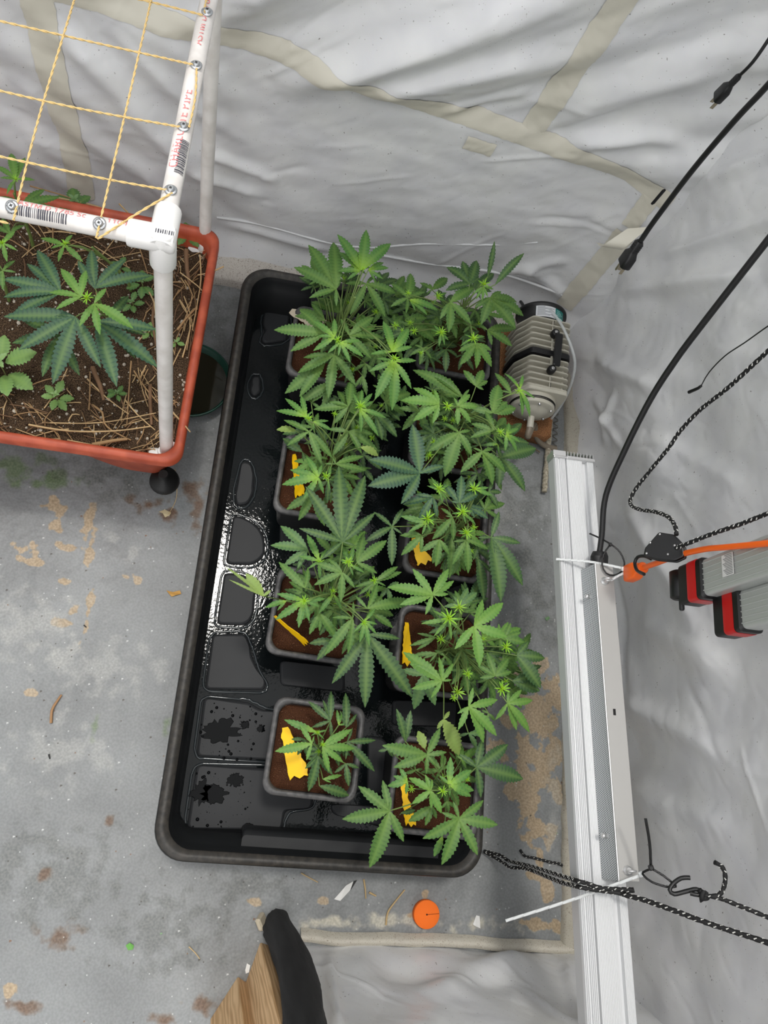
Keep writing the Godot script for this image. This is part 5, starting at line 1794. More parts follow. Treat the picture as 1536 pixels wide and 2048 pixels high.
func build_cords() -> void:
	plug("mains_lead", "black power cord with three-prong plug hanging in the upper right, before the corner seam", [Vector3(0.43, 0.633, -0.534), Vector3(0.432, 0.655, -0.54), Vector3(0.434, 0.704, -0.551), Vector3(0.437, 0.822, -0.564), Vector3(0.44, 0.935, -0.565), Vector3(0.445, 1.008, -0.564), Vector3(0.45, 1.109, -0.567), Vector3(0.45, 1.109, -0.567) + Vector3(0.001, 0.05, 0.0), Vector3(0.45, 1.109, -0.567) + Vector3(0.003, 0.14, 0.0), Vector3(0.45, 1.109, -0.567) + Vector3(0.01, 0.75, 0.0)], 0.0052, 0.0170, 3)
	plug("mains_lead", "thin black cord with small two-prong plug at the top right", [Vector3(0.47, 0.895, -0.692), Vector3(0.471, 0.915, -0.689), Vector3(0.473, 0.947, -0.685), Vector3(0.476, 0.982, -0.694), Vector3(0.48, 1.03, -0.713), Vector3(0.48, 1.03, -0.713) + Vector3(0.001, 0.05, 0.0), Vector3(0.48, 1.03, -0.713) + Vector3(0.003, 0.14, 0.0), Vector3(0.48, 1.03, -0.713) + Vector3(0.01, 0.75, 0.0)], 0.0030, 0.0120, 2)
	# temperature probe
	var black := mat("cord_black", Color(0.06, 0.062, 0.068), 0.42)
	var pr := thing("sensor_probe", "thin black sensor wire with small probe tip dangling before the right sheet", "sensor", Vector3(0.56, 0.633, -0.261))
	var st := mb()
	var pts := []
	for p: Vector3 in [Vector3(0.56, 0.633, -0.261), Vector3(0.56, 0.659, -0.276), Vector3(0.561, 0.706, -0.285), Vector3(0.562, 0.76, -0.282), Vector3(0.565, 0.816, -0.282), Vector3(0.57, 0.884, -0.28), Vector3(0.57, 0.884, -0.28) + Vector3(0.001, 0.05, 0.0), Vector3(0.57, 0.884, -0.28) + Vector3(0.003, 0.14, 0.0), Vector3(0.57, 0.884, -0.28) + Vector3(0.01, 0.75, 0.0)]:
		pts.append(p - pr.position)
	tube(st, curve(pts, 0.01), 0.0012, -1.0, 6)
	obj("wire", done(st), black, pr)
	st = mb()
	tube(st, PackedVector3Array([Vector3.ZERO, Vector3(0.56, 0.623, -0.261) - pr.position, Vector3(0.56, 0.594, -0.267) - pr.position]), 0.0026, 0.0034, 10)
	obj("probe_tip", done(st), black, pr)
	# orange extension cord
	var org := mat("orange_cord", Color(0.96, 0.41, 0.12), 0.4)
	var oc := thing("extension_cord", "orange extension cord with its plug end tied beside the light bar", "cord", Vector3(0.468, 0.567, 0.088))
	st = mb()
	pts = []
	for p: Vector3 in [Vector3(0.468, 0.567, 0.088), Vector3(0.468, 0.608, 0.09), Vector3(0.47, 0.681, 0.092), Vector3(0.472, 0.747, 0.099), Vector3(0.474, 0.794, 0.108), Vector3(0.478, 0.883, 0.125), Vector3(0.485, 0.98, 0.142), Vector3(0.485, 0.98, 0.142) + Vector3(0.001, 0.05, 0.0), Vector3(0.485, 0.98, 0.142) + Vector3(0.003, 0.14, 0.0), Vector3(0.485, 0.98, 0.142) + Vector3(0.01, 0.75, 0.0)]:
		pts.append(p - oc.position)
	tube(st, curve(pts, 0.01), 0.0048, -1.0, 12)
	obj("cord", done(st), org, oc)
	var tip := Vector3(0.468, 0.48, 0.088) - oc.position
	var fx := facing(tip, Vector3(0, 0, 1), Vector3.ZERO)
	st = mb()
	var rings := []
	for q in [[0.006, 0.006, -0.004], [0.0085, 0.0085, 0.008], [0.0085, 0.0085, 0.013], [0.0135, 0.010, 0.017], [0.0155, 0.011, 0.026], [0.0155, 0.011, 0.050], [0.0145, 0.010, 0.052]]:
		var ring := PackedVector3Array()
		for p in rrect(0, 0, q[0], q[1], minf(q[0], q[1]) * 0.4, q[2], 4):
			ring.append(fx * p)
		rings.append(ring)
	loft(st, rings)
	obj("plug_end", done(st), org, oc)
	for k in 3:
		st = mb()
		lathe(st, [Vector2(0.0088, 0.0), Vector2(0.0108, 0.0012), Vector2(0.0088, 0.0024)], 14, fx.translated_local(Vector3(0, -0.002 + k * 0.0045, 0)))
		obj("strain_ring", done(st), org, oc)

func build_ropes() -> void:
	var black := mat("hook_black", Color(0.055, 0.055, 0.06), 0.4)
	var nylon := mat("tie_black", Color(0.07, 0.07, 0.075), 0.45)
	var clear := mat("tie_white", Color(0.84, 0.85, 0.85), 0.35)
	var pin := mat("rivet", Color(0.7, 0.7, 0.7), 0.3, 0.9)
	# rope ratchet
	var rt := thing("rope_ratchet", "black rope ratchet pulley with hook, holding far end of light bar", "pulley", Vector3(0.45, 0.667, 0.076))
	var st := mb()
	var base := facing(Vector3(-0.75, 0.66, 0), Vector3(0, 0, 1), Vector3.ZERO)
	var outline := []
	for p in [Vector3(0.45, 0.624, 0.091), Vector3(0.45, 0.628, 0.078), Vector3(0.45, 0.66, 0.053), Vector3(0.45, 0.693, 0.06), Vector3(0.45, 0.712, 0.079), Vector3(0.45, 0.712, 0.099), Vector3(0.45, 0.692, 0.105), Vector3(0.45, 0.65, 0.099)]:
		var q: Vector3 = base.affine_inverse() * (p - rt.position)
		outline.append(Vector2(q.x, q.z))
	slab(st, rounded(outline, 0.003), 0.004, 0.008, 0.0012, base)
	slab(st, rounded(outline, 0.003), -0.008, -0.004, 0.0012, base)
	obj("cheek_plates", done(st), black, rt)
	st = mb()
	lathe(st, [Vector2(0.010, -0.004), Vector2(0.006, 0.0), Vector2(0.010, 0.004)], 20, base)
	obj("wheel", done(st), black, rt)
	for p in [Vector3(0.45, 0.631, 0.088), Vector3(0.45, 0.64, 0.07), Vector3(0.45, 0.662, 0.057), Vector3(0.45, 0.678, 0.093), Vector3(0.45, 0.693, 0.079)]:
		var q: Vector3 = base.affine_inverse() * (p - rt.position)
		st = mb()
		lathe(st, [Vector2(0.0022, 0.0), Vector2(0.0018, 0.001), Vector2(0.0006, 0.0014)], 10, base.translated_local(Vector3(q.x, 0.008, q.z)))
		obj("rivet", done(st), pin, rt)
	st = mb()
	var hk := []
	for p: Vector3 in [Vector3(0.45, 0.626, 0.088), Vector3(0.447, 0.608, 0.079), Vector3(0.445, 0.59, 0.077), Vector3(0.443, 0.584, 0.086), Vector3(0.441, 0.594, 0.102), Vector3(0.44, 0.619, 0.115)]:
		hk.append(p - rt.position)
	tube(st, curve(hk, 0.004), 0.0030, -1.0, 10)
	obj("hook", done(st), black, rt)
	rope("rope", "black rope with white flecks running slack from top right round into the ratchet", [Vector3(0.452, 0.702, 0.066), Vector3(0.455, 0.694, 0.048), Vector3(0.46, 0.667, 0.023), Vector3(0.465, 0.618, -0.002), Vector3(0.47, 0.556, -0.027), Vector3(0.475, 0.515, -0.053), Vector3(0.48, 0.526, -0.077), Vector3(0.485, 0.572, -0.1), Vector3(0.49, 0.63, -0.125), Vector3(0.492, 0.664, -0.143), Vector3(0.495, 0.721, -0.159), Vector3(0.5, 0.796, -0.168), Vector3(0.505, 0.884, -0.185), Vector3(0.51, 0.988, -0.202), Vector3(0.51, 0.988, -0.202) + Vector3(0.001, 0.05, 0.0), Vector3(0.51, 0.988, -0.202) + Vector3(0.003, 0.14, 0.0), Vector3(0.51, 0.988, -0.202) + Vector3(0.01, 0.75, 0.0)], 0.0036)
	rope("rope", "taut black rope with white flecks leading from the ratchet to the right edge", [Vector3(0.45, 0.702, 0.089), Vector3(0.46, 0.779, 0.086), Vector3(0.468, 0.84, 0.086), Vector3(0.475, 0.892, 0.084), Vector3(0.49, 0.991, 0.081), Vector3(0.49, 0.991, 0.081) + Vector3(0.001, 0.05, 0.0), Vector3(0.49, 0.991, 0.081) + Vector3(0.003, 0.14, 0.0), Vector3(0.49, 0.991, 0.081) + Vector3(0.01, 0.75, 0.0)], 0.0034)
	# far end: white tie, black tie loop
	st = mb()
	strip(st, curve([Vector3(0.358, 0.44, 0.055), Vector3(0.411, 0.475, 0.062), Vector3(0.458, 0.515, 0.078)], 0.01), 0.0046, 0.0013, Vector3(-0.4, 0.9, 0))
	block(st, Vector3(0.008, 0.006, 0.008), Transform3D(Basis.from_euler(Vector3(0.2, 0.3, 0)), Vector3(0.458, 0.515, 0.079)), 0.0015)
	strip(st, curve([Vector3(0.458, 0.515, 0.079), Vector3(0.468, 0.525, 0.075), Vector3(0.473, 0.535, 0.073), Vector3(0.468, 0.525, 0.082), Vector3(0.454, 0.51, 0.09), Vector3(0.438, 0.505, 0.101)], 0.006), 0.0044, 0.0012, Vector3(-0.4, 0.9, 0))
	tag(obj("cable_tie", done(st), clear), "white cable tie with long tail crossing far part of light bar under the gland", "cable tie")
	st = mb()
	strip(st, curve([Vector3(0.423, 0.45, -0.003), Vector3(0.43, 0.48, 0.014), Vector3(0.442, 0.5, 0.03), Vector3(0.457, 0.505, 0.044), Vector3(0.466, 0.505, 0.064), Vector3(0.464, 0.5, 0.079), Vector3(0.45, 0.495, 0.088), Vector3(0.434, 0.495, 0.086), Vector3(0.426, 0.495, 0.071), Vector3(0.427, 0.5, 0.051), Vector3(0.44, 0.5, 0.031)], 0.006), 0.0030, 0.0014, Vector3(-0.4, 0.9, 0))
	block(st, Vector3(0.006, 0.005, 0.007), Transform3D(Basis.from_euler(Vector3(0, 0.6, 0)), Vector3(0.44, 0.502, 0.031)), 0.001)
	tag(obj("cable_tie", done(st), nylon), "black cable tie looped around the cable gland and far eye bolt", "cable tie")
	# near end: white tie, black tie, S-hook, rope
	st = mb()
	strip(st, curve([Vector3(0.282, 0.42, 0.691), Vector3(0.374, 0.49, 0.642), Vector3(0.452, 0.565, 0.592)], 0.02), 0.0046, 0.0013, Vector3(-0.4, 0.9, 0))
	block(st, Vector3(0.009, 0.006, 0.008), Transform3D(Basis.from_euler(Vector3(0, 0.4, 0)), Vector3(0.451, 0.566, 0.591)), 0.0015)
	tag(obj("cable_tie", done(st), clear), "white cable tie with a long tail crossing near end of light bar towards the floor", "cable tie")
	st = mb()
	strip(st, curve([Vector3(0.43, 0.62, 0.506), Vector3(0.44, 0.61, 0.53), Vector3(0.448, 0.6, 0.552), Vector3(0.454, 0.59, 0.578)], 0.01), 0.0042, 0.0014, Vector3(-0.6, 0.7, 0.2))
	block(st, Vector3(0.008, 0.007, 0.008), Transform3D(Basis.from_euler(Vector3(0, 0.4, 0.3)), Vector3(0.453, 0.592, 0.578)), 0.0015)
	strip(st, curve([Vector3(0.453, 0.592, 0.579), Vector3(0.468, 0.6, 0.587), Vector3(0.482, 0.605, 0.597), Vector3(0.487, 0.605, 0.601), Vector3(0.475, 0.6, 0.603), Vector3(0.456, 0.59, 0.599), Vector3(0.448, 0.58, 0.592), Vector3(0.449, 0.575, 0.587), Vector3(0.454, 0.59, 0.58)], 0.006), 0.0034, 0.0014, Vector3(-0.4, 0.9, 0))
	tag(obj("cable_tie", done(st), nylon), "black cable tie with upright tail, linking near eye bolt to the hook", "cable tie")
	st = mb()
	tube(st, curve([Vector3(0.502, 0.62, 0.586), Vector3(0.49, 0.615, 0.588), Vector3(0.479, 0.61, 0.597), Vector3(0.473, 0.61, 0.606), Vector3(0.479, 0.612, 0.611), Vector3(0.494, 0.618, 0.606), Vector3(0.508, 0.625, 0.601), Vector3(0.515, 0.63, 0.604), Vector3(0.508, 0.63, 0.608), Vector3(0.498, 0.625, 0.607)], 0.004), 0.0034, -1.0, 10)
	tag(obj("wire_hook", done(st), black), "black S-shaped wire hook tied between light bar and rope", "hook")
	st = mb()
	tube(st, curve([Vector3(0.509, 0.632, 0.6), Vector3(0.515, 0.632, 0.609), Vector3(0.512, 0.63, 0.615), Vector3(0.517, 0.634, 0.604), Vector3(0.522, 0.634, 0.61), Vector3(0.51, 0.636, 0.611), Vector3(0.514, 0.636, 0.601)], 0.003), 0.0038, -1.0, 8)
	tag(obj("rope_knot", done(st), mat("rope_black", Color(0.06, 0.06, 0.065), 0.7)), "black knot where rope is tied to the wire hook", "knot")
	rope("rope", "black flecked rope leading right from the knot at the wire hook", [Vector3(0.515, 0.634, 0.607), Vector3(0.534, 0.645, 0.609), Vector3(0.557, 0.66, 0.616), Vector3(0.587, 0.68, 0.626), Vector3(0.637, 0.74, 0.645), Vector3(0.637, 0.74, 0.645) + Vector3(0.001, 0.05, 0.0), Vector3(0.637, 0.74, 0.645) + Vector3(0.003, 0.14, 0.0), Vector3(0.637, 0.74, 0.645) + Vector3(0.04, 0.7, 0.0)], 0.0034)
	rope("rope", "short black rope tail curling up beside the knot", [Vector3(0.524, 0.64, 0.608), Vector3(0.535, 0.645, 0.603), Vector3(0.54, 0.65, 0.589), Vector3(0.538, 0.655, 0.574), Vector3(0.533, 0.655, 0.564), Vector3(0.522, 0.655, 0.559)], 0.0034)
	rope("rope", "long black flecked rope crossing over near end of light bar to bottom right", [Vector3(0.455, 0.535, 0.618), Vector3(0.436, 0.525, 0.625), Vector3(0.46, 0.56, 0.629), Vector3(0.487, 0.6, 0.636), Vector3(0.519, 0.64, 0.645), Vector3(0.57, 0.7, 0.656), Vector3(0.616, 0.78, 0.668), Vector3(0.616, 0.78, 0.668) + Vector3(0.001, 0.05, 0.0), Vector3(0.616, 0.78, 0.668) + Vector3(0.003, 0.14, 0.0), Vector3(0.616, 0.78, 0.668) + Vector3(0.04, 0.7, 0.0)], 0.0040)
	var g := "rope strands hanging from the light bar to the floor"
	rope("rope", "upper of two flecked rope strands running from tray corner up onto the light bar", [Vector3(0.381, 0.012, 0.622), Vector3(0.394, 0.03, 0.623), Vector3(0.408, 0.05, 0.626), Vector3(0.418, 0.075, 0.633), Vector3(0.413, 0.2, 0.627), Vector3(0.387, 0.38, 0.619), Vector3(0.365, 0.51, 0.612), Vector3(0.379, 0.525, 0.614), Vector3(0.403, 0.53, 0.619), Vector3(0.45, 0.535, 0.618)], 0.0036, g)
	rope("rope", "lower of two flecked rope strands running from tray corner up onto the light bar", [Vector3(0.381, 0.012, 0.623), Vector3(0.398, 0.03, 0.631), Vector3(0.407, 0.06, 0.637), Vector3(0.411, 0.1, 0.642), Vector3(0.425, 0.14, 0.638), Vector3(0.428, 0.19, 0.638), Vector3(0.388, 0.4, 0.629), Vector3(0.369, 0.51, 0.621), Vector3(0.383, 0.525, 0.622), Vector3(0.411, 0.53, 0.623), Vector3(0.43, 0.535, 0.624)], 0.0036, g)
	rope("rope", "short frayed black rope end lying on floor left of the light bar", [Vector3(0.468, 0.006, 0.615), Vector3(0.48, 0.006, 0.627), Vector3(0.504, 0.006, 0.63), Vector3(0.54, 0.006, 0.636), Vector3(0.564, 0.006, 0.639), Vector3(0.586, 0.006, 0.65), Vector3(0.619, 0.006, 0.661)], 0.0030)

# ------------------------------------------------------------------ posts in front and litter on the floor
func build_front() -> void:
	# fabric-wrapped post
	var cloth := mat("black_fabric", Color(0.055, 0.055, 0.058), 0.9, 0.0, 0.3)
	cloth.rim_enabled = true
	cloth.rim = 0.3
	bump(cloth, 0.2, 101, 0.06, 8.0)
	var foot := Vector3(-0.062, 0, 0.788)
	var t := thing("wrapped_post", "upright post wrapped in black fabric at bottom of picture, pale end showing at its foot", "post", foot)
	var st := mb()
	var rings := []
	for i in 70:
		var y := 0.004 + i * 0.022
		var r := PackedVector3Array()
		for k in 40:
			var a := TAU * k / 40.0
			var rr := 0.030 + 0.004 * n_soft.get_noise_2d(cos(a) * 1.6 + y * 2.0, sin(a) * 1.6 + y * 5.0) + 0.002 * sin(a * 3.0 + y * 9.0)
			if i == 0:
				rr *= 0.9
			r.append(Vector3(cos(a) * rr + 0.012 * sin(y * 5.0), y, sin(a) * rr * 1.05 + 0.05 * y))
		rings.append(r)
	loft(st, rings)
	obj("fabric_wrap", done(st), cloth, t)
	st = mb()
	block(st, Vector3(0.012, 0.030, 0.026), Transform3D(Basis.from_euler(Vector3(0.2, 0.5, 0.5)), Vector3(-0.032, 0.018, -0.006)), 0.003)
	obj("pale_end", done(st), mat("pale_wood_end", Color(0.70, 0.66, 0.58), 0.8), t)
	# studs
	var wood := mat("stud_wood", Color.WHITE, 0.75)
	var im := Image.create(256, 256, false, Image.FORMAT_RGB8)
	var nz := noise(FastNoiseLite.TYPE_SIMPLEX_SMOOTH, 1.0, 103, 3)
	for j in 256:
		for i in 256:
			var g := 0.5 + 0.5 * sin((i * 0.16 + nz.get_noise_2d(i * 0.010, j * 0.004) * 4.0) * 2.0)
			var f := nz.get_noise_2d(i * 0.3, j * 0.01) * 0.05
			im.set_pixel(i, j, Color(0.72 + g * 0.16 + f, 0.57 + g * 0.17 + f, 0.39 + g * 0.17 + f))
	wood.albedo_texture = ImageTexture.create_from_image(im)
	wood.uv1_triplanar = true
	wood.uv1_scale = Vector3(8.0, 1.6, 8.0)
	for q in [[Vector3(-0.127, 0, 0.886), Vector3(-0.087, 0, 0.909), "pale wooden stud corner at bottom edge, left of the other one"], [Vector3(-0.09, 0, 0.823), Vector3(-0.042, 0, 0.836), "wooden stud standing close against the black wrapped post"]]:
		var ax: Vector3 = (q[1] - q[0]).normalized()
		var az := Vector3(-ax.z, 0, ax.x)
		if az.z < 0.0:
			az = -az
		st = mb(false)
		block(st, Vector3(0.040, 1.25, 0.089), Transform3D(Basis(ax, Vector3.UP, az), ax * 0.020 + az * 0.0445 + Vector3.UP * 0.625), 0.002)
		var o := obj("wooden_stud", done(st), wood)
		o.position = q[0]
		tag(o, q[2], "stud")

func scrap(called: String, label: String, category: String, poly: Array, lift: float, m: Material, group := "") -> void:
	var st := mb(false)
	var fl := PackedVector2Array()
	for p: Vector3 in poly:
		fl.append(Vector2(p.x, p.z))
	var ids := Geometry2D.triangulate_polygon(fl)
	var top := []
	var c := Vector3.ZERO
	for p: Vector3 in poly:
		c += p / poly.size()
	for p: Vector3 in poly:
		top.append(Vector3(p.x, 0.0012 + lift * (0.5 + 0.5 * sin(p.x * 310.0 + p.z * 170.0)), p.z))
	for k in range(0, ids.size(), 3):
		tri(st, top[ids[k]], top[ids[k + 1]], top[ids[k + 2]])
		var dn := Vector3(0, -0.0009, 0)
		tri(st, top[ids[k]] + dn, top[ids[k + 2]] + dn, top[ids[k + 1]] + dn)
	for k in top.size():
		var k2 := (k + 1) % top.size()
		quad(st, top[k], top[k] + Vector3(0, -0.0009, 0), top[k2] + Vector3(0, -0.0009, 0), top[k2])
	tag(obj(called, done(st), m), label, category, group)

func build_litter() -> void:
	# orange foam disc
	var org := mat("orange_foam", Color(0.98, 0.46, 0.13), 0.85)
	bump(org, 0.25, 111, 0.05, 10.0)
	var d := thing("foam_disc", "round orange foam disc with a slit and centre hole, on floor in front of tray", "foam disc", Vector3(0.256, 0, 0.754))
	var st := mb()
	lathe(st, [Vector2(0.0275, 0.0), Vector2(0.0282, 0.001), Vector2(0.0282, 0.0155), Vector2(0.0274, 0.0165), Vector2(0.0016, 0.0165)], 56, Transform3D())
	obj("disc", done(st), org, d)
	st = mb(false)
	block(st, Vector3(0.027, 0.0012, 0.0008), Transform3D(Basis.from_euler(Vector3(0, 0.12, 0)), Vector3(0.0138, 0.0165, -0.0016)), 0.0002)
	lathe(st, [Vector2(0.0020, 0.0160), Vector2(0.0018, 0.0170)], 12, Transform3D())
	obj("slit", done(st), mat("slit_dark", Color(0.25, 0.08, 0.03), 0.9), d)
	# paper and plastic scraps
	var white := mat("white_scrap", Color(0.86, 0.86, 0.85), 0.5)
	var dark := mat("dark_scrap", Color(0.16, 0.16, 0.16), 0.7)
	scrap("plastic_scrap", "long white torn scrap with dark edge, in front of tray", "scrap", [Vector3(0.055, -0, 0.736), Vector3(0.078, 0, 0.708), Vector3(0.093, 0, 0.699), Vector3(0.088, 0, 0.717), Vector3(0.068, 0, 0.738)], 0.004, white)
	scrap("dark_scrap", "dark sliver lying against the long white scrap", "scrap", [Vector3(0.093, 0, 0.699), Vector3(0.101, 0, 0.697), Vector3(0.088, 0, 0.719)], 0.003, dark)
	scrap("plastic_scrap", "white pointed scrap near front right of floor, right of the orange disc", "scrap", [Vector3(0.365, 0, 0.771), Vector3(0.372, 0, 0.753), Vector3(0.379, 0, 0.754), Vector3(0.382, 0, 0.778), Vector3(0.37, 0, 0.774)], 0.002, white)
	scrap("plastic_scrap", "tiny white scrap on floor between tray and light bar", "scrap", [Vector3(0.47, 0, 0.127), Vector3(0.48, 0, 0.129), Vector3(0.487, 0, 0.132), Vector3(0.486, 0, 0.138), Vector3(0.471, 0, 0.134)], 0.002, white)
	scrap("plastic_scrap", "pale scrap beside the wooden studs at left", "scrap", [Vector3(-0.114, 0, 0.874), Vector3(-0.112, 0, 0.862), Vector3(-0.105, 0, 0.865), Vector3(-0.106, 0, 0.878), Vector3(-0.112, 0, 0.88)], 0.002, white)
	var yl := mat("dry_leaf", Color(0.72, 0.55, 0.28), 0.7)
	scrap("dead_leaf", "small yellow dead leaf on the floor left of tray", "leaf", [Vector3(-0.394, 0, 0.121), Vector3(-0.379, 0, 0.123), Vector3(-0.364, 0, 0.118), Vector3(-0.36, 0, 0.125), Vector3(-0.371, 0, 0.13), Vector3(-0.38, 0, 0.134), Vector3(-0.387, 0, 0.128)], 0.004, yl)
	scrap("dead_leaf", "pale dead leaf on floor below the planter's black caster", "leaf", [Vector3(-0.441, 0, -0.061), Vector3(-0.428, 0, -0.068), Vector3(-0.413, 0, -0.063), Vector3(-0.415, 0, -0.056), Vector3(-0.425, 0, -0.05), Vector3(-0.431, 0, -0.058)], 0.004, mat("pale_dead_leaf", Color(0.72, 0.66, 0.52), 0.7))
	scrap("leaf_scrap", "bright green leaf scrap on floor at lower left", "leaf", [Vector3(-0.355, 0, 0.838), Vector3(-0.348, 0, 0.833), Vector3(-0.339, 0, 0.838), Vector3(-0.34, 0, 0.845), Vector3(-0.349, 0, 0.847)], 0.003, mat("green_scrap", Color(0.35, 0.58, 0.25), 0.6))
	scrap("leaf_scrap", "faint green leaf scrap on floor beside the light bar", "leaf", [Vector3(0.522, 0, 0.078), Vector3(0.532, 0, 0.073), Vector3(0.535, 0, 0.079), Vector3(0.526, 0, 0.085)], 0.002, mat("green_scrap_dull", Color(0.36, 0.50, 0.33), 0.6))
	var tan := mat("twig_tan", Color(0.60, 0.46, 0.32), 0.75)
	var pale := mat("stalk_pale", Color(0.72, 0.62, 0.45), 0.75)
	for q in [[[Vector3(-0.58, 0.004, 0.43), Vector3(-0.583, 0.006, 0.404), Vector3(-0.578, 0.006, 0.388), Vector3(-0.571, 0.004, 0.371)], 0.0032, tan, "forked brown twig lying alone on grey floor at left"],
			[[Vector3(0.115, 0.003, 0.694), Vector3(0.12, 0.004, 0.713), Vector3(0.123, 0.003, 0.731)], 0.0020, pale, "short pale stalk piece right of the white scrap"],
			[[Vector3(0.171, 0.003, 0.78), Vector3(0.173, 0.005, 0.755), Vector3(0.187, 0.006, 0.734), Vector3(0.207, 0.004, 0.71)], 0.0022, pale, "bent stalk left of the orange disc"],
			[[Vector3(-0.021, 0.003, 0.689), Vector3(-0.003, 0.004, 0.697), Vector3(0.017, 0.003, 0.705)], 0.0014, pale, "thin straw close to tray's front edge"],
			[[Vector3(0.129, 0.003, 0.719), Vector3(0.145, 0.003, 0.725)], 0.0024, pale, "tiny straw chip touching the short pale stalk"],
			[[Vector3(-0.417, 0.05, -0.155), Vector3(-0.407, 0.02, -0.114), Vector3(-0.408, 0.006, -0.088), Vector3(-0.419, 0.003, -0.056)], 0.0010, pale, "thin dry stem trailing from planter corner down to the floor"],
			[[Vector3(-0.232, 0.003, 0.836), Vector3(-0.218, 0.004, 0.846), Vector3(-0.207, 0.003, 0.857)], 0.0012, pale, "short curved straw on floor at lower left"],
			[[Vector3(-0.555, 0.002, 0.219), Vector3(-0.549, 0.002, 0.223)], 0.0016, dark, "small dark bit on floor among pale patches"],
			[[Vector3(-0.572, 0.002, 0.492), Vector3(-0.568, 0.002, 0.501)], 0.0020, dark, "small black bit alone on grey floor at left"]]:
		st = mb()
		tube(st, curve(q[0], 0.006), q[1], q[1] * 0.7, 7)
		tag(obj("floor_twig", done(st), q[2]), q[3], "twig")

# ------------------------------------------------------------------ plants
var plant_root: Node3D
var stem_st: SurfaceTool
var plant_top := 0.0
var branches := []
var leaf_mat: StandardMaterial3D

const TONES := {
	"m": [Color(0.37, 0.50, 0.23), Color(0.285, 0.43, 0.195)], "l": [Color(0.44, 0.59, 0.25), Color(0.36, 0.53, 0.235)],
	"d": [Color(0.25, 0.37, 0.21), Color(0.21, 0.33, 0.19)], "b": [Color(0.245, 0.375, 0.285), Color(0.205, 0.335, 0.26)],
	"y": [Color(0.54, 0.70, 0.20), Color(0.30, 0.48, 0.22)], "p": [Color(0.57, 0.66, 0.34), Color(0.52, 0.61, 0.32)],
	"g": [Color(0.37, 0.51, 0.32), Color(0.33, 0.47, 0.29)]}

func begin_plant(label: String, category: String, at: Vector3) -> void:
	plant_root = thing("potted_plant", label, category, at)
	branches = []
	plant_top = 0.05

func joint(p: Vector3) -> void:
	branches.append(p)
	plant_top = maxf(plant_top, p.y)

func end_plant() -> void:
	var st := mb()
	var lean := Vector3.ZERO
	for p: Vector3 in branches:
		lean += Vector3(p.x, 0, p.z)
	lean *= 0.55 / branches.size()
	var top := Vector3(lean.x, plant_top * 0.86, lean.z)
	var axis := curve([Vector3(0, -0.012, 0), Vector3(0.004, plant_top * 0.3, 0.002) + lean * 0.2, top], 0.015)
	tube(st, axis, 0.0042, 0.0024, 7)
	for p: Vector3 in branches:
		var flat := Vector2(p.x - lean.x, p.z - lean.z).length()
		var h := clampf(p.y - 0.035 - flat * 0.45, 0.012, top.y)
		var t := clampf(h / top.y, 0.0, 1.0)
		var a := axis[int(t * (axis.size() - 1))]
		var mid := a.lerp(p, 0.55) + Vector3.UP * (0.012 + flat * 0.04)
		tube(st, curve([a, mid, p], 0.02), 0.0017, 0.0011, 5)
	obj("stem", done(st), mat("stem", Color(0.41, 0.50, 0.26), 0.55), plant_root)

# one toothed leaflet from base to tip; up is the way its face looks, wr its width over length
func leaflet(st: SurfaceTool, base: Vector3, tip: Vector3, up: Vector3, wr: float, c0: Color, c1: Color, arch: float, fold: float) -> void:
	var ax := tip - base
	var l := ax.length()
	var sd := ax.cross(up).normalized()
	var nm := sd.cross(ax).normalized()
	var teeth := clampi(int(l / 0.0068), 5, 15)
	var rows := teeth * 2
	var rise := arch * l
	var first := true
	var prev := []
	for k in rows + 1:
		var t := float(k) / rows
		if k % 2 == 1:
			t += 0.32 / rows
		t = minf(t, 1.0)
		var w := 0.5 * wr * l * 2.62 * pow(t, 0.85) * pow(1.0 - t, 0.95) * (1.0 + 0.25 * t)
		w = maxf(w, 0.0006 * (1.0 - t))
		var vein := k % 2 == 1
		w *= 1.08 if vein else 0.82
		var c := base + ax * t + nm * (rise * 4.0 * t * (1.0 - t))
		var row := [c + sd * w + nm * (w * fold), c + sd * (w * 0.5) + nm * (w * (fold * 0.5 + (0.02 if vein else 0.15))), c,
			c - sd * (w * 0.5) + nm * (w * (fold * 0.5 + (0.02 if vein else 0.15))), c - sd * w + nm * (w * fold)]
		var col := c0.lerp(c1, smoothstep(0.0, 0.5, t))
		var deep := col * 0.92
		var mid := col.lerp(Color(0.50, 0.62, 0.30).srgb_to_linear(), 0.35)
		var half := col.lerp(mid, 0.32) if vein else deep
		var edge := col if vein else deep
		var cs := [edge, half, mid, half, edge]
		if not first:
			for q in 4:
				var ids := [[prev, q], [row, q], [row, q + 1], [prev, q], [row, q + 1], [prev, q + 1]]
				for e in ids:
					st.set_color(cs[e[1]])
					st.add_vertex(e[0][e[1]])
		prev = row
		first = false

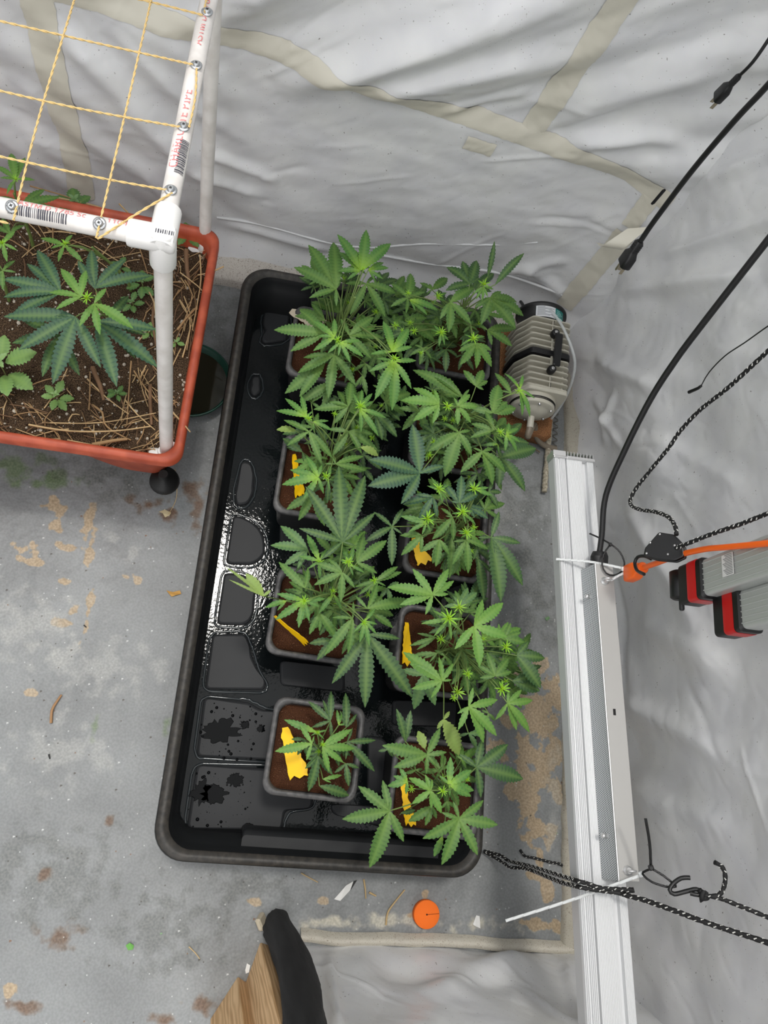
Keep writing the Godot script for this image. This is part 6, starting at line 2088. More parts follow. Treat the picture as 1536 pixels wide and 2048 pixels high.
# mm holds millimetres from the foot of the plant: where the leaf stalk ends, then the tip of each leaflet
func leaf(tone: String, mm: Array, wr: float) -> void:
	var at := Vector3(mm[0], mm[1], mm[2]) / 1000.0
	var tips := []
	for i in range(3, mm.size(), 3):
		tips.append(Vector3(mm[i], mm[i + 1], mm[i + 2]) / 1000.0)
	var st := mb()
	var tint := 0.93 + rng.randf_range(-0.08, 0.08)
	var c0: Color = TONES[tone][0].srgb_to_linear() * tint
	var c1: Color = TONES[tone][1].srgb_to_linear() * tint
	var reach := 0.0
	for t: Vector3 in tips:
		reach = maxf(reach, t.distance_to(at))
	for t: Vector3 in tips:
		var l := t.distance_to(at)
		var up := (Vector3.UP + (t - at).normalized() * 0.1 + Vector3(rng.randf_range(-0.2, 0.2), 0, rng.randf_range(-0.2, 0.2))).normalized()
		leaflet(st, at, t, up, wr * (0.9 + 0.15 * l / reach), c0, c1, rng.randf_range(0.03, 0.09), rng.randf_range(0.12, 0.3))
	obj("leaf", done(st), leaf_mat, plant_root)
	joint(at)

# a growing tip: narrow new leaflets crowded round a bud
func sprout(tone: String, x: float, y: float, z: float, r: float) -> void:
	var at := Vector3(x, y, z) / 1000.0
	var st := mb()
	var c0 := Color(0.72, 0.86, 0.15).srgb_to_linear()
	var c1 := (Color(0.50, 0.72, 0.16) if tone == "y" else Color(0.52, 0.70, 0.24)).srgb_to_linear()
	var turn := rng.randf() * TAU
	for k in 15:
		var ring := 0 if k < 6 else 1
		var a := turn + TAU * k / (6.0 if ring == 0 else 9.0) + rng.randf_range(-0.25, 0.25)
		var l := r * (rng.randf_range(0.55, 0.8) if ring == 0 else rng.randf_range(0.9, 1.3))
		var el := rng.randf_range(0.8, 1.2) if ring == 0 else rng.randf_range(0.1, 0.65)
		var d := Vector3(cos(a) * cos(el), sin(el), sin(a) * cos(el))
		var b := at + Vector3(cos(a), 0, sin(a)) * r * 0.06
		leaflet(st, b, b + d * l, Vector3.UP if ring else -Vector3(cos(a), -0.3, sin(a)), 0.2 if ring else 0.22, c0, c1.lerp(c0, 0.4 if ring == 0 else 0.0), 0.10, 0.35)
	obj("growing_tip", done(st), leaf_mat, plant_root)
	joint(at - Vector3.UP * 0.004)

func ready_leaves() -> void:
	leaf_mat = vmat("leaf", 0.52, 0.42)
	leaf_mat.backlight_enabled = true
	leaf_mat.backlight = Color(0.30, 0.36, 0.15)

func build_plants() -> void:
	begin_plant("smallest green leafy plant, alone in front left pot beside broad yellow tag", "seedling", Vector3(-0.043, 0.195, 0.44))
	leaf("d", [15,84,-53, 12,72,-110, -30,72,-86, -2,73,-91, -19,78,-38, 21,79,-20], 0.27)
	leaf("d", [44,102,-43, 39,84,-108, 63,94,-70, 30,93,-73], 0.27)
	leaf("y", [29,102,-46, 24,94,-74, 34,95,-70, 46,99,-50], 0.27)
	leaf("y", [-11,102,-29, -42,96,-39, -74,93,-47, 8,97,-35, 5,97,-18, -21,99,-22], 0.24)
	sprout("y", -9,102,-29, 0.0051)
	leaf("l", [-20,120,-8, -45,110,-40, -85,108,11, -26,114,22, -17,116,-22], 0.28)
	leaf("l", [0,120,-5, 29,114,-32, 53,111,-40, 63,105,-6, 43,110,20, 18,110,39, -2,117,-17], 0.27)
	sprout("y", 0,120,-8, 0.0061)
	leaf("d", [-2,84,13, -23,75,37, -11,65,77, 31,72,44], 0.32)
	leaf("d", [48,102,-17, 105,90,-25, 108,88,32, 57,94,-44, 49,97,15], 0.24)
	leaf("d", [52,84,22, 33,78,40, 63,76,62, 79,79,28], 0.34)
	leaf("l", [14,66,53, 51,58,43, 31,63,58], 0.24)
	leaf("d", [11,48,66, 73,30,80], 0.34)
	leaf("d", [-29,66,-16, -53,59,-14, -38,58,14, -19,57,14], 0.38)
	leaf("d", [30,66,-12, 17,60,14, 45,60,3, 44,54,28], 0.34)
	leaf("d", [-6,48,-7, -1,44,2, -12,43,8, -25,41,-1, -19,45,-15, -8,45,-18], 0.29)
	sprout("y", 1,66,4, 0.007)
	leaf("m", [3,48,17, 14,44,27, 8,42,35, -5,43,41, -17,40,31, -19,43,18, -14,43,7, -2,45,7], 0.35)
	leaf("d", [3,66,4, 11,63,16, 2,61,22, -12,59,23, -23,58,13, -22,62,-3, -10,62,-11, 2,63,-9], 0.34)
	leaf("d", [48,48,-4, 46,43,-15, 55,43,-18, 66,42,-15, 69,42,-4, 67,40,7, 54,43,10, 46,44,6], 0.33)
	end_plant()
	begin_plant("light green leafy plant in nearest right-hand pot, big leaves hanging over the tray front", "plant", Vector3(0.206, 0.195, 0.495))
	leaf("m", [-68,189,-59, -151,186,-69, -127,184,-33, -66,184,-27, -48,187,-41, -31,188,-67, -44,182,-109], 0.33)
	leaf("p", [-66,165,-70, -79,156,-101], 0.6)
	leaf("d", [-104,165,-80, -127,173,-136, -99,171,-136], 0.3)
	leaf("l", [-64,213,0, -102,201,-18, -74,206,-26, -94,205,24, -60,208,29, -40,205,36, -62,210,-19], 0.36)
	leaf("y", [-38,237,-13, -36,230,-59, 4,230,-40, 11,225,-6, 5,229,4, -35,232,5, -56,233,-26], 0.34)
	sprout("y", -56,261,-2, 0.0091)
	leaf("y", [-101,189,-12, -135,182,-1, -126,183,-19, -116,184,-34, -101,185,10], 0.4)
	sprout("y", -93,189,0, 0.0071)
	leaf("m", [-135,213,38, -149,204,-11, -191,202,2, -214,203,57, -159,197,131, -104,204,86, -134,212,15], 0.33)
	leaf("m", [-10,213,42, -42,212,34, -22,212,15, 35,208,9, 63,209,48, 27,211,99, -34,201,119, -71,203,79], 0.33)
	leaf("d", [34,165,-46, 1,160,-66, 46,156,-97, 97,157,-92, 131,152,-32, 45,164,7], 0.36)
	leaf("y", [-24,165,76, -36,157,111], 0.42)
	leaf("m", [-47,165,27, -86,155,56, -56,160,61, -35,158,48], 0.4)
	leaf("m", [-15,117,-43, -25,115,-32, -12,113,-62], 0.42)
	leaf("m", [-75,141,-32, -94,137,-25, -61,139,-35, -80,137,-44], 0.42)
	leaf("d", [-91,117,45, -94,115,49, -63,110,38], 0.4)
	leaf("m", [-19,165,17, -28,161,30, -1,160,26, -14,161,37], 0.4)
	leaf("d", [-126,117,-64, -142,112,-60, -113,113,-52], 0.45)
	leaf("m", [-8,117,-10, 14,108,-28, 29,107,-17, 39,105,5, 24,99,25, -3,105,27, -22,109,16, -26,109,-1], 0.36)
	sprout("y", -23,141,-22, 0.007)
	leaf("d", [-12,93,-16, 16,84,-14, 19,79,4, 6,79,26, -22,74,33, -42,74,13, -46,79,-10, -30,84,-25], 0.3)
	leaf("m", [16,93,-57, 3,86,-71, 25,79,-88, 58,78,-80, 57,79,-47, 26,86,-39], 0.28)
	leaf("m", [-20,117,-36, -29,108,-17, -54,98,-29, -51,96,-66, -15,105,-69, 1,107,-48], 0.3)
	leaf("m", [10,141,-30, 14,133,-45, 41,125,-46, 52,124,-21, 26,129,-4, 5,132,-15], 0.31)
	sprout("y", 17,165,-23, 0.006)
	leaf("l", [19,117,-58, 7,110,-69, 23,105,-84, 55,99,-83, 55,105,-55, 32,109,-43], 0.36)
	leaf("d", [26,93,-47, 15,89,-64, 28,88,-74, 50,84,-76, 70,84,-64, 67,83,-41, 50,88,-27, 31,89,-29], 0.34)
	end_plant()
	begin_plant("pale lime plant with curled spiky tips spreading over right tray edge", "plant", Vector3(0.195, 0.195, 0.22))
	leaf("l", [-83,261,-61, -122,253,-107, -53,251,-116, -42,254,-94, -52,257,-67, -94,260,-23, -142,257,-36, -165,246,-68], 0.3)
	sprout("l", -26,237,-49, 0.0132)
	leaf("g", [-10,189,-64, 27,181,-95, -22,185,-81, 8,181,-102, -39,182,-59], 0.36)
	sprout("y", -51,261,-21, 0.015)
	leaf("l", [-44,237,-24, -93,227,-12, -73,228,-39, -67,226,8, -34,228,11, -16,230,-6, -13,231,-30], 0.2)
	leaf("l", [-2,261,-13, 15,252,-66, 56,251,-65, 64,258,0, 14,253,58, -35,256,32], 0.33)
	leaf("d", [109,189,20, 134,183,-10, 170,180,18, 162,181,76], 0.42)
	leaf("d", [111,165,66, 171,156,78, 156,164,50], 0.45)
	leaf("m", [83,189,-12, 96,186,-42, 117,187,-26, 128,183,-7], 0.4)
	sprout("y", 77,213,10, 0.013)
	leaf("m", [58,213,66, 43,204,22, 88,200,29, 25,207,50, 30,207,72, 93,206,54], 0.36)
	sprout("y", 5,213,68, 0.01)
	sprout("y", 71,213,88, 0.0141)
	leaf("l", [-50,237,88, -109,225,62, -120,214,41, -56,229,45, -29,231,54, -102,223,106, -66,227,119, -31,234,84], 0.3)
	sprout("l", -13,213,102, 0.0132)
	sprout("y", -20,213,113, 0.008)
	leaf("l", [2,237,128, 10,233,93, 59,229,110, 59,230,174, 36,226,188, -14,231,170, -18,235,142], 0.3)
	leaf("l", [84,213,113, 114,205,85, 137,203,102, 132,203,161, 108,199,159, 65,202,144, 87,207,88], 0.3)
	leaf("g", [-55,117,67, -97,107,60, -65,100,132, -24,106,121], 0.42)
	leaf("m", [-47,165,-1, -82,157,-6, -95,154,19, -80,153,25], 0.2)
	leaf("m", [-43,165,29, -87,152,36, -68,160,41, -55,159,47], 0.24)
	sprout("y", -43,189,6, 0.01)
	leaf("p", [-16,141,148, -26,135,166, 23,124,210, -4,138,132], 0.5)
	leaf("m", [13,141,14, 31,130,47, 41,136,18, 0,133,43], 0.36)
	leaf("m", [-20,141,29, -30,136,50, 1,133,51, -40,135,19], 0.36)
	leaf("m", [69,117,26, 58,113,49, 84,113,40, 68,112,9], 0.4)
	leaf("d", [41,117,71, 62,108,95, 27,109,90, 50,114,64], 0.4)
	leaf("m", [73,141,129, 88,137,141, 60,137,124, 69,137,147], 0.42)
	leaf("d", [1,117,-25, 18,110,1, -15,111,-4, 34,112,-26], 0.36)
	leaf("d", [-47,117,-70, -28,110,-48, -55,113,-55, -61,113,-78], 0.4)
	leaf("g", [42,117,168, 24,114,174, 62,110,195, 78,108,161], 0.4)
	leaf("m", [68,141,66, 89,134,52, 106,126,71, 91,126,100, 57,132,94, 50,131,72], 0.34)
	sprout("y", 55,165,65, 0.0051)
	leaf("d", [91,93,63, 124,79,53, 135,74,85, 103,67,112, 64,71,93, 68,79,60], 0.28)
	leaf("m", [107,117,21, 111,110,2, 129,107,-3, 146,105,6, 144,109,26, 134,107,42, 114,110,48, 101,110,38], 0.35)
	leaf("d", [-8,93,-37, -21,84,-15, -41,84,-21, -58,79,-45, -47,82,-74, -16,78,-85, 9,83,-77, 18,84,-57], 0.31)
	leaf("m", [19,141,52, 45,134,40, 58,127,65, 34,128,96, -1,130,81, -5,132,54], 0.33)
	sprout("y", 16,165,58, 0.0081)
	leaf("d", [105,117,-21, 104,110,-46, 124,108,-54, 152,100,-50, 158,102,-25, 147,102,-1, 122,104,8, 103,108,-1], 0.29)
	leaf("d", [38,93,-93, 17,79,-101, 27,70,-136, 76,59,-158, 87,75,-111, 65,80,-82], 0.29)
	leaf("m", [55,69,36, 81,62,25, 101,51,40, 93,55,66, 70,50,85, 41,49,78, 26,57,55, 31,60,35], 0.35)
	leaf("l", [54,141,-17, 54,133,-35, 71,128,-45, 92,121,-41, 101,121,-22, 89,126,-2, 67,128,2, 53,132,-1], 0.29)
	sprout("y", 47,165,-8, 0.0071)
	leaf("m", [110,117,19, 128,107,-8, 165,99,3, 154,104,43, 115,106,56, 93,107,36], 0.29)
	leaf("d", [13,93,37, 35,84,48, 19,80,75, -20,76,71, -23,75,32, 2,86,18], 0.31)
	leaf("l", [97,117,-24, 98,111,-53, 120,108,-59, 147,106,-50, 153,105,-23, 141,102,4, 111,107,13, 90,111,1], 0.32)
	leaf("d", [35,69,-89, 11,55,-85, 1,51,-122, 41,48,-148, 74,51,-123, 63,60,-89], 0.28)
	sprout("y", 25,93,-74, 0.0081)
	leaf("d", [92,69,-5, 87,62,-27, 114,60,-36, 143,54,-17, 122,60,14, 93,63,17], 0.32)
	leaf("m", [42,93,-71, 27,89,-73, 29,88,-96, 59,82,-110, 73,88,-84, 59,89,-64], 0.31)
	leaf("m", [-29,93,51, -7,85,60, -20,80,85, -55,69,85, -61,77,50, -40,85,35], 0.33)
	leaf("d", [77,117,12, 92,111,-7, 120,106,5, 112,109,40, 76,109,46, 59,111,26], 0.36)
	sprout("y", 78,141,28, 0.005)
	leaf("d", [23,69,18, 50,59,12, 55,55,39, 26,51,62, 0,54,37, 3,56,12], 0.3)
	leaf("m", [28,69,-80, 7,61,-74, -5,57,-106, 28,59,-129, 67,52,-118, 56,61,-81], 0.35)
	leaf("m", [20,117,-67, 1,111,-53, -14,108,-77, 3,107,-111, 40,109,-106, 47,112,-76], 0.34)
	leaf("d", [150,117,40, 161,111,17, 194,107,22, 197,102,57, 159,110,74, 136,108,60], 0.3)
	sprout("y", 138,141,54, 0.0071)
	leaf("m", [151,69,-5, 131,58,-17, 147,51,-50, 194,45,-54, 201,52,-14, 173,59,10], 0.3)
	leaf("m", [129,117,77, 151,105,62, 168,101,80, 158,94,110, 123,101,104, 114,107,83], 0.34)
	leaf("d", [76,93,22, 84,85,41, 61,81,47, 43,80,25, 58,83,1, 82,85,0], 0.31)
	leaf("m", [125,93,47, 146,87,34, 167,83,54, 146,83,85, 112,85,74, 107,87,51], 0.36)
	sprout("y", 114,117,62, 0.0071)
	leaf("d", [92,93,38, 109,84,52, 99,84,64, 80,80,70, 66,78,56, 63,82,37, 72,81,21, 88,84,19], 0.28)
	end_plant()
	begin_plant("tall plant in second left pot with one huge dark seven-fingered leaf on top", "plant", Vector3(-0.07, 0.195, 0.175))
	leaf("d", [8,261,-93, -12,247,-244, 40,248,-232, -70,254,-191, -73,261,-107, 65,253,-160, -28,260,-54, 33,258,-89], 0.22)
	leaf("g", [-47,189,-89, -103,177,-132, -117,181,-90, -88,183,-54, -62,187,-51], 0.32)
	leaf("y", [-25,213,-64, -53,202,-115, -64,206,-70, -12,208,-92, -44,209,-48, -20,204,-33], 0.27)
	sprout("y", -24,213,-61, 0.0081)
	sprout("y", 25,237,-63, 0.0112)
	leaf("y", [31,213,-64, 15,204,-102, 37,208,-103, 10,206,-75, 41,207,-46, 62,208,-54], 0.25)
	leaf("m", [45,213,-70, 55,198,-134, 101,200,-125, 87,203,-57], 0.3)
	leaf("m", [13,261,-36, -37,254,-49, -15,253,-60, -34,252,-9, 17,250,16, 39,256,-12], 0.3)
	leaf("m", [-46,213,-10, -99,203,-55, -44,206,-52], 0.27)
	leaf("y", [-48,237,18, -97,235,11, -93,227,56, -51,234,67, -33,231,53, -18,234,25, -9,232,9], 0.27)
	sprout("y", -49,261,23, 0.0091)
	sprout("y", 5,213,-11, 0.0081)
	leaf("y", [10,189,-11, -8,186,-9, -13,182,28, 32,183,19], 0.25)
	leaf("y", [-74,165,8, -106,156,18, -88,160,27, -111,158,24], 0.28)
	leaf("m", [87,189,-45, 131,179,-82, 140,175,-73, 77,184,-68, 59,179,-17, 51,179,-31, 109,185,-39], 0.24)
	sprout("y", 85,189,-46, 0.0081)
	leaf("m", [72,213,14, 90,197,-41, 49,209,-8, 166,186,-15], 0.27)
	leaf("m", [85,189,17, 130,179,38, 94,187,5], 0.32)
	leaf("y", [65,237,42, 90,231,44, 90,230,61, 61,228,80, 79,230,84, 48,233,63, 84,229,15], 0.25)
	sprout("y", 64,237,44, 0.0071)
	leaf("m", [47,213,35, 46,207,3, 10,207,37, 4,196,105, 46,199,98], 0.25)
	leaf("m", [-9,165,24, -23,154,64, 30,152,66, -5,157,56], 0.34)
	leaf("d", [28,117,63, -17,109,74, 1,108,104], 0.36)
	leaf("d", [80,189,57, 26,170,151, 91,172,188, 180,169,162, 145,180,57], 0.25)
	leaf("p", [-117,165,4, -155,172,-33, -105,168,-8], 0.45)
	leaf("p", [-117,165,4, -194,181,-39, -184,175,-17], 0.08)
	leaf("d", [49,117,-12, 35,113,10, 59,113,-24, 70,109,-34], 0.42)
	leaf("d", [3,117,-67, -22,111,-54, -9,110,-44, 17,111,-51], 0.4)
	leaf("d", [-47,93,-83, -58,88,-68, -38,91,-76, -66,90,-81], 0.4)
	leaf("g", [125,117,-51, 137,110,-22, 112,113,-30, 150,109,-68], 0.42)
	leaf("d", [67,117,-60, 82,114,-74, 51,111,-47, 69,113,-45], 0.4)
	leaf("d", [38,117,47, 37,112,75, 16,113,58, 61,110,58], 0.36)
	leaf("l", [47,117,-125, 27,112,-121, 14,107,-141, 25,109,-162, 49,104,-177, 72,108,-166, 80,108,-142, 70,113,-123], 0.3)
	sprout("y", 40,141,-107, 0.0061)
	leaf("m", [25,117,3, 46,106,17, 28,98,45, -17,93,39, -14,102,-6, 13,108,-20], 0.31)
	leaf("m", [44,93,-80, 25,83,-69, 16,84,-82, 11,80,-107, 30,75,-127, 54,80,-121, 70,81,-108, 67,84,-87], 0.34)
	leaf("m", [9,117,-109, -18,106,-106, -27,95,-147, 12,92,-170, 46,101,-145, 39,105,-108], 0.34)
	leaf("l", [91,117,-48, 89,112,-68, 116,107,-78, 131,104,-51, 113,107,-25, 87,112,-29], 0.31)
	sprout("y", 83,141,-28, 0.0071)
	leaf("d", [-18,69,-27, -12,62,-8, -36,59,0, -61,53,-25, -42,56,-54, -16,61,-51], 0.36)
	leaf("m", [-9,117,-2, 14,107,13, -5,100,42, -46,93,31, -51,102,-9, -22,108,-24], 0.36)
	leaf("m", [-44,141,-19, -30,134,-8, -37,129,3, -54,126,9, -74,126,2, -76,125,-20, -71,130,-37, -53,133,-39], 0.29)
	leaf("m", [92,141,-1, 94,132,-28, 115,127,-33, 137,124,-22, 142,120,3, 125,125,24, 102,126,31, 85,130,20], 0.35)
	sprout("y", 89,165,9, 0.0061)
	leaf("d", [11,69,-17, 27,57,0, 4,54,16, -26,47,-1, -20,51,-34, 6,61,-39], 0.3)
	leaf("d", [-44,141,-9, -45,131,8, -60,128,10, -70,127,-3, -78,125,-22, -64,126,-38, -46,131,-37, -36,134,-25], 0.31)
	leaf("m", [27,69,-31, 43,63,-25, 36,54,-3, 9,53,-7, 0,58,-31, 15,60,-47], 0.32)
	leaf("d", [23,93,-2, 56,76,-1, 57,75,23, 38,68,41, 6,67,50, -18,62,27, -18,75,-2, 1,80,-18], 0.33)
	sprout("y", 22,117,-8, 0.0051)
	leaf("d", [29,93,-55, 31,88,-34, 5,86,-31, -9,87,-60, 9,85,-89, 36,90,-76], 0.34)
	leaf("d", [64,69,-65, 42,59,-67, 41,56,-97, 73,50,-109, 100,54,-89, 86,59,-60], 0.35)
	leaf("m", [22,117,-13, 39,105,2, 18,95,28, -19,93,10, -16,96,-30, 14,106,-38], 0.3)
	leaf("m", [70,69,-73, 49,61,-91, 70,59,-118, 106,61,-107, 109,58,-70, 84,64,-51], 0.35)
	sprout("y", 64,93,-55, 0.0051)
	leaf("m", [-34,141,-39, -27,135,-22, -40,134,-16, -58,129,-19, -68,131,-35, -63,130,-55, -48,132,-64, -34,134,-59], 0.33)
	leaf("d", [34,117,8, 52,108,-2, 61,106,17, 47,97,41, 19,105,29, 16,108,8], 0.36)
	leaf("m", [61,117,46, 85,109,33, 105,104,49, 101,104,76, 78,101,96, 49,103,87, 31,103,69, 33,108,48], 0.28)
	leaf("m", [43,141,-106, 71,131,-110, 72,129,-76, 36,119,-60, 5,122,-87, 19,132,-118], 0.32)
	sprout("y", 53,165,-100, 0.0071)
	leaf("m", [29,117,-88, 61,104,-88, 56,93,-55, 15,86,-41, -11,91,-76, 3,104,-106], 0.3)
	leaf("d", [51,69,-171, 35,61,-182, 47,57,-204, 79,50,-211, 86,54,-178, 66,61,-158], 0.34)
	leaf("d", [41,117,-96, 64,112,-104, 74,105,-79, 47,107,-58, 19,107,-73, 20,112,-98], 0.34)
	leaf("m", [45,117,-98, 67,110,-108, 78,102,-84, 55,97,-58, 24,104,-74, 25,110,-100], 0.29)
	sprout("y", 54,141,-81, 0.0071)
	leaf("l", [11,117,-99, 27,108,-89, 12,102,-74, -17,98,-79, -16,105,-108, 3,108,-118], 0.29)
	end_plant()
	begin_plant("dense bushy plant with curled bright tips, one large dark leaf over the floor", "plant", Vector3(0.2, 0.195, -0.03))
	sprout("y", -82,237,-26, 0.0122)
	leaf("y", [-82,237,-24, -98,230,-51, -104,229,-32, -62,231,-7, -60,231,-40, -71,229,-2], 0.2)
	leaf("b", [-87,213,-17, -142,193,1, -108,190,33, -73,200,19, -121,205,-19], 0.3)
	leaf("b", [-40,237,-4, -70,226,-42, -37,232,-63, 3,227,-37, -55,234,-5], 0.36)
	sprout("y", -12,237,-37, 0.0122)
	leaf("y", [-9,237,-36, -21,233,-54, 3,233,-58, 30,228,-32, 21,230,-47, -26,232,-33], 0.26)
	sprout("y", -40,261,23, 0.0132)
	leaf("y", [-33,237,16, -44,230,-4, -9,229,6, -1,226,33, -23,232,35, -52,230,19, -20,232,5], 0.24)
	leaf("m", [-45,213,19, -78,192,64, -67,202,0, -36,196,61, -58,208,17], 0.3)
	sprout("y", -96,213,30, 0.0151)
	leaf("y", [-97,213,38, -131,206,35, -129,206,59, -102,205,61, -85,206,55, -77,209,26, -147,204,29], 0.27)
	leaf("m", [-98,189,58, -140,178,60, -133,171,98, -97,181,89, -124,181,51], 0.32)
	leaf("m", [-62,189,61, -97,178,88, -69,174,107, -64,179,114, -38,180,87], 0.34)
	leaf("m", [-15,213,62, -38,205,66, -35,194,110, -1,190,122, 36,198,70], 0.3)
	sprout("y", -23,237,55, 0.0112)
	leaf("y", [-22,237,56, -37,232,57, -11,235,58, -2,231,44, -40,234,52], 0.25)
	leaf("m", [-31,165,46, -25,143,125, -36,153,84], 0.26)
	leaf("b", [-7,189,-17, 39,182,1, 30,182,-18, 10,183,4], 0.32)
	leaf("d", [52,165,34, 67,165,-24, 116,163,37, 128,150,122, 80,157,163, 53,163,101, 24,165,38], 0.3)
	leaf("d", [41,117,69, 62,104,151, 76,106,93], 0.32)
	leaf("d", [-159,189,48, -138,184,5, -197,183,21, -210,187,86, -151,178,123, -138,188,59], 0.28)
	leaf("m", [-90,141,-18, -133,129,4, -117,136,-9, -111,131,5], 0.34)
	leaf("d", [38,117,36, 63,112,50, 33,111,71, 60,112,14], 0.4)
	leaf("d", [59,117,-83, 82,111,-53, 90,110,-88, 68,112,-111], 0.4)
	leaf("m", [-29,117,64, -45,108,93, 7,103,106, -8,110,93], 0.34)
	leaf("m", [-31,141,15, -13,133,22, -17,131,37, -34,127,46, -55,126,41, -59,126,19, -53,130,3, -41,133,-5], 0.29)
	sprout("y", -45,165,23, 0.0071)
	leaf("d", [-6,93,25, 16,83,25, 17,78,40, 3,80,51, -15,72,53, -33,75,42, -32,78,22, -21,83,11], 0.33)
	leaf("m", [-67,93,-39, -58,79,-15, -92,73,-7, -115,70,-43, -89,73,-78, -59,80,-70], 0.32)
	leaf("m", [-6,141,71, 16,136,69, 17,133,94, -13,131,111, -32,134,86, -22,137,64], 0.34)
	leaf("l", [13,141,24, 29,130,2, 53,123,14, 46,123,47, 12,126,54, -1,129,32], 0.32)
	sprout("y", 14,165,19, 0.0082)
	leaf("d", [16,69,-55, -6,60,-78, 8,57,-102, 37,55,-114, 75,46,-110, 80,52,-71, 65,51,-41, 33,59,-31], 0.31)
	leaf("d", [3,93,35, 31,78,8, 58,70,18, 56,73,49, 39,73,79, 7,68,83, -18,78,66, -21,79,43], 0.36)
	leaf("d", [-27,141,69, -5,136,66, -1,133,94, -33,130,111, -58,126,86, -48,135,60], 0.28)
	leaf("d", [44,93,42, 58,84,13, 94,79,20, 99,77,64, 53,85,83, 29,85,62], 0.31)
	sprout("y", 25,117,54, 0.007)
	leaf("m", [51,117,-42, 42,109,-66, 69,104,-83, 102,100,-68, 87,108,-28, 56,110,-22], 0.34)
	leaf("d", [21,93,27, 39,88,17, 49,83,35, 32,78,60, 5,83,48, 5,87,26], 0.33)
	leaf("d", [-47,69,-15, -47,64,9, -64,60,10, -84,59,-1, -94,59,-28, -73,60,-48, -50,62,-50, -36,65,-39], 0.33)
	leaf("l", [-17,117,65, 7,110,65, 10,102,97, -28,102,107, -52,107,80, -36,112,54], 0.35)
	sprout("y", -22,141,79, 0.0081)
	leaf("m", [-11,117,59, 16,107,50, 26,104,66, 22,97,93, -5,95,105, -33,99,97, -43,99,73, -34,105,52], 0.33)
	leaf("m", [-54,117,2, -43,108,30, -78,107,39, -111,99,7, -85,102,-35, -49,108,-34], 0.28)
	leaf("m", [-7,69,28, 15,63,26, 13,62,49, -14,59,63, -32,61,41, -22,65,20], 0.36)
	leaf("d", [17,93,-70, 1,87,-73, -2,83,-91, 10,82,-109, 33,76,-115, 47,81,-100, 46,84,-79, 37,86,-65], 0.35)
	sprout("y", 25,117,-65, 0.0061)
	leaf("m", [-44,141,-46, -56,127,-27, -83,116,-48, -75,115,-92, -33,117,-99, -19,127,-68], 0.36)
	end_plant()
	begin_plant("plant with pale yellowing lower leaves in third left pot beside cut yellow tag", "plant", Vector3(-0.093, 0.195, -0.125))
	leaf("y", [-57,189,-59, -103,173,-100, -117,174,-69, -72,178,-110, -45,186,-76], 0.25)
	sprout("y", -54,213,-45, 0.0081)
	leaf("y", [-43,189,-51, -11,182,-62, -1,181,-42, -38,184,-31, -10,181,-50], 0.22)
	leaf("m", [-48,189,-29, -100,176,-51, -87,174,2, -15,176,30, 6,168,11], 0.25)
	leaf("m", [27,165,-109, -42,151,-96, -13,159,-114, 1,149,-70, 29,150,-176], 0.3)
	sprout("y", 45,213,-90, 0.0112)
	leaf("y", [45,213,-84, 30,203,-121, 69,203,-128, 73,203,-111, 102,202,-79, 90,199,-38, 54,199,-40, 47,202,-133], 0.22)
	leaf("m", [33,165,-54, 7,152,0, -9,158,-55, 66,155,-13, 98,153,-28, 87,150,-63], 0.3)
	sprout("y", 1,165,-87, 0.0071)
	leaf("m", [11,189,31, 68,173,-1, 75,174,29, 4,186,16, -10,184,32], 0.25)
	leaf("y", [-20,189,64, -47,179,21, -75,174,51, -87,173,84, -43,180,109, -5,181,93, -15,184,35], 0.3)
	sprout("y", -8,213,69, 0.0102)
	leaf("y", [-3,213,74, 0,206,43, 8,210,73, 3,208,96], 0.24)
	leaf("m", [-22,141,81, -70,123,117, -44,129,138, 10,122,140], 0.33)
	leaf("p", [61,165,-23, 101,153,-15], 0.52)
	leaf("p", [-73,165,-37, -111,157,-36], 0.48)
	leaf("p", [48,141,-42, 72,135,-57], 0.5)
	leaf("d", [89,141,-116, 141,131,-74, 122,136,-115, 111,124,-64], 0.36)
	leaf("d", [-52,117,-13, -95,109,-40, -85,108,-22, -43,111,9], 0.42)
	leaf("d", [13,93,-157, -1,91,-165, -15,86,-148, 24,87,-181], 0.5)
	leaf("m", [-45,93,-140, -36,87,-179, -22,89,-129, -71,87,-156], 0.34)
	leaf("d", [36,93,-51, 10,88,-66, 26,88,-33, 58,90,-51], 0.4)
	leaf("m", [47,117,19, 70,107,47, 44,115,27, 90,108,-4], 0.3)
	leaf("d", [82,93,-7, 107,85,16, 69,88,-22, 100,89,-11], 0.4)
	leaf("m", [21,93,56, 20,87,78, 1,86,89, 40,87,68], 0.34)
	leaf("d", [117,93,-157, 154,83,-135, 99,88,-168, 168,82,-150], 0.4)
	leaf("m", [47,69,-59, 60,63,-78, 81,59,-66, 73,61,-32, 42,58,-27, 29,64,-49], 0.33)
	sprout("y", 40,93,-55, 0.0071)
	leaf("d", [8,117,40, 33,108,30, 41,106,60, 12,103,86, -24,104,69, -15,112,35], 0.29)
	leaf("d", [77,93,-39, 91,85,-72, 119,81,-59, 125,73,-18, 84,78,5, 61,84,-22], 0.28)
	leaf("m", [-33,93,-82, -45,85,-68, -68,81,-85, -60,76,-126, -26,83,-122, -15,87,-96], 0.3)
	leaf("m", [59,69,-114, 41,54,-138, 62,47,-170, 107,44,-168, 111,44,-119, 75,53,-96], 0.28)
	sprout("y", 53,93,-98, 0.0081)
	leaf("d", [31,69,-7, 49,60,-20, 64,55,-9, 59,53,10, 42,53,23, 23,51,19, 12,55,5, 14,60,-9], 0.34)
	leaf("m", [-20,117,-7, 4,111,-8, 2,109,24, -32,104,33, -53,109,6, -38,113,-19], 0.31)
	leaf("m", [29,141,34, 48,132,11, 72,125,30, 62,119,69, 20,121,74, 8,132,43], 0.3)
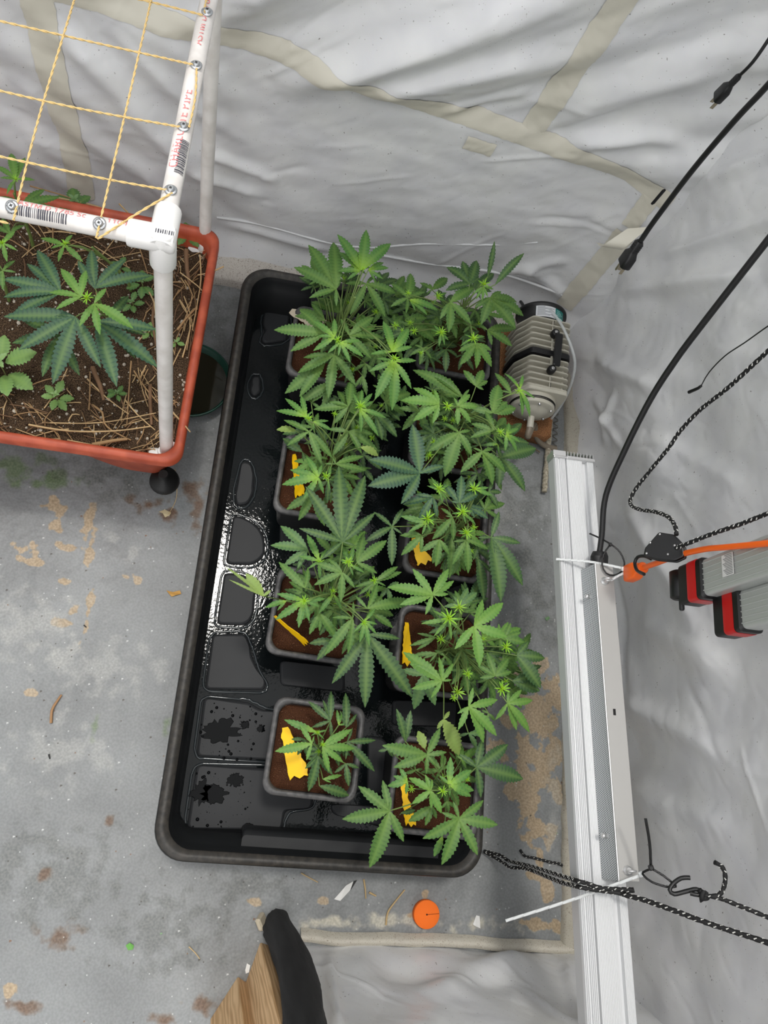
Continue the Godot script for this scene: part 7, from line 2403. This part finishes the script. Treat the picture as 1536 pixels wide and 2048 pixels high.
	leaf("m", [69,93,-102, 52,86,-128, 66,83,-153, 99,76,-170, 128,72,-149, 124,79,-108, 106,80,-81, 81,82,-75], 0.33)
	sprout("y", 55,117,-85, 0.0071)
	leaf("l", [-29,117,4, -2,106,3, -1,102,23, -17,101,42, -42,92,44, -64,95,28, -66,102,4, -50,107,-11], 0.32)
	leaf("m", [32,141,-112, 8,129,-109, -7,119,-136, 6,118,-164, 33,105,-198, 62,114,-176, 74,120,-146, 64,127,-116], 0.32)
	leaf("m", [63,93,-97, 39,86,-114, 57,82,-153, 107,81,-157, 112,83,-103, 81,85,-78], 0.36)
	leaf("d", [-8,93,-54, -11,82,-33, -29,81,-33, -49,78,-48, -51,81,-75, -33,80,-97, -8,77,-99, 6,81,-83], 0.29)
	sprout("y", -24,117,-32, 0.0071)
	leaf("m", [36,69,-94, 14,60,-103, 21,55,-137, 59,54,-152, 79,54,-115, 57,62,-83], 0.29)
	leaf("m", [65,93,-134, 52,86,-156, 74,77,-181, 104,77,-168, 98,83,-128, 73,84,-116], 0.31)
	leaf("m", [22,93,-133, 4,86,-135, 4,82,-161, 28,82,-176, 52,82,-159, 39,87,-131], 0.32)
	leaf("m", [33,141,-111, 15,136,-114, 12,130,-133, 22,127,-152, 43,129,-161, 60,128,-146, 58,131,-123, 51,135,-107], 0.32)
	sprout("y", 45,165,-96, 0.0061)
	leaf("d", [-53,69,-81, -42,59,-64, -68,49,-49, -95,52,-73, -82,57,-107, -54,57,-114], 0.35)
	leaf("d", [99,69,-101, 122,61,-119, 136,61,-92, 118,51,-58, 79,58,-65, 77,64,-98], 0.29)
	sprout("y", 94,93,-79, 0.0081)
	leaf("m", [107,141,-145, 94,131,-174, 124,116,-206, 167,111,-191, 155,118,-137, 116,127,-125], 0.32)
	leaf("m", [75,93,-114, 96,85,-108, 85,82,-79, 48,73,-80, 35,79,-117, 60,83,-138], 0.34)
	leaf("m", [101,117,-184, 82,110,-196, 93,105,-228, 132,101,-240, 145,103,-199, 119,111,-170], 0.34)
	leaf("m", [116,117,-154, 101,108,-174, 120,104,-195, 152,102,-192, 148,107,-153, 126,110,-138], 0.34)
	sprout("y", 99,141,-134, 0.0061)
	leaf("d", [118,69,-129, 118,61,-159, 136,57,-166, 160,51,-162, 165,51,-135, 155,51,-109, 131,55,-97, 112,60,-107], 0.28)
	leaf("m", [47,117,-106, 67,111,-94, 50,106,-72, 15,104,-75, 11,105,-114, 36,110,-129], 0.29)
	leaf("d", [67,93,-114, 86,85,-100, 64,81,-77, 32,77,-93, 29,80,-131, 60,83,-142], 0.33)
	end_plant()
	begin_plant("plant beside the pump with one bluish broad five-fingered leaf over the tray middle", "plant", Vector3(0.195, 0.195, -0.285))
	leaf("l", [-81,213,36, -135,197,1, -159,200,36, -129,195,75, -90,205,78, -92,208,2], 0.33)
	sprout("y", -70,237,51, 0.0112)
	leaf("l", [-42,213,34, -50,210,14, -14,205,-2, 4,205,24, -9,204,62, -37,204,71], 0.36)
	leaf("m", [-26,189,-1, -131,162,-60, -100,171,-56, -65,176,-44, -10,184,-25], 0.27)
	leaf("m", [10,165,-46, 28,153,-95, 39,157,-68, 29,162,-42, -18,158,-83, -8,157,-67], 0.42)
	leaf("m", [42,189,23, 57,176,-53, 77,180,-14, 99,174,-5, -1,182,18], 0.42)
	leaf("m", [37,213,75, -7,199,61, -8,201,94, 21,202,29, 50,207,57], 0.32)
	sprout("y", 43,237,89, 0.0102)
	leaf("y", [65,213,79, 73,204,47, 96,201,55, 95,198,108, 68,202,111, 99,204,87], 0.3)
	leaf("y", [64,165,82, 33,159,86, 68,162,102, 53,163,76], 0.3)
	leaf("m", [-29,189,81, -60,178,60, -89,174,127, -46,159,171, 5,175,122, -3,182,69], 0.36)
	leaf("m", [23,189,115, 4,186,109, -17,173,162, 55,168,177, 81,171,146, 49,182,100], 0.36)
	leaf("d", [80,141,101, 170,117,54, 142,128,164, 83,125,162], 0.4)
	leaf("b", [-117,237,203, -139,238,102, -220,240,192, -216,232,243, -148,229,268, -68,237,180], 0.36)
	sprout("y", -72,117,112, 0.0102)
	sprout("y", -31,141,33, 0.0081)
	leaf("y", [101,189,-43, 69,177,-82, 111,179,-85, 109,183,-22, 116,167,7, 133,169,8, 139,180,-33], 0.22)
	leaf("m", [82,189,-30, 49,172,-82, 60,183,-35], 0.3)
	sprout("y", 88,213,-24, 0.0091)
	leaf("m", [-107,141,23, -150,132,20, -124,136,42, -136,124,66, -78,124,71, -137,130,-4], 0.36)
	leaf("m", [39,117,-19, 3,108,21, 24,109,-1, 67,110,-15, 17,113,-33], 0.36)
	leaf("m", [-35,117,-60, -69,112,-49, -50,111,-34, -12,110,-51, -35,113,-84], 0.4)
	leaf("d", [-49,93,43, -72,88,54, -25,87,41, -56,88,56], 0.4)
	leaf("d", [28,93,5, 8,82,-3, 9,77,-27, 27,72,-47, 55,65,-59, 75,70,-40, 68,77,-8, 50,82,10], 0.34)
	sprout("y", 7,117,3, 0.0071)
	leaf("d", [111,69,23, 112,60,-17, 157,59,-30, 178,55,15, 142,62,60, 103,63,56], 0.35)
	leaf("d", [94,69,45, 98,60,11, 139,54,1, 157,54,44, 125,50,83, 85,59,71], 0.31)
	leaf("d", [-14,117,46, 8,105,66, -23,102,93, -71,90,73, -58,103,22, -20,104,7], 0.29)
	leaf("d", [-44,117,64, -17,105,72, -34,99,103, -79,96,103, -92,99,57, -58,108,36], 0.3)
	sprout("y", -52,141,79, 0.0071)
	leaf("m", [8,93,47, 39,86,52, 28,77,86, -14,77,89, -31,81,53, -10,83,24], 0.29)
	leaf("d", [-32,69,105, -8,61,95, -3,59,120, -26,54,142, -58,57,131, -52,60,100], 0.3)
	leaf("d", [48,93,28, 37,83,-10, 80,77,-37, 124,75,-5, 101,74,52, 52,82,58], 0.35)
	leaf("m", [-26,117,101, -4,108,111, -20,102,134, -52,102,127, -57,100,93, -37,108,77], 0.35)
	sprout("y", -24,141,125, 0.0073)
	leaf("d", [-43,93,90, -25,89,93, -28,84,118, -61,85,128, -72,87,97, -56,88,77], 0.33)
	leaf("d", [10,93,22, -14,82,21, -17,77,-20, 24,74,-48, 51,79,-13, 36,84,24], 0.28)
	leaf("d", [13,93,34, 36,81,12, 49,78,23, 57,74,46, 37,72,63, 13,69,69, -2,75,52, -6,84,38], 0.33)
	leaf("d", [-30,93,4, -33,80,21, -52,77,23, -67,72,4, -65,78,-20, -46,70,-47, -24,79,-39, -12,81,-23], 0.32)
	sprout("y", -43,117,20, 0.0082)
	leaf("m", [-30,117,-6, -39,110,15, -58,110,12, -72,102,-12, -67,101,-44, -43,106,-60, -16,104,-54, -7,108,-33], 0.35)
	leaf("d", [-33,93,20, -38,86,40, -57,82,41, -73,84,25, -67,80,-3, -49,82,-20, -27,83,-19, -15,86,-6], 0.32)
	leaf("d", [-70,141,70, -51,133,84, -59,132,111, -84,126,113, -112,127,102, -114,128,71, -103,131,46, -80,136,44], 0.32)
	leaf("l", [-75,117,91, -63,110,108, -76,107,122, -97,106,120, -113,101,102, -109,105,77, -92,109,66, -75,109,64], 0.31)
	sprout("y", -70,141,89, 0.0081)
	leaf("d", [-59,93,48, -53,88,69, -69,81,78, -87,83,68, -104,85,50, -92,81,22, -70,83,12, -53,85,18], 0.35)
	leaf("d", [-132,69,-42, -128,55,-21, -157,46,-20, -176,42,-57, -150,47,-87, -122,54,-79], 0.31)
	sprout("y", -136,93,-20, 0.0071)
	leaf("m", [-84,117,-11, -53,109,-35, -34,105,-1, -63,97,34, -110,97,31, -111,111,-8], 0.32)
	leaf("m", [-46,69,-65, -48,62,-93, -21,61,-100, -2,57,-75, -24,63,-43, -49,65,-45], 0.28)
	leaf("d", [-60,93,-24, -35,79,-57, -1,74,-33, -20,68,15, -71,72,22, -87,78,-15], 0.28)
	leaf("d", [-71,93,-57, -86,84,-68, -74,80,-90, -44,72,-104, -39,79,-70, -58,86,-49], 0.3)
	sprout("y", -69,117,-36, 0.0092)
	leaf("m", [-59,141,-23, -63,133,-55, -31,128,-70, -5,121,-43, -29,127,-4, -58,130,-2], 0.32)
	leaf("d", [34,69,127, 58,61,124, 60,55,153, 27,44,166, 3,53,139, 16,58,113], 0.3)
	sprout("y", 26,93,137, 0.0061)
	leaf("d", [30,141,80, 9,135,89, -3,126,54, 26,129,20, 59,132,43, 55,136,76], 0.32)
	leaf("d", [30,141,145, 58,130,149, 47,123,179, 9,119,179, -5,125,146, 16,130,124], 0.32)
	leaf("m", [66,117,109, 95,102,82, 127,91,106, 103,88,154, 54,89,146, 40,101,115], 0.29)
	leaf("m", [71,117,37, 60,107,12, 76,101,-9, 105,93,-20, 124,97,0, 116,100,31, 99,104,52, 80,106,56], 0.35)
	sprout("y", 47,141,46, 0.0071)
	leaf("d", [65,93,96, 88,87,73, 106,85,95, 90,86,131, 53,85,135, 42,86,105], 0.31)
	end_plant()
	begin_plant("tallest star-shaped plant in back left pot with broken cream tag", "plant", Vector3(-0.105, 0.195, -0.45))
	leaf("y", [30,213,-80, 31,229,-171, -29,226,-147, 88,221,-155], 0.3)
	leaf("y", [29,213,-78, -20,200,-123, -18,200,-75, 5,204,-57], 0.3)
	leaf("y", [46,213,-84, 79,204,-116, 91,203,-106, 81,204,-75, 64,206,-63], 0.26)
	sprout("y", 33,237,-66, 0.0071)
	leaf("m", [-15,189,-39, -32,182,-159, -85,187,-136, -109,185,-75, -69,184,-8, -10,184,-1, -8,187,-70], 0.3)
	sprout("y", 0,165,-85, 0.0073)
	leaf("m", [48,189,-66, 4,179,-63, 23,162,0, 101,156,-14, 119,173,-67, 67,182,-95], 0.3)
	sprout("y", 21,117,-58, 0.0071)
	leaf("m", [-28,189,72, -85,167,14, -132,174,76, -93,167,115], 0.3)
	leaf("y", [-9,213,91, -56,201,55, -13,205,43, -44,205,91, -48,198,122], 0.27)
	leaf("m", [23,189,66, 2,180,25, 72,179,6, 100,173,49, 77,171,101], 0.3)
	leaf("y", [2,237,114, 43,230,99, 53,225,131, 27,225,149, 1,231,142, -20,228,138], 0.25)
	sprout("y", -5,237,111, 0.0092)
	leaf("m", [-1,165,104, -64,149,114, -71,141,148, -2,147,197, 52,153,160], 0.28)
	leaf("m", [-17,141,115, -91,108,183, -60,120,191], 0.3)
	leaf("y", [108,237,115, 87,218,36, 142,221,44, 150,230,91, 66,227,123], 0.28)
	leaf("y", [114,237,136, 162,225,118, 157,223,183, 123,208,231, 84,222,220, 66,228,163, 79,229,132], 0.27)
	sprout("y", 109,261,144, 0.0102)
	leaf("m", [4,93,-44, -50,80,-82, -59,74,-71, -13,82,-99, 30,81,-93], 0.32)
	leaf("m", [21,93,-99, 59,86,-96, 39,84,-62, 12,84,-61], 0.34)
	leaf("m", [-26,117,-3, -92,102,-10, -60,109,-45, -84,105,-28], 0.3)
	leaf("m", [73,117,84, 48,112,106, 72,111,124, 99,106,107], 0.32)
	leaf("m", [71,117,-16, 41,109,3, 88,113,-9, 52,112,-40], 0.34)
	leaf("m", [6,117,143, -31,102,189, -9,106,203, -58,102,194, -7,108,171], 0.3)
	leaf("m", [69,117,115, 66,111,136, 83,109,156, 56,107,141], 0.3)
	leaf("l", [-52,141,-86, -70,133,-75, -87,127,-93, -92,125,-126, -71,118,-156, -42,120,-157, -28,127,-125, -27,131,-101], 0.3)
	sprout("y", -53,165,-88, 0.0061)
	leaf("d", [7,69,55, 25,63,53, 24,62,67, 14,62,80, -4,54,86, -15,62,72, -16,63,55, -9,64,43], 0.35)
	leaf("m", [55,141,-55, 49,133,-77, 69,127,-94, 89,126,-76, 78,129,-46, 56,134,-41], 0.3)
	leaf("d", [72,93,-63, 65,88,-85, 77,87,-99, 97,84,-103, 107,85,-82, 108,88,-57, 88,86,-47, 74,88,-44], 0.35)
	leaf("m", [13,69,-147, -3,64,-149, -5,58,-178, 18,59,-189, 35,61,-170, 29,63,-147], 0.32)
	sprout("y", 23,93,-143, 0.0073)
	leaf("d", [-59,117,-84, -63,112,-67, -86,106,-74, -94,105,-109, -66,108,-122, -47,110,-108], 0.32)
	leaf("m", [-6,141,29, 8,134,15, 18,130,31, 6,128,59, -19,128,48, -21,136,29], 0.3)
	leaf("d", [19,141,-101, 4,135,-103, 4,132,-127, 26,125,-153, 43,131,-126, 33,136,-100], 0.35)
	leaf("d", [37,93,11, 45,86,-17, 64,82,-18, 73,86,3, 71,81,25, 53,86,44, 33,86,39, 24,88,25], 0.31)
	sprout("y", 32,117,44, 0.0082)
	leaf("m", [-38,93,-109, -46,84,-96, -58,85,-100, -69,82,-116, -65,80,-140, -48,79,-152, -32,83,-144, -25,86,-128], 0.31)
	leaf("d", [5,93,36, 26,85,34, 32,80,54, 16,73,69, -10,75,77, -25,79,56, -25,80,33, -13,83,19], 0.32)
	leaf("m", [-15,117,20, 12,109,14, 12,105,48, -25,100,70, -53,107,40, -38,113,8], 0.32)
	leaf("l", [31,141,-134, 9,136,-138, 5,132,-162, 19,126,-194, 45,126,-199, 67,128,-182, 63,133,-148, 52,134,-129], 0.35)
	sprout("y", 44,165,-132, 0.0073)
	leaf("d", [-24,141,-53, -39,133,-45, -48,133,-65, -38,125,-101, -12,128,-89, -6,135,-64], 0.32)
	leaf("d", [-29,93,-6, -16,89,5, -24,86,13, -38,85,20, -53,84,11, -57,87,-6, -47,87,-21, -36,90,-25], 0.31)
	leaf("m", [-16,117,-58, -27,108,-44, -45,108,-60, -42,104,-98, -11,104,-103, 0,109,-76], 0.29)
	leaf("m", [9,93,21, -3,85,36, -24,81,17, -20,74,-29, 16,80,-28, 28,84,2], 0.35)
	sprout("y", 7,117,53, 0.0071)
	leaf("m", [17,93,56, 30,84,72, 18,78,91, -6,77,89, -25,80,72, -23,79,42, -9,77,18, 13,85,26], 0.3)
	leaf("d", [114,93,71, 123,83,46, 146,81,52, 145,80,83, 118,79,96, 103,85,80], 0.32)
	leaf("l", [59,117,14, 35,113,28, 20,111,9, 28,110,-18, 47,105,-45, 73,108,-41, 90,110,-22, 86,113,6], 0.34)
	leaf("d", [47,69,80, 60,61,87, 56,56,100, 39,54,107, 23,53,97, 21,57,78, 26,59,62, 40,60,59], 0.33)
	sprout("y", 49,93,92, 0.0082)
	leaf("d", [43,93,74, 53,87,86, 37,87,98, 12,80,85, 19,83,56, 40,89,53], 0.32)
	leaf("m", [100,117,-58, 125,103,-85, 146,96,-59, 119,100,-20, 82,98,-28, 74,105,-58], 0.34)
	sprout("y", 81,141,-31, 0.0092)
	leaf("m", [129,93,-118, 112,80,-147, 124,78,-167, 151,68,-192, 181,63,-184, 182,68,-144, 164,75,-113, 141,82,-103], 0.29)
	leaf("d", [94,141,-69, 96,135,-97, 126,130,-105, 142,125,-70, 112,127,-39, 85,136,-50], 0.31)
	leaf("d", [33,69,-135, 21,63,-121, 6,61,-128, -2,56,-153, 9,59,-173, 30,57,-189, 48,57,-175, 50,63,-151], 0.29)
	leaf("d", [87,93,-134, 75,86,-161, 90,78,-183, 113,74,-189, 136,72,-175, 135,76,-140, 112,83,-117, 94,81,-112], 0.32)
	sprout("y", 80,117,-117, 0.0092)
	leaf("d", [112,93,-90, 120,81,-123, 138,76,-127, 148,79,-108, 155,70,-87, 133,78,-66, 113,78,-68, 102,82,-77], 0.31)
	leaf("m", [96,117,54, 123,105,49, 125,100,68, 110,97,90, 84,91,89, 63,94,74, 64,101,50, 77,106,36], 0.33)
	sprout("y", 88,141,54, 0.0051)
	leaf("d", [110,93,-20, 132,88,-26, 136,83,3, 106,83,22, 83,83,-3, 92,88,-28], 0.29)
	leaf("m", [126,93,2, 143,84,-25, 173,82,-8, 162,79,37, 121,74,39, 107,85,12], 0.35)
	leaf("d", [99,117,-61, 90,113,-51, 74,110,-66, 83,111,-92, 108,107,-99, 115,111,-75], 0.29)
	leaf("m", [123,141,-3, 114,131,-26, 125,128,-43, 145,125,-47, 166,117,-40, 162,123,-10, 144,126,7, 128,131,11], 0.33)
	sprout("y", 123,165,9, 0.0092)
	leaf("d", [123,69,-51, 127,61,-81, 146,58,-88, 161,57,-74, 168,57,-48, 150,53,-29, 128,56,-28, 114,60,-34], 0.29)
	leaf("d", [88,69,-103, 69,59,-91, 49,55,-121, 69,46,-173, 110,50,-164, 112,60,-118], 0.34)
	leaf("m", [122,69,-16, 149,61,-25, 155,53,7, 119,52,26, 94,56,1, 100,61,-27], 0.32)
	leaf("m", [81,93,14, 104,83,25, 85,81,58, 45,79,48, 44,83,6, 68,85,-13], 0.34)
	sprout("y", 73,117,16, 0.0073)
	end_plant()
	begin_plant("plant in back right corner of tray with narrow leaves reaching up before the sheet", "plant", Vector3(0.195, 0.195, -0.53))
	leaf("m", [-159,189,29, -155,175,-44, -197,179,-5, -121,183,2, -194,181,54, -159,180,63], 0.32)
	leaf("y", [-160,213,49, -144,206,70, -116,201,71, -92,196,51], 0.27)
	sprout("y", -164,213,35, 0.0071)
	sprout("y", -93,189,11, 0.0102)
	leaf("y", [-95,189,17, -72,183,-7, -95,186,-2, -73,183,16, -100,185,28], 0.26)
	sprout("y", -97,165,12, 0.0061)
	leaf("d", [-30,213,-19, -81,202,-58, -47,207,-78, -15,209,-86, -81,208,6, -6,209,-42], 0.42)
	leaf("d", [3,237,-28, -1,287,-83], 0.2)
	leaf("d", [21,237,-12, 71,274,-78], 0.24)
	sprout("y", -5,237,-6, 0.0124)
	leaf("l", [-5,237,-1, -24,225,13, -15,219,21, -3,222,25, 8,228,17, 20,229,-5], 0.26)
	leaf("m", [-71,213,37, -89,206,78, -66,196,101, -19,203,74, -74,210,24, -16,203,-19], 0.36)
	leaf("m", [19,213,5, 7,192,64, 85,197,60, 85,200,-5, 45,208,-19, 104,193,22, -13,205,32], 0.38)
	leaf("m", [31,165,56, 45,157,87, 94,153,78, 101,155,32, 10,158,43], 0.38)
	sprout("y", -16,213,115, 0.0133)
	leaf("y", [-16,213,115, -39,199,130, 13,203,98, -33,205,104, -18,208,124, -3,208,119], 0.24)
	leaf("l", [6,165,95, -29,149,113, -22,143,142, 15,145,145, 52,140,131, 46,154,99], 0.36)
	sprout("y", -81,189,100, 0.0124)
	leaf("y", [-81,189,100, -96,181,79, -101,179,90, -67,184,96, -68,177,121, -80,175,125, -60,178,108], 0.27)
	leaf("m", [-153,141,54, -78,121,78, -101,133,33], 0.42)
	leaf("d", [-43,93,79, -38,84,133, -10,84,90, -68,86,105, -77,81,115], 0.36)
	leaf("d", [-79,93,66, -83,76,113, -118,85,72, -107,85,102], 0.36)
	leaf("m", [-42,117,19, -21,110,31, -54,112,31, -24,109,56, -6,111,12], 0.4)
	leaf("m", [14,117,-22, 6,110,-1, -10,112,-17, 30,109,4, 22,113,-44], 0.4)
	leaf("m", [-96,141,-37, -125,136,-52, -106,137,-27, -70,133,-64, -59,131,-83, -103,137,-54], 0.4)
	leaf("m", [-3,141,38, -16,134,54, 17,137,44, -20,138,32, 5,136,18], 0.36)
	leaf("d", [-123,93,26, -161,81,32, -134,88,51, -151,88,8], 0.4)
	leaf("m", [-138,141,66, -135,134,88, -168,129,96, -182,129,57, -158,132,25, -129,136,35], 0.31)
	sprout("y", -146,165,75, 0.0082)
	leaf("d", [-144,117,3, -147,109,24, -179,108,23, -189,107,-20, -152,105,-43, -130,112,-23], 0.31)
	leaf("d", [-12,93,-81, -32,89,-80, -32,86,-109, -5,85,-130, 20,86,-112, 8,90,-79], 0.28)
	leaf("d", [4,117,52, 29,108,25, 47,108,51, 30,106,92, -9,102,89, -18,112,60], 0.33)
	leaf("d", [21,93,-18, 18,86,-49, 50,76,-64, 73,75,-38, 53,81,6, 20,85,3], 0.31)
	sprout("y", 24,117,14, 0.0082)
	leaf("l", [41,117,-17, 25,108,-37, 46,104,-69, 92,98,-77, 85,105,-23, 56,110,2], 0.31)
	leaf("d", [-2,93,85, 16,85,58, 40,82,74, 30,77,111, -7,79,119, -18,87,93], 0.32)
	leaf("d", [-8,117,49, 0,113,29, 18,110,26, 29,106,38, 25,106,61, 5,111,75, -11,111,73, -18,112,61], 0.29)
	leaf("d", [-59,117,-12, -76,106,-2, -93,107,-27, -72,101,-69, -37,101,-63, -34,111,-25], 0.34)
	sprout("y", -55,141,6, 0.0092)
	leaf("d", [-70,117,13, -61,110,30, -73,106,37, -92,101,34, -104,107,19, -104,108,-6, -85,108,-20, -68,109,-17], 0.36)
	leaf("d", [-18,69,-21, -14,65,-47, 2,60,-53, 17,62,-41, 25,58,-20, 9,60,2, -13,62,6, -25,64,-3], 0.32)
	leaf("m", [20,69,18, 38,60,-7, 61,57,9, 49,54,44, 14,60,49, 2,62,26], 0.31)
	leaf("d", [18,93,-97, -1,86,-118, 22,76,-166, 73,66,-170, 65,79,-107, 38,81,-79], 0.29)
	sprout("y", 0,117,-71, 0.0081)
	leaf("d", [-104,93,-47, -113,86,-29, -138,80,-43, -134,86,-77, -102,81,-93, -87,88,-68], 0.36)
	leaf("d", [1,93,0, 2,88,-29, 31,86,-35, 53,83,-4, 22,83,26, -5,88,19], 0.36)
	leaf("m", [-74,117,19, -60,106,32, -72,103,47, -94,98,46, -105,98,26, -108,100,3, -90,106,-9, -75,109,-8], 0.31)
	leaf("m", [-106,93,-17, -102,81,5, -122,82,14, -145,73,0, -148,77,-28, -135,82,-51, -113,81,-60, -97,82,-51], 0.31)
	sprout("y", -104,117,7, 0.0061)
	leaf("m", [-108,117,73, -92,109,79, -104,105,97, -131,100,94, -135,106,66, -115,110,56], 0.34)
	leaf("m", [-107,141,116, -87,136,109, -84,131,132, -110,130,152, -133,133,134, -125,134,107], 0.33)
	sprout("y", -117,165,144, 0.0071)
	leaf("d", [-58,69,57, -61,62,25, -29,57,13, -6,54,42, -31,57,78, -61,61,81], 0.35)
	leaf("d", [-109,93,75, -87,88,80, -96,82,112, -138,80,119, -150,80,76, -124,89,56], 0.36)
	leaf("l", [-97,117,73, -121,104,67, -117,99,29, -78,85,-6, -51,96,31, -71,106,74], 0.33)
	leaf("d", [-129,141,60, -130,134,74, -148,129,68, -157,124,38, -135,130,24, -117,131,36], 0.29)
	sprout("y", -135,165,93, 0.0092)
	leaf("d", [-84,93,104, -65,83,81, -48,78,87, -45,80,112, -62,77,130, -83,75,137, -99,82,124, -102,86,110], 0.29)
	leaf("m", [-129,117,-21, -147,104,-15, -161,104,-42, -137,98,-74, -108,99,-67, -106,107,-34], 0.3)
	sprout("y", -138,141,7, 0.0071)
	leaf("d", [-168,69,4, -169,66,21, -182,64,23, -198,63,14, -199,60,-10, -185,61,-26, -169,64,-29, -158,66,-18], 0.29)
	leaf("d", [-82,69,-1, -91,60,-30, -63,56,-52, -30,48,-36, -46,58,13, -77,58,20], 0.28)
	leaf("d", [-87,93,23, -87,85,1, -68,82,-7, -49,80,12, -68,81,38, -90,87,36], 0.33)
	leaf("d", [-152,141,83, -137,136,97, -147,135,116, -169,133,119, -187,132,104, -192,130,77, -174,136,62, -158,137,58], 0.35)
	sprout("y", -161,165,99, 0.0071)
	leaf("d", [-107,93,66, -95,84,42, -78,82,53, -81,80,80, -106,79,90, -120,85,75], 0.3)
	leaf("m", [-145,93,-12, -159,86,1, -177,87,-17, -164,84,-53, -134,84,-54, -126,89,-26], 0.31)
	leaf("d", [-169,141,75, -156,129,89, -178,120,99, -210,118,81, -198,126,46, -170,128,41], 0.3)
	end_plant()
	begin_plant("large blue-green plant with long fingered leaves in the terracotta planter", "plant", Vector3(-0.555, 0.215, -0.36))
	leaf("b", [-45,227,76, -169,218,96, -131,214,156, -65,196,204, 14,208,161, -125,219,72], 0.27)
	leaf("b", [-13,203,64, 45,189,186, 110,172,124, 96,182,48, 57,196,56], 0.26)
	leaf("b", [-23,227,9, -48,214,-81, 17,216,-75, 71,210,-53, -66,221,-48], 0.27)
	leaf("b", [-87,203,16, -196,199,7, -187,193,42, -153,186,-77, -164,189,-41, -168,187,79], 0.26)
	leaf("l", [-37,251,46, -86,242,-11, -41,243,-16, -95,244,45, -76,246,78], 0.28)
	leaf("l", [-12,251,55, 1,243,14, 63,240,87, 7,238,110, -29,247,105], 0.3)
	sprout("y", -20,275,61, 0.0122)
	leaf("d", [-79,179,93, -95,163,178, -163,160,117, -33,153,158, -156,161,64], 0.28)
	leaf("d", [2,179,46, 72,158,50, 26,163,-27, 63,166,109], 0.28)
	end_plant()
	begin_plant("light green plant at planter back, under the twine net", "plant", Vector3(-0.78, 0.215, -0.56))
	leaf("l", [16,227,3, -11,213,-66, 16,213,-63, -15,221,2, 46,218,-11, 5,220,36, -31,219,-25], 0.27)
	leaf("m", [30,203,42, -15,197,26, 58,189,-16, 87,187,-6, 101,191,28, 25,196,68, -7,193,69], 0.27)
	sprout("y", 26,251,21, 0.0082)
	sprout("y", 40,227,63, 0.0104)
	leaf("m", [14,179,93, -24,169,75, 33,169,61, -11,172,57], 0.3)
	end_plant()
	begin_plant("bright green plant top at left planter edge below the white pipe", "plant", Vector3(-0.8, 0.215, -0.42))
	leaf("l", [45,227,9, 56,218,-28, 57,218,41, 69,219,13, 32,221,34], 0.3)
	sprout("y", 53,251,25, 0.0092)
	leaf("m", [48,203,52, 70,199,48, 55,195,89, 34,195,72, 61,193,19], 0.3)
	end_plant()
	begin_plant("small green plant half hidden under the front white pipe of planter", "plant", Vector3(-0.56, 0.215, -0.5))
	leaf("l", [-104,179,36, -110,171,71, -65,171,61, -129,172,45, -96,172,4, -153,171,25], 0.3)
	sprout("y", -96,203,49, 0.0092)
	end_plant()
